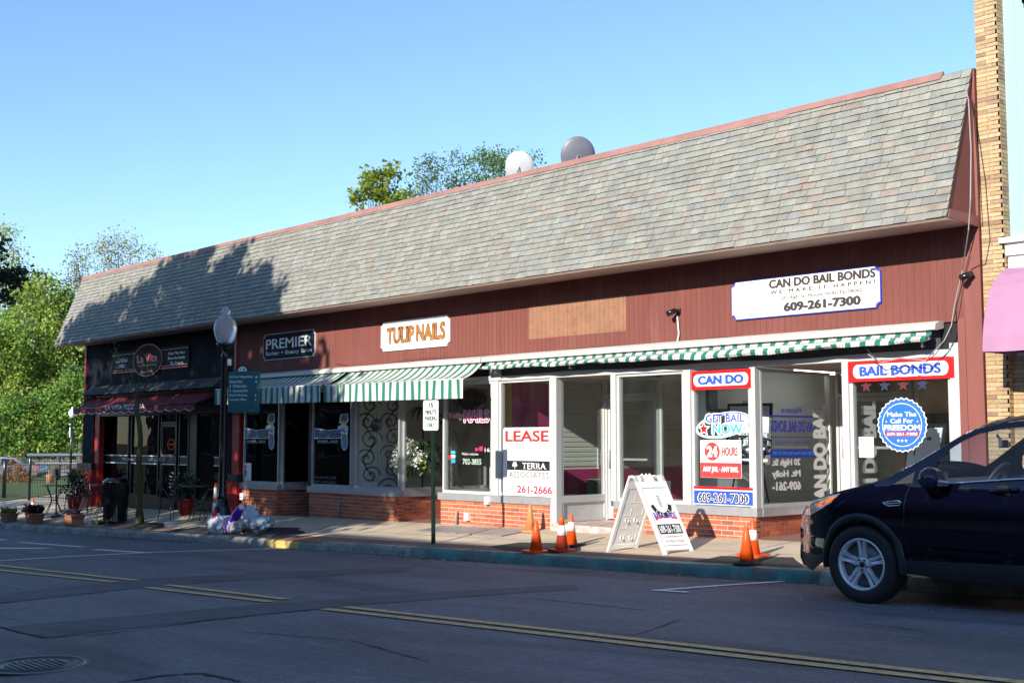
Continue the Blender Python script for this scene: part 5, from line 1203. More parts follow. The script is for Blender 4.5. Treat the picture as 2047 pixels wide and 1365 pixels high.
for s_ in (-1, 1): mb.tube([(c.x+.05, c.y-.05, z), (c.x+.05+s_*.05, c.y-.1, z-.05), (c.x+.09+s_*.03, c.y-.13, z-.12), (c.x+.03, c.y-.11, z-.04), (c.x+s_*.05-.02, c.y-.02, z+.09)], .011, 6)
mb.build('drawstring', M_redink, t)
M_cart = mat('white carton', (.6, .64, .7), .6, amt=.05)
for i, (px, w) in enumerate(((446, .07), (453, .07))):
    c = G(px, 1063); c.z = gz(c.x, c.y); mb = MB(); mb.obox((c.x, c.y, c.z+.155), .10, .14, .30, R(10), R(6), R(4+3*i)); o = mb.build('carton', M_cart, bev=.006)
    tag(o, ['slim white carton standing against the tied bin bag', 'slim white carton leaning beside the purple vacuum'][i], 'carton', 'rubbish heaped round the lamp post')
c = G(503, 1062); c.z = gz(c.x, c.y); bag('rubbish_bag', 'large pale bluish clear bag slumped at the right of the heap', 'rubbish bag', (c.x, c.y+.1, c.z), .33, .24, .20, M_bagc, amp=.3, fr=1.6, seed=5, flat=.6)
c = G(478, 1064); c.z = gz(c.x, c.y); bag('rubbish_bag', 'small printed carrier bag with dark marks in the middle of the heap', 'rubbish bag', (c.x-.02, c.y-.06, c.z), .18, .15, .16, M_bagp, amp=.35, fr=2.0, seed=8)
p = onY(478, 1048, c.y-.2); 
bag('rubbish_bag', 'grey white bag behind the purple vacuum', 'rubbish bag', (c.x+.02, c.y+.22, c.z), .20, .15, .26, M_bag, amp=.3, fr=2.5, seed=12)
a = G(450, 1066); a.z = gz(a.x, a.y)+.03; b_ = onY(483, 1013, a.y+.05); t = thing('vacuum_cleaner', 'purple upright vacuum leaning in the rubbish heap', 'vacuum cleaner', a, 'rubbish heaped round the lamp post')
mb = MB(); P = [a.lerp(b_, f) for f in (0, .3, .5, .7, .85, .97)]; mb.tube(P, [.045, .05, .07, .085, .07, .06], 14); mb.build('body', mat('purple plastic', (.10, .015, .42), .15, amt=.15, coat=.4), t)
mb = MB(); mb.tube([a.lerp(b_, .955), a.lerp(b_, 1.03)], .06, 12); mb.build('cap', M_whink, t)
mb = MB(); mb.tube([a.lerp(b_, .35)+Vector((.06, -.01, 0)), a.lerp(b_, .45)+Vector((.12, -.02, 0)), a.lerp(b_, .6)+Vector((.10, -.02, 0)), a.lerp(b_, .72)+Vector((.05, 0, 0))], .018, 8); mb.tube([a-Vector((0, 0, .025)), a.lerp(b_, .06)], .055, 10); mb.build('handle', M_blackg, t)
c = put(470, -1.35, 1038); t = thing('traffic_cone', 'orange cone lying on its side behind the rubbish heap', 'traffic cone', c, 'traffic cones on the sidewalk')
mb = MB(); mb.lathe([(.11, 0), (.03, .42)], c+Vector((.12, 0, .12)), 16, Matrix.Rotation(R(-95), 4, 'Y')); mb.build('body', M_or, t); mb = MB(); mb.obox(c+Vector((.13, 0, .14)), .03, .30, .27); mb.build('base', M_or, t)
# litter bin
c = G(230, 1044); c.z = gz(c.x, c.y); t = thing('litter_bin', 'black ribbed steel litter bin beside the thin tree', 'litter bin', c)
mb = MB(); mb.lathe([(.25, 0), (.25, .05), (.235, .08), (.24, .82), (.265, .85)], c, 28)
for k in range(28): a = 2*PI*k/28; mb.tube([(c.x+.25*math.cos(a), c.y+.25*math.sin(a), c.z+.06), (c.x+.262*math.cos(a), c.y+.262*math.sin(a), c.z+.84)], .008, 4)
mb.build('body', M_blackg, t); mb = MB(); mb.lathe([(.265, .84), (.29, .87), (.28, .92), (.20, .985), (.12, .99), (.118, .96)], c, 28); mb.build('lid', M_blackg, t)
# planters
M_terra = mat('terracotta', (.33, .15, .08), .8, amt=.2, scale=9, bump=.2)
def planter(label, px, w, h, cols, leaf, fl=None, n=14):
    c = G(*px); c.z = gz(c.x, c.y); t = thing('planter', label, 'planter', c, 'terracotta planters along the kerb'); mb = MB()
    for z0, z1, e0, e1 in ((.0, h*.82, .74, .95), (h*.82, h, 1.0, 1.03)):
        P = [(sx*w/2*e, sy*w*.33*e, z) for z, e in ((z0, e0), (z1, e1)) for sx, sy in ((-1, -1), (1, -1), (1, 1), (-1, 1))]
        mb.add([(c.x+p[0], c.y+p[1], c.z+p[2]) for p in P], [(3, 2, 1, 0), (4, 5, 6, 7), (0, 1, 5, 4), (1, 2, 6, 5), (2, 3, 7, 6), (3, 0, 4, 7)])
    mb.build('pot', M_terra, t, bev=.008)
    mb = MB(); cs = [(c.x+rnd.uniform(-.4, .4)*w, c.y+rnd.uniform(-.25, .25)*w, c.z+h+rnd.uniform(0, .07)) for _ in range(n)]; leafcloud(mb, cs, 26, .07, leaf, cols, up=-.6)
    if fl: leafcloud(mb, cs, 8, .08, .035, fl, up=-.8)
    mb.build('foliage', leafmat('leaf'), t)
planter('terracotta planter with low yellow green flowers, leftmost at the kerb', (18, 1043), .46, .22, [(.10, .14, .02)], .06, [(.5, .45, .05), (.4, .4, .05)])
planter('terracotta planter with dark purple leafy plant', (69, 1046), .48, .25, [(.02, .012, .018), (.03, .015, .02)], .13, [(.35, .22, .02)], 12)
planter('terracotta planter with small purple flowers next to the litter bin', (147, 1050), .50, .24, [(.05, .07, .02), (.12, .04, .16)], .05, [(.25, .06, .3)])
def pot(label, c, ht):
    t = thing('flower_pot', label, 'flower pot', c, 'red pots by the pizza shop'); mb = MB(); mb.lathe([(.13, 0), (.19, .30), (.215, .31), (.215, .37), (.19, .37), (.18, .33)], c, 24); mb.build('pot', mat('glossy red pot', (.30, .012, .012), .35), t)
    mb = MB(); cs = [(c.x+rnd.gauss(0, .09), c.y+rnd.gauss(0, .09), c.z+.4+ht*f*.9) for f in [i/14 for i in range(15)]]; leafcloud(mb, cs, 40, .16, .07, [(.012, .03, .012), (.02, .045, .015)]); mb.build('foliage', leafmat('leaf'), t)
    mb = MB(); mb.tube([(c.x, c.y, c.z+.3), (c.x+.01, c.y, c.z+.4+ht*.8)], .012, 6); mb.build('stem', M_dark, t)
pot('red pot with bushy dark evergreen at the left corner pilaster', put(148, -.35, 1010), .55); pot('red pot with leafy plant beside the pizza shop door', put(372, -.4, 1015), .45)
# grass tuft at the bin
mb = MB(); c = G(197, 1048); leafcloud(mb, [(c.x+rnd.uniform(-.12, .12), c.y+rnd.uniform(-.06, .06), gz(c.x, c.y)+.02) for _ in range(10)], 20, .06, .05, [(.05, .12, .02)], up=-1); mb.build('grass', leafmat('leaf')); tag(bpy.context.collection.objects['grass'], kind='stuff')
# bistro furniture in thin black iron
def bistro_table(c, label):
    t = thing('bistro_table', label, 'table', c, 'black iron bistro tables'); mb = MB(); mb.lathe([(.001, .715), (.36, .715), (.37, .72), (.37, .735), (.001, .738)], c, 32); mb.build('top', M_blackg, t)
    for k in range(4):
        a = k*PI/2+.5; f = lambda r, z: (c.x+r*math.cos(a), c.y+r*math.sin(a), c.z+z); mb = MB(); mb.tube([f(.26, .71), f(.20, .60), f(.09, .40), (f(.10, .30)), f(.20, .12), f(.27, 0)], .011, 6); mb.build('leg', M_blackg, t)
    mb = MB(); mb.tube([(c.x+.095*math.cos(a), c.y+.095*math.sin(a), c.z+.35) for a in [k*PI/8 for k in range(17)]], .008, 5); mb.build('brace', M_blackg, t); return t
def bistro_chair(c, rz, label):
    t = thing('bistro_chair', label, 'chair', c, 'black iron bistro chairs'); M = Matrix.Translation(c) @ Matrix.Rotation(rz, 4, 'Z'); T = lambda x, y, z: tuple(M @ Vector((x, y, z)))
    mb = MB(); mb.tube([T(.2*math.cos(a), .2*math.sin(a), .45) for a in [k*PI/10 for k in range(21)]], .011, 6)
    for q in (-.12, -.06, 0, .06, .12): h_ = math.sqrt(.04-q*q); mb.tube([T(q, -h_, .452), T(q, h_, .452)], .006, 4); mb.tube([T(-h_, q, .452), T(h_, q, .452)], .006, 4)
    mb.build('seat', M_blackg, t)
    for x, y in ((-.16, -.15), (.16, -.15)): mb = MB(); mb.tube([T(x, y, .45), T(x*1.2, y*1.25, 0)], .011, 6); mb.build('leg', M_blackg, t)
    for s_ in (-1, 1): mb = MB(); mb.tube([T(s_*.17, .14, .45), T(s_*.2, .24, 0)], .011, 6); mb.build('leg', M_blackg, t)
    mb = MB(); mb.tube([T(-.17, .14, .45), T(-.22, .2, .65), T(-.19, .25, .82), T(-.08, .27, .91), T(0, .275, .93), T(.08, .27, .91), T(.19, .25, .82), T(.22, .2, .65), T(.17, .14, .45)], .011, 6)
    for q in (-.1, 0, .1): mb.tube([T(q, .17, .46), T(q*1.2, .23, .70), T(q*.9, .265, .90)], .006, 4)
    mb.tube([T(-.2, .21, .66), T(-.24, .0, .66), T(-.19, -.12, .46)], .009, 5); mb.tube([T(.2, .21, .66), T(.24, .0, .66), T(.19, -.12, .46)], .009, 5)
    mb.build('backrest', M_blackg, t); return t
ta = bistro_table(put(108, -1.0, 1020), 'round black iron bistro table round the umbrella pole')
bistro_table(put(208, -.9, 1020), 'round black iron bistro table half hidden by the litter bin')
bistro_table(put(398, -.9, 1020), 'round black iron bistro table near the pizza shop door')
bistro_chair(put(150, -1.0, 1020), R(-80), 'black iron bistro chair with arched back, right of the umbrella pole')
bistro_chair(put(180, -.7, 1020), R(100), 'black iron bistro chair left of the litter bin')
bistro_chair(put(345, -.9, 1020), R(100), 'black iron bistro chair between the tree and the red pot')
bistro_chair(put(425, -.8, 1020), R(-60), 'black iron bistro chair behind the striped channelizer cone')
c = put(112, -1.25, 1030); t = thing('umbrella_stand', 'black closed umbrella pole in a flat round foot left of the tables', 'umbrella stand', c)
mb = MB(); mb.lathe([(.22, 0), (.22, .03), (.06, .06), (.03, .12)], c, 24); mb.build('foot', M_blackg, t); mb = MB(); mb.tube([c+Vector((0, 0, .05)), c+Vector((-.03, 0, 1.05))], .02, 8); mb.tube([c+Vector((-.03, 0, 1.0)), c+Vector((-.05, 0, 1.16))], [.02, .045], 8); mb.build('pole', M_blackg, t)
# thin street tree in front of the pizza shop
c = G(280, 1046); c.z = gz(c.x, c.y); Yt = c.y; t = thing('young_tree', 'thin nearly bare mossy young tree in front of the pizza shop', 'tree', c)
q = lambda x, y, Y=Yt: onY(x, y, Y)
mb = MB(); mb.tube([c, q(278, 1010), q(279, 960), q(277, 920), q(281, 880), q(279, 850), q(273, 820), q(273, 795)], [.10, .065, .06, .06, .055, .052, .05, .04], 10)
for P, r_ in (([(273, 800), (262, 775), (256, 755), (250, 738)], .018), ([(273, 800), (285, 780), (298, 765), (306, 752), (313, 738)], .018), ([(273, 798), (270, 770), (262, 745), (240, 722), (229, 690), (228, 676)], .016), ([(275, 790), (278, 765), (276, 740)], .012), ([(256, 757), (246, 750), (240, 742)], .008), ([(262, 745), (252, 730), (238, 705)], .007), ([(298, 765), (292, 750)], .007)):
    mb.tube([q(x, y) for x, y in P], [r_*(1-.7*i/(len(P)-1)) for i in range(len(P))], 5)
mb.build('trunk', mat('mossy bark', (.075, .075, .025), .9, amt=.35, scale=14, bump=.8), t)
mb = MB(); leafcloud(mb, [q(x, y) for x, y in ((228, 680), (229, 695), (236, 718), (250, 738), (256, 755), (313, 738), (306, 752), (276, 742), (240, 742), (232, 705), (262, 760), (290, 770))], 9, .08, .05, [(.06, .10, .02), (.09, .10, .03)]); mb.build('crown', leafmat('leaf'), t)
# small wall lamps / camera
def spot(label, px, py, s_=.06):
    p = onY(px, py, -.04); t = thing('security_camera', label, 'camera', p, 'black cameras on the siding'); mb = MB(); mb.obox(p+Vector((0, .03, 0)), .07, .02, .07); mb.tube([p+Vector((0, .02, 0)), p+Vector((-.02, -.08, -.02))], .014, 6); mb.build('bracket', M_black, t)
    mb = MB(); mb.tube([p+Vector((.02, -.05, .01)), p+Vector((-.07, -.15, -.05))], [.035, .042], 12); mb.build('housing', M_blackg, t)
spot('black security camera on the corner post by the tan brick', 1944, 549); spot('small black floodlight on the siding right of the tan patch', 1354, 622)
mb = MB(); cable(mb, [(1354, 632), (1356, 655), (1357, 668), (1354, 683)], .012, -.03); tag(mb.build('loose_wire', M_whink), 'short white dangling wire below the small floodlight', 'wire')
# satellite dishes on the roof
def dish(label, px, py, dp, r, m, yaw, tilt):
    p = dep(px, py, dp); t = thing('satellite_dish', label, 'satellite dish', (p.x, p.y, 3.1), 'satellite dishes on the roof')
    M = Matrix.Rotation(yaw, 4, 'Z') @ Matrix.Rotation(tilt, 4, 'X'); mb = MB()
    prof = [(.001, 0)]+[(r*f, .20*r*f*f) for f in (.2, .4, .6, .8, 1)]+[(r*1.015, .20*r+.010), (r*1.02, .20*r-.004), (r*.97, .20*r+.006), (r*.5, .05*r+.008), (.001, .01)]
    mb.lathe(prof, p, 36, M, sx=1.0, sy=1.08); mb.build('reflector', m, t)
    mb = MB(); b_ = p-Vector((0, .10, r*.55)); mb.tube([(b_.x, b_.y, 3.1), b_], .022, 8); mb.obox(b_+Vector((0, .03, .03)), .07, .05, .09); mb.tube([b_, p+M @ Vector((0, 0, -.01))], .014, 6); mb.build('mount', M_alu, t); mb = MB(); mb.tube([p+M @ Vector((0, -r, .06)), p+M @ Vector((0, -r*.3, .5))], .010, 6); mb.tube([p+M @ Vector((0, -r*.3, .45)), p+M @ Vector((0, -r*.25, .56))], .03, 8); mb.build('feed_arm', M_grey, t)
dish('pale grey satellite dish above the roof ridge, the left one', 1038, 334, 24, .285, mat('dish grey', (.5, .5, .51), .5), R(40), R(-72))
dish('dark grey satellite dish above the roof ridge, the right one', 1156, 311, 22, .315, mat('dish dark', (.15, .15, .18), .45), R(52), R(-74))
# ================================================================== PARKED CAR (front half in frame, built whole)
YC = -3.78
WC = onY(1720.5, 1131, YC); WR = .345; gcar = gz(WC.x, YC-.05); WC.z = max(WC.z, gcar+.335)
ZB = onY(1869, 966, YC).z
XF = onY(1599, 1080, YC+.25).x
def inset(X, z):
    v = 0
    if z > ZB: v += .50*(z-ZB)+.02
    elif z > ZB-.16: v += .02*((z-ZB+.16)/.16)**2
    v += .018*math.exp(-((z-(ZB-.52))/.05)**2)            # the crease low on the doors
    if z < ZB-.72: v += .25*(ZB-.72-z)
    if X < XF+.75: v += .34*(min(1.15, (XF+.75-X)/.75))**2.4
    if X > XF+3.9: v += .30*((X-XF-3.9)/.62)**2
    return v
def cp(px, py):
    Y = YC
    for _ in range(60): p = onY(px, py, Y); Y += .25*(YC+min(.6, inset(p.x, p.z))-Y)
    return (p.x, p.z)
tl = lambda X, h: (X, gcar+h+.0285*(X-WC.x))
front = [cp(*q) for q in ((1625, 1140), (1606, 1127), (1600, 1113), (1601, 1085), (1600, 1055), (1603, 1030), (1610, 1014), (1624, 1002), (1650, 990), (1680, 981), (1712, 973), (1745, 964), (1775, 953))]
scr = [cp(*q) for q in ((1800, 942), (1821, 931), (1845, 917), (1870, 902), (1895, 887), (1921, 872), (1945, 861), (1972, 852))]
XFt = front[3][0]
roofl = [cp(2010, 846), cp(2047, 842)]
rz_ = roofl[-1][1]; rx_ = roofl[-1][0]
roofl += [(rx_+.5, rz_+.035), (rx_+1.0, rz_+.03), (XFt+3.75, rz_-.02), (XFt+4.05, rz_-.09)]
rear = [(XFt+4.25, ZB+.20), (XFt+4.42, ZB-.02), (XFt+4.48, ZB-.3), (XFt+4.50, ZB-.55), (XFt+4.46, ZB-.70)]
WB = 2.69; W2 = (WC.x+WB, WC.z+.0285*WB)
RA = .375
def arch(cx, cz, zb):
    a0 = math.asin(max(-1, min(1, (zb-cz)/RA))); n = 22; A0 = a0; A1 = PI-a0
    return [(cx+RA*math.cos(A0+(A1-A0)*k/n), cz+RA*1.03*math.sin(A0+(A1-A0)*k/n)) for k in range(n+1)]
zrk = cp(1900, 1160)[1]
zr2 = zrk+.05
out2 = front+scr+roofl+rear+[(XFt+4.3, zr2+.03)]+arch(W2[0], W2[1], zr2)+[(W2[0]-.5, zr2-.03), (WC.x+.9, zrk)]+arch(WC.x, WC.z, zrk+.03)+[(WC.x-.43, zrk+.06)]
ztop = lambda X: None
# side windows
fw = [cp(*q) for q in ((1868, 965), (1869, 935), (1880, 914), (1905, 894), (1930, 879), (1958, 867), (2005, 857), (2047, 853.5))]
xe = fw[-1][0]+.16; fwin = fw+[(xe, fw[-1][1]+.006), (xe, ZB+.01+.0285*(xe-WC.x)+.02)]
zt_ = fw[-1][1]+.006; bl = lambda X: fwin[0][1]+(fwin[-1][1]-fwin[0][1])*(X-fwin[0][0])/(xe-fwin[0][0])
rwin = [(xe+.07, bl(xe+.07)), (xe+.07, zt_), (xe+.75, zt_-.01), (xe+.80, bl(xe+.8)+.08), (xe+.78, bl(xe+.78))]
qwin = [(xe+.86, bl(xe+.86)+.05), (xe+.84, zt_-.02), (xe+1.15, zt_-.07), (xe+1.35, bl(xe+1.3)+.12)]
tri = [cp(*q) for q in ((1785, 968), (1828, 943), (1824, 965))]
lamp = [cp(*q) for q in ((1608, 1026), (1614, 1010), (1630, 999), (1662, 989), (1682, 985), (1664, 1002), (1640, 1017), (1622, 1028))]
amber = [cp(*q) for q in ((1637, 1004), (1662, 994), (1674, 990.5), (1660, 1003), (1640, 1014), (1634, 1014))]
def inpoly(x, y, P):
    c = False; n = len(P)
    for i in range(n):
        x0, y0 = P[i]; x1, y1 = P[(i+1) % n]
        if (y0 > y) != (y1 > y) and x < (x1-x0)*(y-y0)/(y1-y0)+x0: c = not c
    return c
loops = [out2, fwin, rwin, qwin, tri, lamp]
pts = []; edges = []
for L_ in loops:
    o = len(pts)
    # subdivide long edges
    Q = []
    for i in range(len(L_)):
        a, b = L_[i], L_[(i+1) % len(L_)]; d = math.hypot(b[0]-a[0], b[1]-a[1]); k = max(1, int(d/.07))
        Q += [(a[0]+(b[0]-a[0])*j/k, a[1]+(b[1]-a[1])*j/k) for j in range(k)]
    pts += [Vector(q) for q in Q]; edges += [(o+i, o+(i+1) % len(Q)) for i in range(len(Q))]
zl = lambda x: zrk+.13+.0285*(x-WC.x)
o = len(pts); pts += [Vector((XFt-.3+.1*i, zl(XFt-.3+.1*i))) for i in range(52)]; edges += [(o+i, o+i+1) for i in range(51)]
x = XFt
while x < XFt+4.55:
    z = zrk-.1
    while z < rz_+.1:
        q = (x, z)
        if inpoly(x, z, out2) and abs(z-zl(x)) > .015 and min(math.hypot(p.x-x, p.y-z) for p in pts[:600]) > .018: pts.append(Vector(q))
        z += .045
    x += .06
V2, E2, F2, _, _, _ = delaunay_2d_cdt(pts, edges, [], 0, 1e-5)
car = thing('parked_car', 'black compact SUV parked at the kerb, cut by the right frame edge', 'car', (WC.x+1.3, YC+.9, gcar))
M_paint = mat('black blue car paint', (.0014, .002, .008), .5, amt=.05, coat=1.0, spec=.0)
M_clad = mat('dark cladding', (.02, .02, .023), .55, amt=.15)
M_cgl = glass('car glass', tint=(.80, .86, .92), dirt=.006, k=1.0)
M_chrome = mat('chrome', (.75, .76, .78), .12, metal=1, amt=.03)
YM = YC+.92                     # centre plane of the car
def side(cond, m, name, off=0, par=None, far=True):
    first = None
    for s_ in (0, 1):
        mb = MB(); mb.smooth = True
        vs = []
        for v in V2:
            y = YC+inset(v.x, v.y)+off; vs.append((v.x, y if not s_ else 2*YM-y, v.y))
        use = []; 
        for f in F2:
            cx = sum(V2[i].x for i in f)/len(f); cz = sum(V2[i].y for i in f)/len(f)
            if inpoly(cx, cz, out2) and cond(cx, cz): use.append(tuple(f))
        mp_ = {}; V = []; Fc = []
        for f in use:
            g_ = []
            for i in f:
                if i not in mp_: mp_[i] = len(V); V.append(vs[i])
                g_.append(mp_[i])
            Fc.append(tuple(g_) if not s_ else tuple(g_[::-1]))
        mb.add(V, Fc); o_ = mb.build(name, m, par or car); first = first or o_
    return first
isw = lambda x, z: inpoly(x, z, fwin) or inpoly(x, z, rwin) or inpoly(x, z, qwin)
zclad = zrk+.13
body = side(lambda x, z: not isw(x, z) and not inpoly(x, z, lamp) and not inpoly(x, z, tri) and z > zclad+.0285*(x-WC.x), M_paint, 'body')
side(lambda x, z: not isw(x, z) and z <= zclad+.0285*(x-WC.x), M_clad, 'lower_cladding')
side(lambda x, z: inpoly(x, z, fwin), M_cgl, 'window', .012); side(lambda x, z: inpoly(x, z, rwin), M_cgl, 'window', .012); side(lambda x, z: inpoly(x, z, qwin), M_cgl, 'window', .012)
side(lambda x, z: inpoly(x, z, tri), M_clad, 'corner_trim', -.002)
hl = side(lambda x, z: inpoly(x, z, lamp), mat('headlight lens', (.30, .34, .42), .08, metal=.6, amt=.6, scale=22, coat=1), 'headlight', -.004)
def onbody(P, off=-.006): return [(x, YC+inset(x, z)+off, z) for x, z in P]
mb = MB(); mb.poly(onbody(amber, -.010)); mb.build('indicator', mat('amber lens', (.85, .16, .02), .15, coat=1), hl)
mb = MB(); mb.tube(onbody(lamp+lamp[:1], -.004), .005, 5); mb.tube(onbody([cp(1612, 1016), cp(1626, 1006), cp(1640, 1000)], -.008), .007, 6); mb.build('lamp_rim', M_chrome, hl)
# over the top: front, bonnet, windscreen, roof, tail
top = front[1:]+scr+roofl+rear
nb = len(front)-1; nscr = len(scr)
def bulge(i):
    if i < 3: return .02
    if i < 6: return .08
    if i < nb: return .05
    if i < nb+nscr: return .09
    if i < nb+nscr+len(roofl): return .035
    return .08
rowsT = []; NA = 18
for i, (x, z) in enumerate(top):
    a = top[max(0, i-1)]; b = top[min(len(top)-1, i+1)]; tx, tz = b[0]-a[0], b[1]-a[1]; L_ = math.hypot(tx, tz); nx, nz = -tz/L_, tx/L_
    y0 = YC+inset(x, z); y1 = 2*YM-y0; row = []
    for k in range(NA+1):
        u = k/NA; s_ = 1-abs(2*u-1)**2.6
        row.append((x+nx*bulge(i)*s_, y0+(y1-y0)*u, z+nz*bulge(i)*s_))
    rowsT.append(row)
def span(i0, i1, k0, k1, m, name, par=None):
    mb = MB(); mb.smooth = True; w = k1-k0+1
    mb.add([rowsT[i][k] for i in range(i0, i1+1) for k in range(k0, k1+1)], [(r*w+k, r*w+k+1, (r+1)*w+k+1, (r+1)*w+k) for r in range(i1-i0) for k in range(w-1)])
    return mb.build(name, m, par or car)
span(0, nb, 0, NA, M_paint, 'bonnet'); a_, b_ = nb, nb+nscr
span(a_, b_, 0, 1, M_paint, 'pillar'); span(a_, b_, NA-1, NA, M_paint, 'pillar'); span(a_, b_, 1, NA-1, M_cgl, 'windscreen')
c_ = nb+nscr+len(roofl)-1
span(b_, c_, 0, NA, M_paint, 'roof'); span(c_, c_+2, 2, NA-2, M_cgl, 'rear_window'); span(c_, c_+2, 0, 2, M_paint, 'pillar'); span(c_, c_+2, NA-2, NA, M_paint, 'pillar'); span(c_+2, len(top)-1, 0, NA, M_paint, 'tailgate')
# floor pan and wheel wells, cabin
mb = MB(); mb.box(XFt+.75, XFt+4.0, YC+.14, 2*YM-YC-.14, zrk+.02, zrk+.06)
mb.box(WC.x+.45, XFt+3.2, YC+.14, 2*YM-YC-.14, zrk+.06, zrk+.1); 
mb.box(WC.x+.46, WC.x+.5, YC+.1, 2*YM-YC-.1, zrk+.05, ZB-.15)
mb.build('underbody', M_black, car)
for cx, cz in ((WC.x, WC.z), W2):
    for y0, y1 in ((YC+.03, YC+.30), (2*YM-YC-.30, 2*YM-YC-.03)):
        n = 20; mb = MB()
        for k in range(n):
            a, b = -.1+(PI+.2)*k/n, -.1+(PI+.2)*(k+1)/n; r_ = RA+.012
            mb.add([(cx+r_*math.cos(a), y0, cz+r_*math.sin(a)), (cx+r_*math.cos(b), y0, cz+r_*math.sin(b)), (cx+r_*math.cos(b), y1, cz+r_*math.sin(b)), (cx+r_*math.cos(a), y1, cz+r_*math.sin(a))], [(0, 1, 2, 3)])
        mb.build('wheel_well', M_black, car)
for cx, cz in ((WC.x, WC.z), W2):
    for s_ in (0, 1):
        mb = MB(); mb.smooth = True; n = 30; a0 = math.asin((zrk+.02-cz)/RA); rows_ = []
        for k in range(n+1):
            a = a0+(PI-2*a0)*k/n; r = []
            for q, o in ((RA-.004, .02), (RA-.002, -.012), (RA+.045, -.016), (RA+.062, -.002)):
                x, z = cx+q*math.cos(a), cz+q*1.03*math.sin(a); y = YC+inset(x, z)+o; r.append((x, y if not s_ else 2*YM-y, z))
            rows_.append(r)
        mb.add([p for r in rows_ for p in r], [(k*4+j, k*4+j+1, (k+1)*4+j+1, (k+1)*4+j) for k in range(n) for j in range(3)])
        mb.build('arch_trim', M_clad, car)
# wheels
M_tyre = mat('tyre rubber', (.018, .018, .019), .75, amt=.25, scale=30, bump=.3, bscale=60); M_alloy = mat('silver alloy', (.74, .75, .78), .35, metal=.35, amt=.08, coat=.4)
def wheel(cx, cz, y, s_):
    c = Vector((cx, y, cz)); M = Matrix.Rotation(R(90)*s_, 4, 'X')
    mb = MB(); mb.lathe([(.05, -.02), (.19, -.02), (.2, -.06), (.05, -.06)], c, 28, M); w = mb.build('wheel', mat('brake disc', (.12, .12, .12), .4, metal=.8), car)
    mb = MB(); mb.lathe([(.222, .0), (.232, .028), (.26, .040), (.30, .040), (.325, .030), (.338, .012), (.343, -.02), (.344, -.12), (.34, -.17), (.30, -.19), (.23, -.18), (.215, -.1), (.222, .0)], c, 56, M, cap=False)
    for k in range(60): a = 2*PI*k/60; mb.obox(c+M @ Vector((.343*math.cos(a), .343*math.sin(a), -.07)), .010, .12, .007, 0, 0, -a*s_ if s_ > 0 else a)
    mb.build('tyre', M_tyre, w)
    mb = MB(); mb.lathe([(.232, .022), (.227, .033), (.216, .034), (.208, .020), (.200, -.01), (.198, -.12)], c, 56, M, cap=False)
    mb.lathe([(.001, .010), (.05, .010), (.062, .004), (.064, -.03)], c, 28, M, cap=False)
    for k in range(5):
        a = PI/2+2*PI*k/5; ca, sa = math.cos(a), math.sin(a)
        def T(r, t, h): return tuple(c+M @ Vector((r*ca-t*sa, r*sa+t*ca, h)))
        for e in (-1, 1):
            mb.add([T(.045, 0*e, .004), T(.055, e*.036, .000), T(.14, e*.031, .012), T(.213, e*.044, .022), T(.213, e*.008, .016), T(.14, e*.004, .004), T(.055, e*.040, -.03), T(.14, e*.036, -.02), T(.213, e*.05, -.02)], [(0, 1, 2, 5), (5, 2, 3, 4), (1, 6, 7, 2), (2, 7, 8, 3)])
    rm = mb.build('rim', M_alloy, w)
    mb = MB()
    for k in range(5): a = PI/2+PI/5*0+2*PI*(k+.5)/5; p = c+M @ Vector((.047*math.cos(a+.0), .047*math.sin(a), .012)); q = c+M @ Vector((.047*math.cos(a), .047*math.sin(a), .02)); mb.tube([p, q], .009, 8)
    mb.lathe([(.001, .018), (.024, .017), (.027, .010)], c, 20, M); mb.build('hub_nut', M_clad, rm)
wheel(WC.x, WC.z, YC+.035, 1); wheel(W2[0], W2[1], YC+.035, 1); wheel(WC.x, WC.z, 2*YM-YC-.035, -1); wheel(W2[0], W2[1], 2*YM-YC-.035, -1)
# seams, strips, handles
def seam(P, r=.0025): mb = MB(); mb.tube(onbody(P, -.001), r, 4, cap=False); mb.build('panel_gap', M_black, car)
seam([cp(*q) for q in ((1829, 941), (1824, 965), (1812, 985), (1807, 1010), (1807, 1050), (1812, 1090), (1822, 1118))]); seam([cp(*q) for q in ((1610, 1014), (1640, 997), (1690, 984), (1745, 966), (1780, 955))]); seam([cp(*q) for q in ((1688, 1000), (1672, 1012))])
seam([(xe+.035, zt_+.03), (xe+.035, ZB-.1), (xe+.03, zrk+.12)])
mb = MB(); P = [(fw[0][0]+(xe+.85-fw[0][0])*k/12, bl(fw[0][0]+(xe+.85-fw[0][0])*k/12)-.012) for k in range(13)]; mb.tube(onbody(P, -.006), .011, 6); mb.build('belt_strip', M_chrome, car)
mb = MB(); P = [cp(*q) for q in ((1766, 1004), (1798, 1000), (1801, 1004), (1799, 1010), (1776, 1011), (1766, 1004))]; mb.tube(onbody(P, -.010), .006, 6); mb.tube(onbody([cp(1770, 1007), cp(1804, 1004)], -.010), .004, 5); mb.build('fender_vent', M_chrome, car)
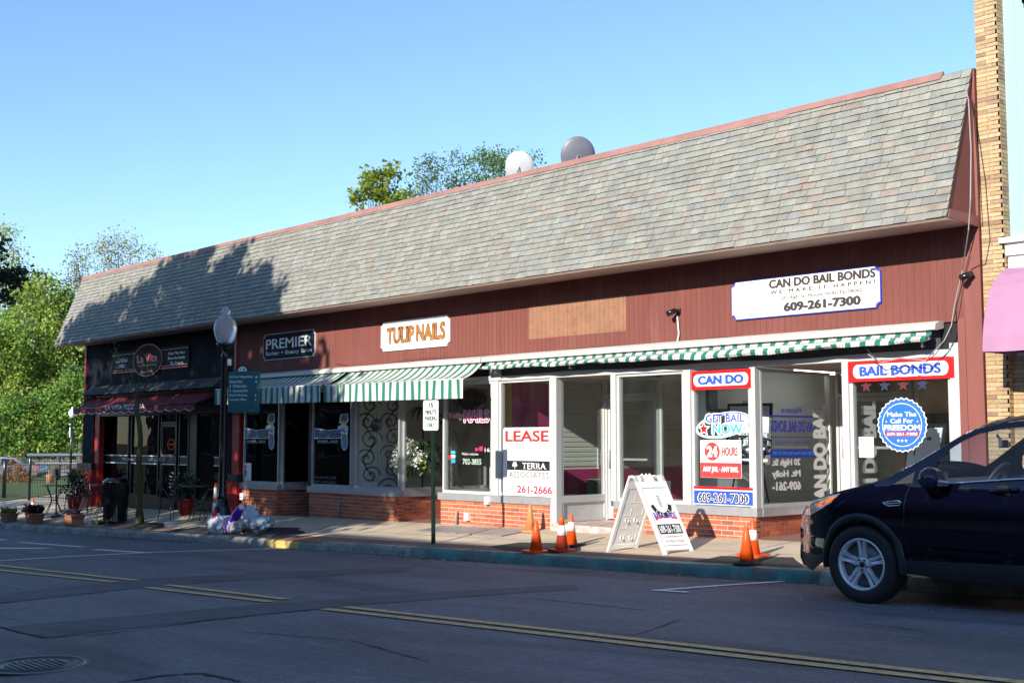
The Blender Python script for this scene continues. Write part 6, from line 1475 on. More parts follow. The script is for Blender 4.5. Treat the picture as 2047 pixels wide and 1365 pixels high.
for hx, hy in ((2009, 981),):
    h0, h1 = cp(hx-24, hy), cp(hx+26, hy-3); mb = MB(); mb.tube([onbody([h0], -.002)[0], onbody([h0], -.04)[0], onbody([h1], -.042)[0], onbody([h1], -.002)[0]], .016, 8)
    hd = mb.build('door_handle', M_paint, car); mb = MB(); m_ = ((h0[0]+h1[0])/2-.02, (h0[1]+h1[1])/2-.012); mb.lathe([(.001, .0), (.045, 0), (.055, .003)], (m_[0], YC+inset(*m_)-.002, m_[1]), 18, Matrix.Rotation(R(90), 4, 'X'), 1.2, 1); mb.build('handle_cup', M_dark, hd)
    mb = MB(); mb.lathe([(.001, 0), (.009, 0)], (h1[0]-.04, YC+inset(*h1)-.06, h1[1]), 12, Matrix.Rotation(R(90), 4, 'X')); mb.build('key_lock', M_chrome, hd)
# door mirror
pm = onY(1862, 955, YC-.16); mb = bag('m', None, '', (pm.x, pm.y, pm.z-.085), .105, .12, .10, None, amp=.02, fr=.5); mi_ = mb.build('door_mirror', M_paint, car)
mb = MB(); p0 = onbody([cp(1866, 968)])[0]; mb.tube([p0, (pm.x+.03, pm.y+.04, pm.z-.07)], .035, 8); mb.build('mirror_foot', M_clad, mi_)
mb = MB(); mb.obox((pm.x+.098, pm.y, pm.z-.005), .012, .17, .12); mb.build('mirror_glass', M_chrome, mi_)
# roof rails
for s_ in (0, 1):
    mb = MB(); P = [cp(1952, 856), cp(1985, 845), cp(2015, 838), cp(2047, 832.5)]; P += [(P[-1][0]+.6, P[-1][1]+.03), (P[-1][0]+1.3, P[-1][1]+.0), (P[-1][0]+1.5, P[-1][1]-.06)]
    V = [(x, (YC+inset(x, rz_)+.07) if not s_ else (2*YM-YC-inset(x, rz_)-.07), z) for x, z in P]; mb.tube(V, .018, 6); mb.build('roof_rail', M_clad, car)
# cabin
mb = MB(); xd = fw[0][0]; mb.ext([(xd-.35, YC+.16, ZB-.02), (xd+.08, YC+.16, ZB+.045), (xd+.20, YC+.16, ZB-.0), (xd+.2, YC+.16, ZB-.3), (xd-.35, YC+.16, ZB-.3)], (0, 1.5, 0)); fixn(mb.build('dashboard', M_clad, car))
mb = MB(); cs_ = Vector((xd+.34, YC+.45, ZB+.0)); Mw = Matrix.Rotation(R(-62), 4, 'Y'); mb.tube([cs_+Mw @ Vector((.185*math.cos(a), .185*math.sin(a), 0)) for a in [k*PI/12 for k in range(25)]], .015, 8)
for a in (0, PI, -PI/2): mb.tube([cs_, cs_+Mw @ Vector((.18*math.cos(a), .18*math.sin(a), 0))], .016, 6)
mb.tube([cs_, cs_-Vector((.15, 0, .06))], .03, 8); mb.build('steering_wheel', M_clad, car)
mb = MB(); pr = onY(1994, 887, YC+.80); mb.obox((pr.x, YM, pr.z), .03, .24, .07, R(12)); mb.tube([(pr.x, YM, pr.z), (pr.x-.06, YM, pr.z+.08)], .012, 6); mb.build('rearview_mirror', M_clad, car)
M_seat = mat('grey seat cloth', (.10, .105, .115), .85, amt=.15)
for y in (YC+.45, 2*YM-YC-.45):
    mb = MB(); mb.obox((xd+.95, y, ZB-.38), .5, .48, .16); mb.obox((xd+1.22, y, ZB-.03), .14, .46, .72, 0, 0, R(14)); mb.obox((xd+1.33, y, ZB+.38), .09, .26, .16, 0, 0, R(10)); mb.build('seat', M_seat, car, bev=.03)
mb = MB(); mb.obox((xd+1.95, YM, ZB-.3), .5, 1.3, .2); mb.obox((xd+2.2, YM, ZB+.0), .16, 1.3, .6, 0, 0, R(14)); mb.build('rear_seat', M_seat, car, bev=.03)
for y in (YC+.35, 2*YM-YC-.35): mb = MB(); mb.box(XFt+4.36, XFt+4.47, y-.14, y+.1, ZB-.22, ZB+.02); mb.build('tail_light', mat('red lens', (.4, .01, .01), .2, coat=1), car)

# ================================================================== NEIGHBOUR ON THE RIGHT
M_tanb = mat('tan roman brick', (1, 1, 1), .8, attr=True, amt=.14, scale=20, bump=.2, bscale=90)
nb_ = thing('neighbour_building', 'tall building of tan roman brick and pale blue metal siding at the right frame edge', 'building', (-3, 2, -1.2))
TC = [(.47, .33, .18), (.45, .31, .165), (.49, .35, .2), (.44, .295, .15), (.47, .34, .19), (.42, .28, .145), (.48, .34, .185), (.33, .20, .13), (.48, .345, .2), (.46, .325, .175), (.47, .33, .18), (.45, .31, .165)]
dm = mat('dark joint', (.24, .17, .11), .9)
bricks('brick_pier', [(-6.375, 0, -6.115, 0), (-6.115, 0, -6.115, .16)], 2.12, bw=.24, bh=.042, mo=.0065, cols=TC, mort=dm, floor=-1.3, parent=nb_)
bricks('brick_pier', [(-6.375, 0, -6.115, 0), (-6.115, 0, -6.115, .16)], 6.3, bw=.24, bh=.042, mo=.0065, cols=TC, mort=dm, floor=2.12, parent=nb_)
bricks('brick_pier', [(-6.11, .10, -5.88, .10), (-5.88, .10, -5.88, .4)], 1.0, bw=.24, bh=.042, mo=.0065, cols=TC, mort=dm, floor=-1.3, parent=nb_)
M_bsid = mat('pale blue metal siding', (.30, .44, .48), .45, amt=.06, stretch=(1, 1, .1))
g_ = grooved(-6.115, 1.0, 2.3, 6.4, .16, .14); g_.build('siding', M_bsid, nb_)
mb = MB(); mb.box(-6.14, 1, .02, .2, 2.10, 2.24); mb.box(-6.16, 1, -.04, .2, 2.24, 2.30); mb.box(-6.1, 1, .06, .2, 1.7, 2.1); mb.build('cornice', M_whink, nb_)
for x0, z0, z1 in ((-5.72, 3.05, 4.1), (-5.85, 5.0, 6.2), (-3.9, 3.05, 4.1), (-3.9, 5.0, 6.2)):
    mb = MB(); mb.box(x0, x0+.9, .08, .16, z0, z0+.06); mb.box(x0, x0+.9, .08, .16, z1-.06, z1); mb.box(x0, x0+.07, .08, .16, z0, z1); mb.box(x0+.83, x0+.9, .08, .16, z0, z1); mb.box(x0+.07, x0+.83, .1, .15, (z0+z1)/2-.02, (z0+z1)/2+.02)
    w = mb.build('window', M_whink, nb_); mb = MB(); mb.box(x0+.07, x0+.83, .13, .14, z0+.06, z1-.06); mb.build('pane', M_glassdk, w)
mb = MB(); mb.box(-5.88, 1, .45, .5, -1.3, 1.7); mb.build('shopfront', M_dark, nb_)
mb = MB(); mb.box(-5.88, 1, .12, .2, .85, 1.7); mb.build('fascia', M_dark, nb_)
mb = MB(); mb.box(-6.12, 1, .5, 12, -1.3, 6.35); mb.box(-6.3, -6.14, .05, 12, -1.3, 6.3); mb.build('wall', mat('plain tan brick', (.4, .27, .15), .9), nb_)  # one even tan brown for the plain walls
aw = thing('purple_awning', 'faded pinkish purple rounded awning at the right frame edge', 'awning', (-4.5, 0, .95))
mb = MB(); mb.smooth = True; M_mag2 = mat('faded purple canvas', (.42, .21, .33), .8, amt=.1, scale=2, bump=.5, bscale=7, stretch=(1, 1, .3))
prof = [(-.02, 1.93), (-.2, 1.92), (-.42, 1.83), (-.60, 1.68), (-.72, 1.50), (-.80, 1.30), (-.84, 1.12), (-.85, .95)]; n = 30; AX0 = onY(1968, 690, -.8).x; AX1 = .8
for i in range(n):
    xa_, xb2 = AX0+(AX1-AX0)*i/n, AX0+(AX1-AX0)*(i+1)/n
    for j in range(len(prof)-1):
        P = lambda x, k: (x, prof[k][0]+.012*math.sin(x*9+k), prof[k][1]+.008*math.sin(x*7+k)); mb.add([P(xa_, j+1), P(xb2, j+1), P(xb2, j), P(xa_, j)], [(0, 1, 2, 3)])
mb.build('canopy', M_mag2, aw)
mb = MB(); mb.poly([(AX0, y, z) for y, z in prof]+[(AX0, -.02, .95)]); mb.build('side_panel', M_mag2, aw)
# ================================================================== INSIDE THE WINDOWS
def tubes(P, r, name, m, label, cat, grp=None, n=5):
    mb = MB()
    for p in P: mb.tube(p, r, n)
    return tag(mb.build(name, m), label, cat, grp)
# swirls on the white partition
XW = -18.752
def swirl(y0, s_=1):
    P = []; z = .85; side_ = 1
    while z > -.72:
        r0 = .17+.05*rnd.random(); c = (y0+side_*.05, z-r0)
        P.append([(XW+.006, c[0]+1.3*side_*s_*(r0*(1-t/26))*math.cos(t*.42), c[1]+(r0*(1-t/26))*math.sin(t*.42+PI/2*0)) for t in range(24)])
        z -= r0*1.75; side_ = -side_
    P.append([(XW+.006, y0+.12*math.sin(t*.75), .9-t*.088) for t in range(20)])
    return P
ypx = lambda px: onX(px, 880, XW).y
for y, lb in ((ypx(737), 'black scroll decoration on the white display wall, the one nearest the corner'), (ypx(783), 'black scroll decoration behind the white flowers')):
    tubes(swirl(y), .010, 'wall_scroll', M_black, lb, 'decoration', 'black scroll decorations')
tubes(swirl(ypx(893)), .010, 'wall_scroll', M_black, 'black scroll decoration behind the parking sign', 'decoration', 'black scroll decorations')
c = onY(752, 849, .1); t = thing('oval_plaque', 'dark oval plaque hanging in the white display window', 'plaque', c); mb = MB(); mb.ext([(c.x+.17*math.cos(k*PI/14), .1, c.z+.115*math.sin(k*PI/14)) for k in range(28)], (0, .02, 0)); fixn(mb.build('plate', M_dkplast, t)); mb = MB(); mb.tube([(c.x, .11, c.z+.1), (c.x, .11, .97)], .003, 4); mb.tube([(c.x, .11, c.z-.1), (c.x+.03, .11, c.z-.4), (c.x+.06, .11, -.86)], .004, 4); mb.build('cord', M_black, t)
# vase of white flowers
c = onY(808, 972, .35); c.z = -.888; t = thing('flower_vase', 'glass vase of white hydrangeas in the display window', 'vase', c)
mb = MB(); mb.lathe([(.06, 0), (.065, .02), (.055, .1), (.075, .3), (.11, .40)], c, 20); mb.build('vase', glass('vase glass', tint=(.75, .85, .7), k=1), t)
mb = MB()
for k in range(9): a = k*.7; mb.tube([(c.x+.02*math.cos(a), c.y+.02*math.sin(a), c.z+.03), (c.x+.18*math.cos(a), c.y+.16*math.sin(a), c.z+.6)], .006, 4)
mb.build('stem', mat('stem green', (.12, .25, .05), .6), t)
mb = MB(); hs = [(c.x+dx, c.y+dy, c.z+dz) for dx, dy, dz in ((-.25, 0, .48), (-.08, -.05, .42), (.1, 0, .46), (.28, 0, .5), (-.3, .05, .66), (-.12, 0, .62), (.06, -.05, .66), (.22, 0, .70), (.40, .05, .60), (-.05, 0, .80), (.15, .05, .84))]; leafcloud(mb, hs, 90, .095, .045, [(.80, .80, .76), (.72, .76, .66)], squash=1, up=0); mb.build('blossom', leafmat('petal', .2), t)
mb = MB(); leafcloud(mb, [(h_[0]+.05, h_[1]+.1, h_[2]-.1) for h_ in hs], 12, .15, .13, [(.06, .12, .03), (.12, .2, .03)]); mb.build('foliage', leafmat('leaf'), t)
t = thing('potted_palm', 'dark leafy indoor palm behind the white flowers', 'plant', (-17.6, .9, -.89)); c = Vector((-17.75, .85, -.89))
mb = MB(); mb.tube([c, c+Vector((.02, 0, .8)), c+Vector((0, 0, 1.5))], .018, 6); mb.build('trunk', M_dark, t)
mb = MB()
for z0, n, L_ in ((1.5, 12, .45), (.85, 16, .55), (.55, 14, .5)):
    for k in range(n):
        a = 2*PI*k/n+rnd.uniform(-.2, .2); q = L_*rnd.uniform(.7, 1.1); mb.cc = rnd.choice([(.03, .06, .02), (.05, .1, .03), (.10, .16, .04)]); P = [c+Vector((q*f*math.cos(a), q*f*math.sin(a), z0+q*(.55*f-1.1*f*f))) for f in (0, .35, .7, 1)]
        w = .035; nn = Vector((-math.sin(a), math.cos(a), 0))
        for i in range(3): ww = [w*.5, w, w*.8, .004]; mb.add([P[i]-nn*ww[i], P[i+1]-nn*ww[i+1], P[i+1]+nn*ww[i+1], P[i]+nn*ww[i]], [(0, 1, 2, 3)])
mb.build('foliage', leafmat('leaf'), t)
c = Vector((-17.2, 1.4, -.89)); mb = MB()
# nail shop odds and ends
for (x, y, h_, m_, lb) in ((-15.55, .9, 1.3, mat('beige curtain', (.45, .43, .38), .8, amt=.2), 'beige hanging curtain strip inside the nail shop window, the left one'), (-15.15, 1.2, 1.5, mat('grey curtain', (.30, .29, .28), .8, amt=.3), 'grey patterned curtain strip inside the nail shop window, the right one')):
    mb = MB(); mb.smooth = True
    for k in range(5): mb.tube([(x+k*.045, y+.01*(k % 2), -.88), (x+k*.045, y+.01*(k % 2), -.88+h_)], .028, 8)
    tag(mb.build('curtain_strip', m_), lb, 'curtain', 'curtains in the nail shop')
# bail bond interior: pictures, easel poster
XP = -10.735
def picture(y0, y1, z0, z1, c1, c2, label):
    t = thing('picture', label, 'picture', (XP, (y0+y1)/2, z0)); mb = MB(); mb.box(XP, XP+.02, y0, y1, z0, z1); mb.build('frame', M_black, t); mb = MB(); mb.box(XP+.02, XP+.024, y0+.02, y1-.02, z0+.02, z1-.02); mb.build('canvas', mat(label[:18], c1, .5, amt=.8, scale=5, stain=(4, c2, .45, .55)), t)
y = lambda px: onX(px, 850, XP).y
picture(y(1413), y(1433), .42, .72, (.05, .2, .3), (.03, .02, .02), 'dark blue portrait high on the bail bond shop wall'); picture(y(1436), y(1463), .22, .46, (.25, .22, .05), (.05, .12, .2), 'yellow and blue framed print beside the easel')
c = onY(1497, 870, .75); t = thing('easel_poster', 'black framed poster on an easel in the bail bond window', 'poster', (c.x, .75, -.88))
M = Matrix.Translation(c) @ Matrix.Rotation(R(18), 4, 'Z') @ Matrix.Rotation(R(-10), 4, 'X')
mb = MB(); mb.box(-.33, .33, -.015, .015, -.42, .46, M); mb.build('frame', M_black, t)
mb = MB(); mb.box(-.29, .29, -.02, -.016, -.38, .42, M); mb.build('sheet', mat('poster paper', (.6, .64, .7), .3, amt=.1), t)
mb = MB(); mb.box(-.29, .29, -.022, -.0205, -.06, .03, M); mb.box(-.1, .29, -.022, -.0205, -.34, -.22, M); mb.build('bar', mat('slate ink', (.05, .07, .1), .5), t)
TP = lambda x0, x1, z0, z1, o: (lambda u, v: tuple(M @ Vector((x0+(x1-x0)*u, o, z0+(z1-z0)*v))))
lettering(t, 'CAN DO BAIL BONDS', TP(-.27, .27, -.045, .015, -.0235), M_whink, bold=.03); lettering(t, '609-261-7300', TP(-.2, .27, -.13, -.075, -.0215), M_black, bold=.02)
mb = MB()
for a in (-.25, .25): mb.tube([M @ Vector((a*.2, .02, .4)), (c.x+a, .62 if a < 0 else .7, -.885)], .013, 6)
mb.tube([M @ Vector((0, .02, .4)), (c.x, 1.2, -.885)], .013, 6)
for k in (-1, 1): mb.tube([M @ Vector((k*.05+k*.05*math.sin(i*.5), .0, .46+.04*math.cos(i*.5)+.03*i/4)) for i in range(9)], .006, 5)
mb.build('easel', M_black, t)
c = onY(1830, 880, .6); t = thing('easel_poster', 'pale poster with grey marks leaning behind the right bail bond window', 'poster', (c.x, .6, -.88)); M = Matrix.Translation(c+Vector((.12, 0, -.12))) @ Matrix.Rotation(R(-15), 4, 'Z') @ Matrix.Rotation(R(-14), 4, 'X')
mb = MB(); mb.box(-.28, .30, -.012, .012, -.4, .33, M); mb.build('frame', M_dkplast, t); mb = MB(); mb.box(-.25, .25, -.02, -.013, -.37, .28, M); mb.build('sheet', MATS['poster paper'], t); mb = MB(); mb.box(-.15, -.02, -.022, -.0205, .08, .1, M); mb.box(-.15, -.13, -.022, -.0205, -.08, .1, M); mb.box(.03, .1, -.022, -.0205, .12, .16, M); mb.build('mark', M_black, t)
# radiator and box in the vacant shop
c = Vector((-14.6, 2.1, -1.2)); t = thing('radiator', 'green ribbed radiator low in the vacant shop', 'radiator', c); mb = MB()
for k in range(14): mb.obox(c+Vector((0, k*.055, .28)), .16, .035, .5)
mb.build('fins', mat('green radiator paint', (.10, .2, .14), .4), t, bev=.008)
mb = MB(); mb.box(-14.1, -13.95, 2.6, 3.5, -1.2, -.72); tag(mb.build('carton', M_cart), 'pale cardboard box on the floor of the vacant shop', 'box')
# ================================================================== OPPOSITE SIDE OF THE STREET (behind the camera: it shades the road and shows in the glass)
M_ob = mat('old red brick', (.10, .065, .055), .85, amt=.2, scale=2)
def block(x0, x1, ztop, depth=9, label=''):
    t = thing('opposite_building', label, 'building', ((x0+x1)/2, -15.6, -1.4)); mb = MB(); mb.box(x0, x1, -15.6-depth, -15.6, -4, ztop); mb.build('wall', M_ob, t)
    mb = MB(); mb.box(x0, x1, -15.68, -15.55, ztop-.22, ztop+.0); mb.build('cornice', M_grey, t)
    x = x0+.6
    while x+1.6 < x1:
        mb = MB(); mb.box(x, x+1.6, -15.63, -15.57, -.7, 1.3); w = mb.build('window', M_grey, t); mb = MB(); mb.box(x+.08, x+1.52, -15.57, -15.56, -.62, 1.22); mb.build('pane', M_dark, w); x += 2.3
SUN_EL, SUN_AZ = R(22.5), R(-12)   # azimuth of travel measured from +y towards +x
sd3 = Vector((math.sin(SUN_AZ)*math.cos(SUN_EL), math.cos(SUN_AZ)*math.cos(SUN_EL), -math.sin(SUN_EL)))
block(-14.40, 12, 4.42, label='low brick shop building across the street, behind the viewpoint'); block(-15.35, -14.41, 3.74, label='narrow low link building across the street'); block(-60, -15.36, 3.9, label='long low brick building across the street, further down')
# ================================================================== TREES
M_bark = mat('grey bark', (.11, .09, .07), .9, amt=.3, scale=8, bump=1, bscale=20)
def back(P, Y): return P-sd3*((P.y-Y)/sd3.y)
def inp(px, py, poly): return inpoly(px, py, poly)
# street trees across the road, whose crowns fall as shade over the left end of the row
pr = [(129, 687), (147, 646), (160, 640), (176, 617), (200, 612), (223, 588), (240, 596), (252, 582), (265, 580), (279, 563), (290, 570), (305, 552), (310, 530), (322, 529), (335, 545), (345, 515), (361, 503), (372, 525), (381, 517), (395, 500), (416, 491), (424, 498), (412, 530), (409, 552), (425, 556), (440, 538), (452, 511), (462, 520), (470, 506), (481, 500), (485, 515), (476, 540), (472, 556), (490, 552), (504, 544), (518, 550), (534, 535), (536, 548), (515, 580), (520, 588), (545, 580), (566, 573), (560, 590), (540, 618), (537, 623), (480, 640), (400, 655)]
pf_ = [(185, 690), (560, 632), (640, 700), (636, 740), (600, 780), (690, 800), (745, 860), (783, 935), (783, 1046), (600, 1068), (535, 1078), (0, 1048), (-150, 1030), (-150, 990), (160, 985), (165, 700)]
r4 = random.Random(4); src = []
for poly, n, rf in ((pr, 420, 1), (pf_, 620, 0)):
    x0, x1 = min(p[0] for p in poly), max(p[0] for p in poly); y0, y1 = min(p[1] for p in poly), max(p[1] for p in poly); k = 0
    while k < n:
        px, py = r4.uniform(x0, x1), r4.uniform(y0, y1)
        if not inp(px, py, poly): continue
        k += 1
        if rf:
            d = ray(px, py); nrm = SN; t0 = (Vector((0, EY, EZ))-CAM).dot(nrm)/d.dot(nrm); P = CAM+d*t0
        else:
            P = onY(px, py, 0)
            if P.z < zf(P.x): P = G(px, py)
        # a few gaps so that flecks of sun come through
        if not rf and (290 < px < 350 and 785 < py < 812 or 245 < px < 262 and 790 < py < 806): continue
        if not rf and px < 200 and 715 < py < 775 and px > 165: continue
        if not rf and (640 > px > 610 and 655 < py < 700): continue
        src.append((back(P, -12.2+r4.uniform(-1.7, 1.7)), rf))
groups = [[], [], []]
for s_ in src: groups[0 if s_[0].x < -25.5 else (1 if s_[0].x < -20.5 else 2)].append(s_)
LC = [(.045, .085, .018), (.055, .10, .02), (.035, .07, .016)]
for g_, lb in zip(groups, ('broad leafy street tree across the road, farthest down the street', 'broad leafy street tree across the road, the middle one', 'leafy street tree across the road, nearest the viewpoint')):
    if not g_: continue
    cx = sum(p[0].x for p in g_)/len(g_); b = Vector((cx, -12.6, zk(cx)+.0)); t = thing('street_tree', lb, 'tree', b, 'street trees across the road')
    mb = MB(); branches(mb, b, [p[0] for p in g_][::9], .2, r4); mb.build('trunk', M_bark, t)
    mb = MB(); leafcloud(mb, [p[0] for p in g_ if not p[1]], 26, .42, .26, LC, squash=1, rng=r4); leafcloud(mb, [p[0] for p in g_ if p[1]], 24, .24, .20, LC, squash=1, rng=r4); mb.build('crown', leafmat('leaf'), t)
    if 'farthest' in lb: far_t = t
# overhanging dark spray at the left frame edge: end of a branch of a nearer tree on this side
tc_ = [dep(px, py, 17+rnd.uniform(-.4, .4)) for px, py in [(r4.uniform(-120, -60), r4.uniform(530, 600)) for _ in range(22)]+[(r4.uniform(-40, 42), r4.uniform(546, 566)) for _ in range(16)]+[(r4.uniform(-40, 16), r4.uniform(500, 512)) for _ in range(8)]+[(r4.uniform(-10, 16), r4.uniform(590, 600)) for _ in range(5)]+[(2, 480), (38, 540), (48, 547), (30, 552)]]
b = Vector((-19.5, -9.2, 0)); b = dep(-420, 900, 17.5); b.z = gz(b.x, -12.5); b.y = -12.4
t = thing('street_tree', 'dark shaded street tree whose branch tip hangs in at the left frame edge', 'tree', b, 'street trees across the road')
mb = MB(); branches(mb, b, [p for p in tc_[:22]][::3], .14, r4); mb.build('trunk', M_bark, t)
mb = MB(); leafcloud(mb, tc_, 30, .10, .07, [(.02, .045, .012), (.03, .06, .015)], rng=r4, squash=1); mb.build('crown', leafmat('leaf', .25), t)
def far_tree(label, name, px, pyb, dpt, crown, n, leaf, cols, r0=.3, per=60, rad=.9, ground=None, trans=.4):
    """crown: list of (px, py, rx, ry) ellipses in the view, spread in depth as well"""
    b = dep(px, pyb, dpt); b.z = zf(b.x)-.1
    t = thing(name, label, 'tree', b); cs = []
    tot = sum(c[2]*c[3] for c in crown)
    for (cx, cy, rx, ry) in crown:
        for _ in range(max(2, int(n*rx*ry/tot))):
            a = r4.uniform(0, 2*PI); q = math.sqrt(r4.random()); dd = r4.uniform(-1, 1)*rx/CF*dpt*.8
            cs.append(dep(cx+rx*q*math.cos(a), cy+ry*q*math.sin(a), dpt+dd))
    mb = MB(); branches(mb, b, cs[::max(1, len(cs)//26)], r0, r4); mb.build('trunk', M_bark, t)
    mb = MB(); leafcloud(mb, cs, per, rad, leaf, cols, rng=r4); mb.build('crown', leafmat('leaf bright', trans), t); return t
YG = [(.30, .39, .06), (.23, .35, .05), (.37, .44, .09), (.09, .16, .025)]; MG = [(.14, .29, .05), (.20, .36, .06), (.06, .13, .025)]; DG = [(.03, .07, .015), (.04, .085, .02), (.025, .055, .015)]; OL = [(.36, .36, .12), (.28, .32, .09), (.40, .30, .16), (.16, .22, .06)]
far_tree('tall loose tree with sparse top at the left edge, sky showing through', 'tall_tree', 20, 930, 104, [(8, 505, 40, 50), (35, 560, 30, 40), (30, 600, 60, 50), (5, 470, 20, 20)], 110, .22, YG+OL, per=26, rad=.9)
far_tree('rounded yellow green tree filling the left below the tall sparse one', 'broad_tree', 75, 930, 96, [(85, 590, 55, 38), (70, 680, 95, 65), (60, 780, 100, 70)], 400, .27, YG, per=44, rad=.85)
far_tree('dense green tree behind the corner of the roof', 'broad_tree', 150, 930, 99, [(140, 720, 60, 80), (120, 640, 50, 50)], 260, .26, MG+DG, per=50, rad=.95)
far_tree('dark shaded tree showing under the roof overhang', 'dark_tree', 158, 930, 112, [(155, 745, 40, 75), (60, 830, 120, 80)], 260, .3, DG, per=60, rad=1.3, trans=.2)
far_tree('low bright leafy tree over the guard rail', 'bushy_tree', 110, 930, 90, [(115, 840, 70, 60), (40, 850, 70, 55), (150, 800, 25, 60)], 420, .24, MG+YG[:1], per=50, rad=.75)
far_tree('leafy tree crown at the far left above the grey car', 'bushy_tree', -40, 930, 92, [(-20, 800, 60, 120), (0, 720, 60, 90)], 260, .26, YG, per=46, rad=.9)
far_tree('thin budding tree left of the roof corner', 'budding_tree', 165, 800, 108, [(157, 525, 20, 40), (160, 590, 22, 40), (148, 560, 14, 60)], 90, .18, OL, per=18, rad=.8, r0=.22)
far_tree('airy olive brown budding tree above the left end of the roof', 'budding_tree', 240, 800, 108, [(235, 500, 38, 44), (285, 512, 38, 22), (210, 520, 25, 35)], 120, .17, OL, per=18, rad=.8, r0=.25)
far_tree('yellow green tree top left of the group above the roof', 'tree_behind_roof', 770, 900, 42, [(755, 368, 30, 24), (716, 392, 14, 16), (785, 345, 16, 14), (785, 395, 40, 18), (735, 350, 10, 10)], 95, .17, [(.26, .32, .03), (.2, .27, .03)], per=13, rad=.26, r0=.12)
far_tree('fine leaved tree top in the middle of the group above the roof', 'tree_behind_roof', 860, 900, 62, [(862, 345, 34, 30), (835, 385, 36, 15), (908, 318, 16, 16), (910, 360, 12, 26), (850, 325, 12, 12)], 120, .13, [(.10, .18, .05), (.14, .2, .06)], per=12, rad=.36, r0=.12)
far_tree('fine leaved green tree top behind the pale satellite dish', 'tree_behind_roof', 985, 900, 62, [(975, 335, 48, 28), (1000, 318, 44, 18), (1068, 322, 14, 14), (925, 368, 36, 12), (965, 305, 16, 10)], 170, .13, [(.10, .2, .04), (.15, .23, .05)], per=14, rad=.36, r0=.12)
# ================================================================== FAR LEFT: lawn, fence, wall, rail, lamp, car
mb = MB(); L0 = [G(-160, 1002), G(0, 1003), G(85, 991), G(165, 977), G(240, 972), G(240, 949), G(0, 951), G(-160, 951)]
ring = [(p.x, p.y) for p in L0]; P2 = [Vector(r) for r in ring]; E = [(i, (i+1) % len(ring)) for i in range(len(ring))]
xs = [p[0] for p in ring]; ys = [p[1] for p in ring]
for i in range(30):
    for j in range(30):
        q = (min(xs)+(max(xs)-min(xs))*i/29, min(ys)+(max(ys)-min(ys))*j/29)
        if inpoly(q[0], q[1], ring): P2.append(Vector(q))
Vv, _, Ff, _, _, _ = delaunay_2d_cdt(P2, E, [], 0, 1e-5)
Ff = [f for f in Ff if inpoly(sum(Vv[i].x for i in f)/len(f), sum(Vv[i].y for i in f)/len(f), ring)]
mb.smooth = True; mb.add([(v.x, v.y, gz(v.x, max(v.y, 0))+.02) for v in Vv], [tuple(f) for f in Ff]); struct(mb, 'lawn', M_lawn)
def gstrip(name, px4, m, dz): 
    mb = MB(); mb.add([(p.x, p.y, zf(p.x)+dz) for p in [G(*q) for q in px4]], [(0, 1, 2, 3)]); return struct(mb, name, m)
gstrip('far_path', [(-160, 952), (240, 953), (240, 940), (-160, 940)], mat('pale path', (.42, .40, .36), .9), .03)
# stone wall and guard rail
dW = _R.copy()
def along(px, py, dp): p = dep(px, py, dp); return p
a = along(-160, 935, 84); b = along(260, 935, 84); za, zb_ = along(0, 936, 84).z, along(0, 918, 84).z
t = thing('stone_wall', 'low rubble stone wall beyond the lawn', 'wall', ((a.x+b.x)/2, (a.y+b.y)/2, za)); mb = MB(); n = 60; r5 = random.Random(6)
dd = (b-a)/n; pn = Vector((dd.y, -dd.x, 0)).normalized(); pn = pn if pn.dot(CAM-a) > 0 else -pn
for i in range(n):
    for j in range(5):
        w = dd*r5.uniform(.7, 1.1); z0 = za+(zb_-za)*j/5; z1 = z0+(zb_-za)/5*.9; o = pn*r5.uniform(.0, .1); k = r5.uniform(.6, 1.3); mb.cc = (.13*k, .115*k, .1*k); p = a+dd*(i+(j % 2)*.5)+o
        mb.add([(p.x, p.y, z0), (p.x+w.x, p.y+w.y, z0), (p.x+w.x, p.y+w.y, z1), (p.x, p.y, z1), (p.x-pn.x*.3, p.y-pn.y*.3, z1), (p.x+w.x-pn.x*.3, p.y+w.y-pn.y*.3, z1)], [(0, 1, 2, 3), (3, 2, 5, 4)])
mb.cc = (1, 1, 1); mb.build('stones', mat('rubble stone', (1, 1, 1), .9, attr=True, bump=.5), t)
t = thing('guard_rail', 'grey steel guard rail in front of the stone wall', 'rail', dep(100, 950, 80)); zr0 = along(0, 909, 80).z; p0, p1 = along(55, 909, 80), along(260, 909, 80)
mb = MB(); mb.tube([(p0.x, p0.y, zr0), (p1.x, p1.y, zr0)], .10, 8); mb.build('rail', mat('galvanised steel', (.10, .12, .15), .6, metal=.0), t)
for px in (118, 60, 180, 240): q = along(px, 940, 80); mb = MB(); mb.tube([(q.x, q.y, zf(q.x)), (q.x, q.y, zr0)], .11, 6); mb.build('post', M_clad, t)
mb = MB(); mb.tube([(p0.x, p0.y, zr0-.55), (p1.x, p1.y, zr0-.55)], .05, 6); mb.build('lower_rail', M_grey, t)
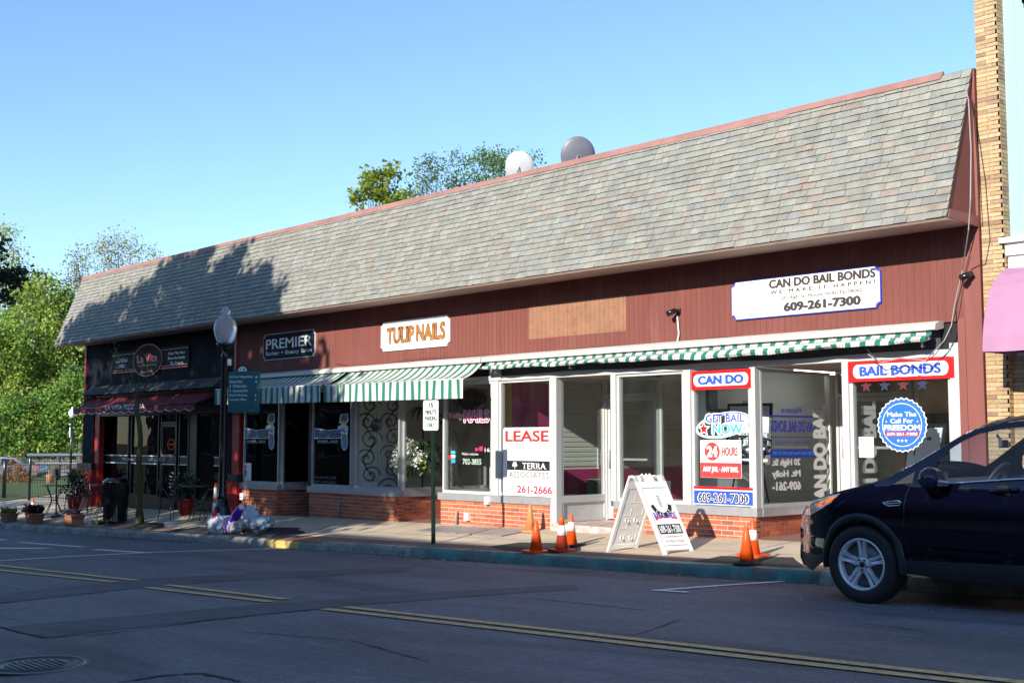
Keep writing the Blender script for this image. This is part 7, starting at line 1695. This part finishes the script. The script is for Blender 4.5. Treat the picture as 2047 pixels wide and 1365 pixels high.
# far lamp
q = along(141, 936, 78); q.z = zf(q.x); zt = along(141, 835, 78).z; t = thing('street_lamp', 'distant black lamp post with acorn globe past the left end of the awning', 'street lamp', q, 'acorn globe street lamps')
mb = MB(); mb.tube([q, (q.x, q.y, zt)], [.09, .06], 8); mb.tube([q, (q.x, q.y, q.z+.5)], [.2, .14], 10); mb.build('post', M_blackg, t); mb = MB(); mb.lathe([(.09, zt-q.z), (.19, zt-q.z+.15), (.24, zt-q.z+.36), (.16, zt-q.z+.52), (.07, zt-q.z+.58), (.05, zt-q.z+.70), (.001, zt-q.z+.75)], (q.x, q.y, q.z), 16); mb.build('globe', mat('milky globe', (.75, .77, .8), .3), t)
mb = MB(); z_ = along(141, 848, 78).z; mb.lathe([(.001, -.06), (.06, -.03), (.07, 0), (.06, .03), (.001, .06)], (q.x, q.y-.12, z_), 8); mb.box(q.x-.04, q.x+.04, q.y-.14, q.y-.08, along(141, 874, 78).z, along(141, 854, 78).z); mb.build('fitting', M_whink, t)
# iron fence
fp = [G(-70, 990), G(8, 996), G(58, 1000), Vector((XL-.3, .85, 0))]
t = thing('iron_fence', 'low black iron picket fence between forecourt and lawn', 'fence', G(58, 1000)); rl = MB()
npk = 0; pk = MB()
for i in range(3):
    a, b = fp[i], fp[i+1]; L_ = (b-a).length; H = 1.16
    for h_ in (.12, H-.08): rl.tube([(a.x, a.y, zf(a.x)+h_), (b.x, b.y, zf(b.x)+h_)], .014, 4)
    k = int(L_/.13)
    for j in range(k): p = a.lerp(b, j/k); pk.tube([(p.x, p.y, zf(p.x)+.03), (p.x, p.y, zf(p.x)+H)], .008, 4)
rl.build('rail', M_blackg, t); tag(pk.build('picket', M_blackg, t), kind='stuff')
for p, r_, h_ in ((fp[1], .07, 1.22), (fp[2], .045, 1.26), (fp[0], .05, 1.2)): mb = MB(); mb.tube([(p.x, p.y, zf(p.x)), (p.x, p.y, zf(p.x)+h_), (p.x, p.y, zf(p.x)+h_+.05)], [r_, r_, r_*.3], 8); mb.build('post', M_blackg, t)
# orange bush, clay cylinder
q = along(35, 951, 70); q.z = zf(q.x); t = thing('flowering_bush', 'orange and yellow flowering bush in front of the grey car', 'bush', q); cs = [q+_R*rnd.uniform(-.75, .75)+Vector((0, 0, abs(rnd.gauss(.2, .45)))) for _ in range(60)]
mb = MB(); leafcloud(mb, cs, 22, .22, .12, [(.16, .2, .03), (.25, .24, .04), (.12, .16, .03)], rng=r4); leafcloud(mb, cs, 13, .24, .13, [(.75, .16, .04), (.7, .26, .05), (.6, .12, .06)], rng=r4); mb.build('foliage', leafmat('petal', .3), t)
mb = MB()
for c_ in cs[::6]: mb.tube([q, c_], [.02, .008], 5)
mb.build('stem', M_bark, t)
q = along(100, 956, 66); q.z = zf(q.x); t = thing('clay_bin', 'orange brown clay cylinder standing on the lawn', 'bin', q); mb = MB(); mb.lathe([(.19, 0), (.2, .42), (.21, .45), (.21, .5), (.16, .5), (.16, .4)], q, 18); mb.build('drum', mat('orange clay', (.5, .2, .1), .8), t)
# distant grey car
q = along(0, 951, 76); q.z = zf(q.x)+.02; t = thing('parked_car', 'silver grey sedan beyond the fence, behind the orange bush', 'car', q); U = _R; N_ = Vector((U.y, -U.x, 0))
SCL = 1.08
def cb(pts, y0, y1): a = [q+U*(x*SCL)+Vector((0, 0, z*SCL))+N_*y0 for x, z in pts]; return a, N_*(y1-y0)
sil = [(-2.3, .3), (-2.35, .6), (-2.25, .8), (-1.3, .92), (-.6, 1.35), (.1, 1.42), (.8, 1.38), (1.45, 1.02), (2.05, .98), (2.2, .85), (2.25, .45), (2.1, .28)]
mb = MB(); mb.ext(*cb(sil, .0, -1.7)); fixn(mb.build('body', mat('silver car paint', (.17, .19, .23), .3, metal=.4, amt=.05, coat=1), t, bev=.08))
for P in ([(-1.05, .95), (-.55, 1.28), (-.02, 1.32), (-.02, .95)], [(.04, .95), (.04, 1.32), (.72, 1.28), (1.1, 1.0)]): mb = MB(); mb.poly(cb(P, .012, 0)[0]); mb.build('window', M_glassdk, t)
for x in (-1.45, 1.4):
    mb = MB(); cc2 = q+U*(x*SCL)+Vector((0, 0, .33)); Mx = Matrix([[U.x, 0, N_.x, 0], [U.y, 0, N_.y, 0], [0, 1, 0, 0], [0, 0, 0, 1]]); mb.lathe([(.34, -.15), (.34, .03), (.22, .04)], cc2, 20, Mx); w = mb.build('wheel', M_tyre, t); mb = MB(); mb.lathe([(.21, .045), (.001, .03)], cc2, 16, Mx); mb.build('rim', M_alloy, w)
mb = MB(); mb.poly(cb([(2.05, .72), (2.22, .72), (2.2, .86), (2.02, .9)], .02, 0)[0]); mb.build('tail_light', M_redink, t)
# ================================================================== SKY, SUN, CAMERA
w = bpy.data.worlds.new('World'); sc.world = w; w.use_nodes = True; ns = w.node_tree.nodes; ln = w.node_tree.links; ns.clear()
sky = ns.new('ShaderNodeTexSky'); sky.sky_type = 'NISHITA'; sky.sun_disc = False; sky.sun_elevation = SUN_EL
sv = -sd3; sky.sun_rotation = math.atan2(sv.x, sv.y); sky.air_density = 1.0; sky.dust_density = .0; sky.ozone_density = 4.0; sky.altitude = 0
bg = ns.new('ShaderNodeBackground'); bg.inputs[1].default_value = SKYS; ou = ns.new('ShaderNodeOutputWorld'); ln.new(sky.outputs[0], bg.inputs[0]); ln.new(bg.outputs[0], ou.inputs[0])
l = bpy.data.lights.new('sun', 'SUN'); l.energy = SUNE; l.angle = R(.53); l.color = (1, .93, .82); lo = bpy.data.objects.new('sun', l); col.objects.link(lo); lo.rotation_euler = sd3.to_track_quat('-Z', 'Y').to_euler()
cd = bpy.data.cameras.new('camera'); co = bpy.data.objects.new('camera', cd); col.objects.link(co); sc.camera = co
cd.sensor_width = 36; cd.lens = 36*CF/2047; cd.clip_end = 3000; cd.clip_start = .1
Mc = Matrix((( _R.x, _U.x, -_F.x), (_R.y, _U.y, -_F.y), (_R.z, _U.z, -_F.z))).to_4x4(); Mc.translation = CAM; co.matrix_world = Mc
sc.cycles.diffuse_bounces = 6; sc.view_settings.view_transform = 'Standard'; sc.view_settings.look = 'None'; sc.view_settings.exposure = EXPO; sc.view_settings.gamma = 1
for o in bpy.data.objects:
    if '_o' in o: del o['_o']
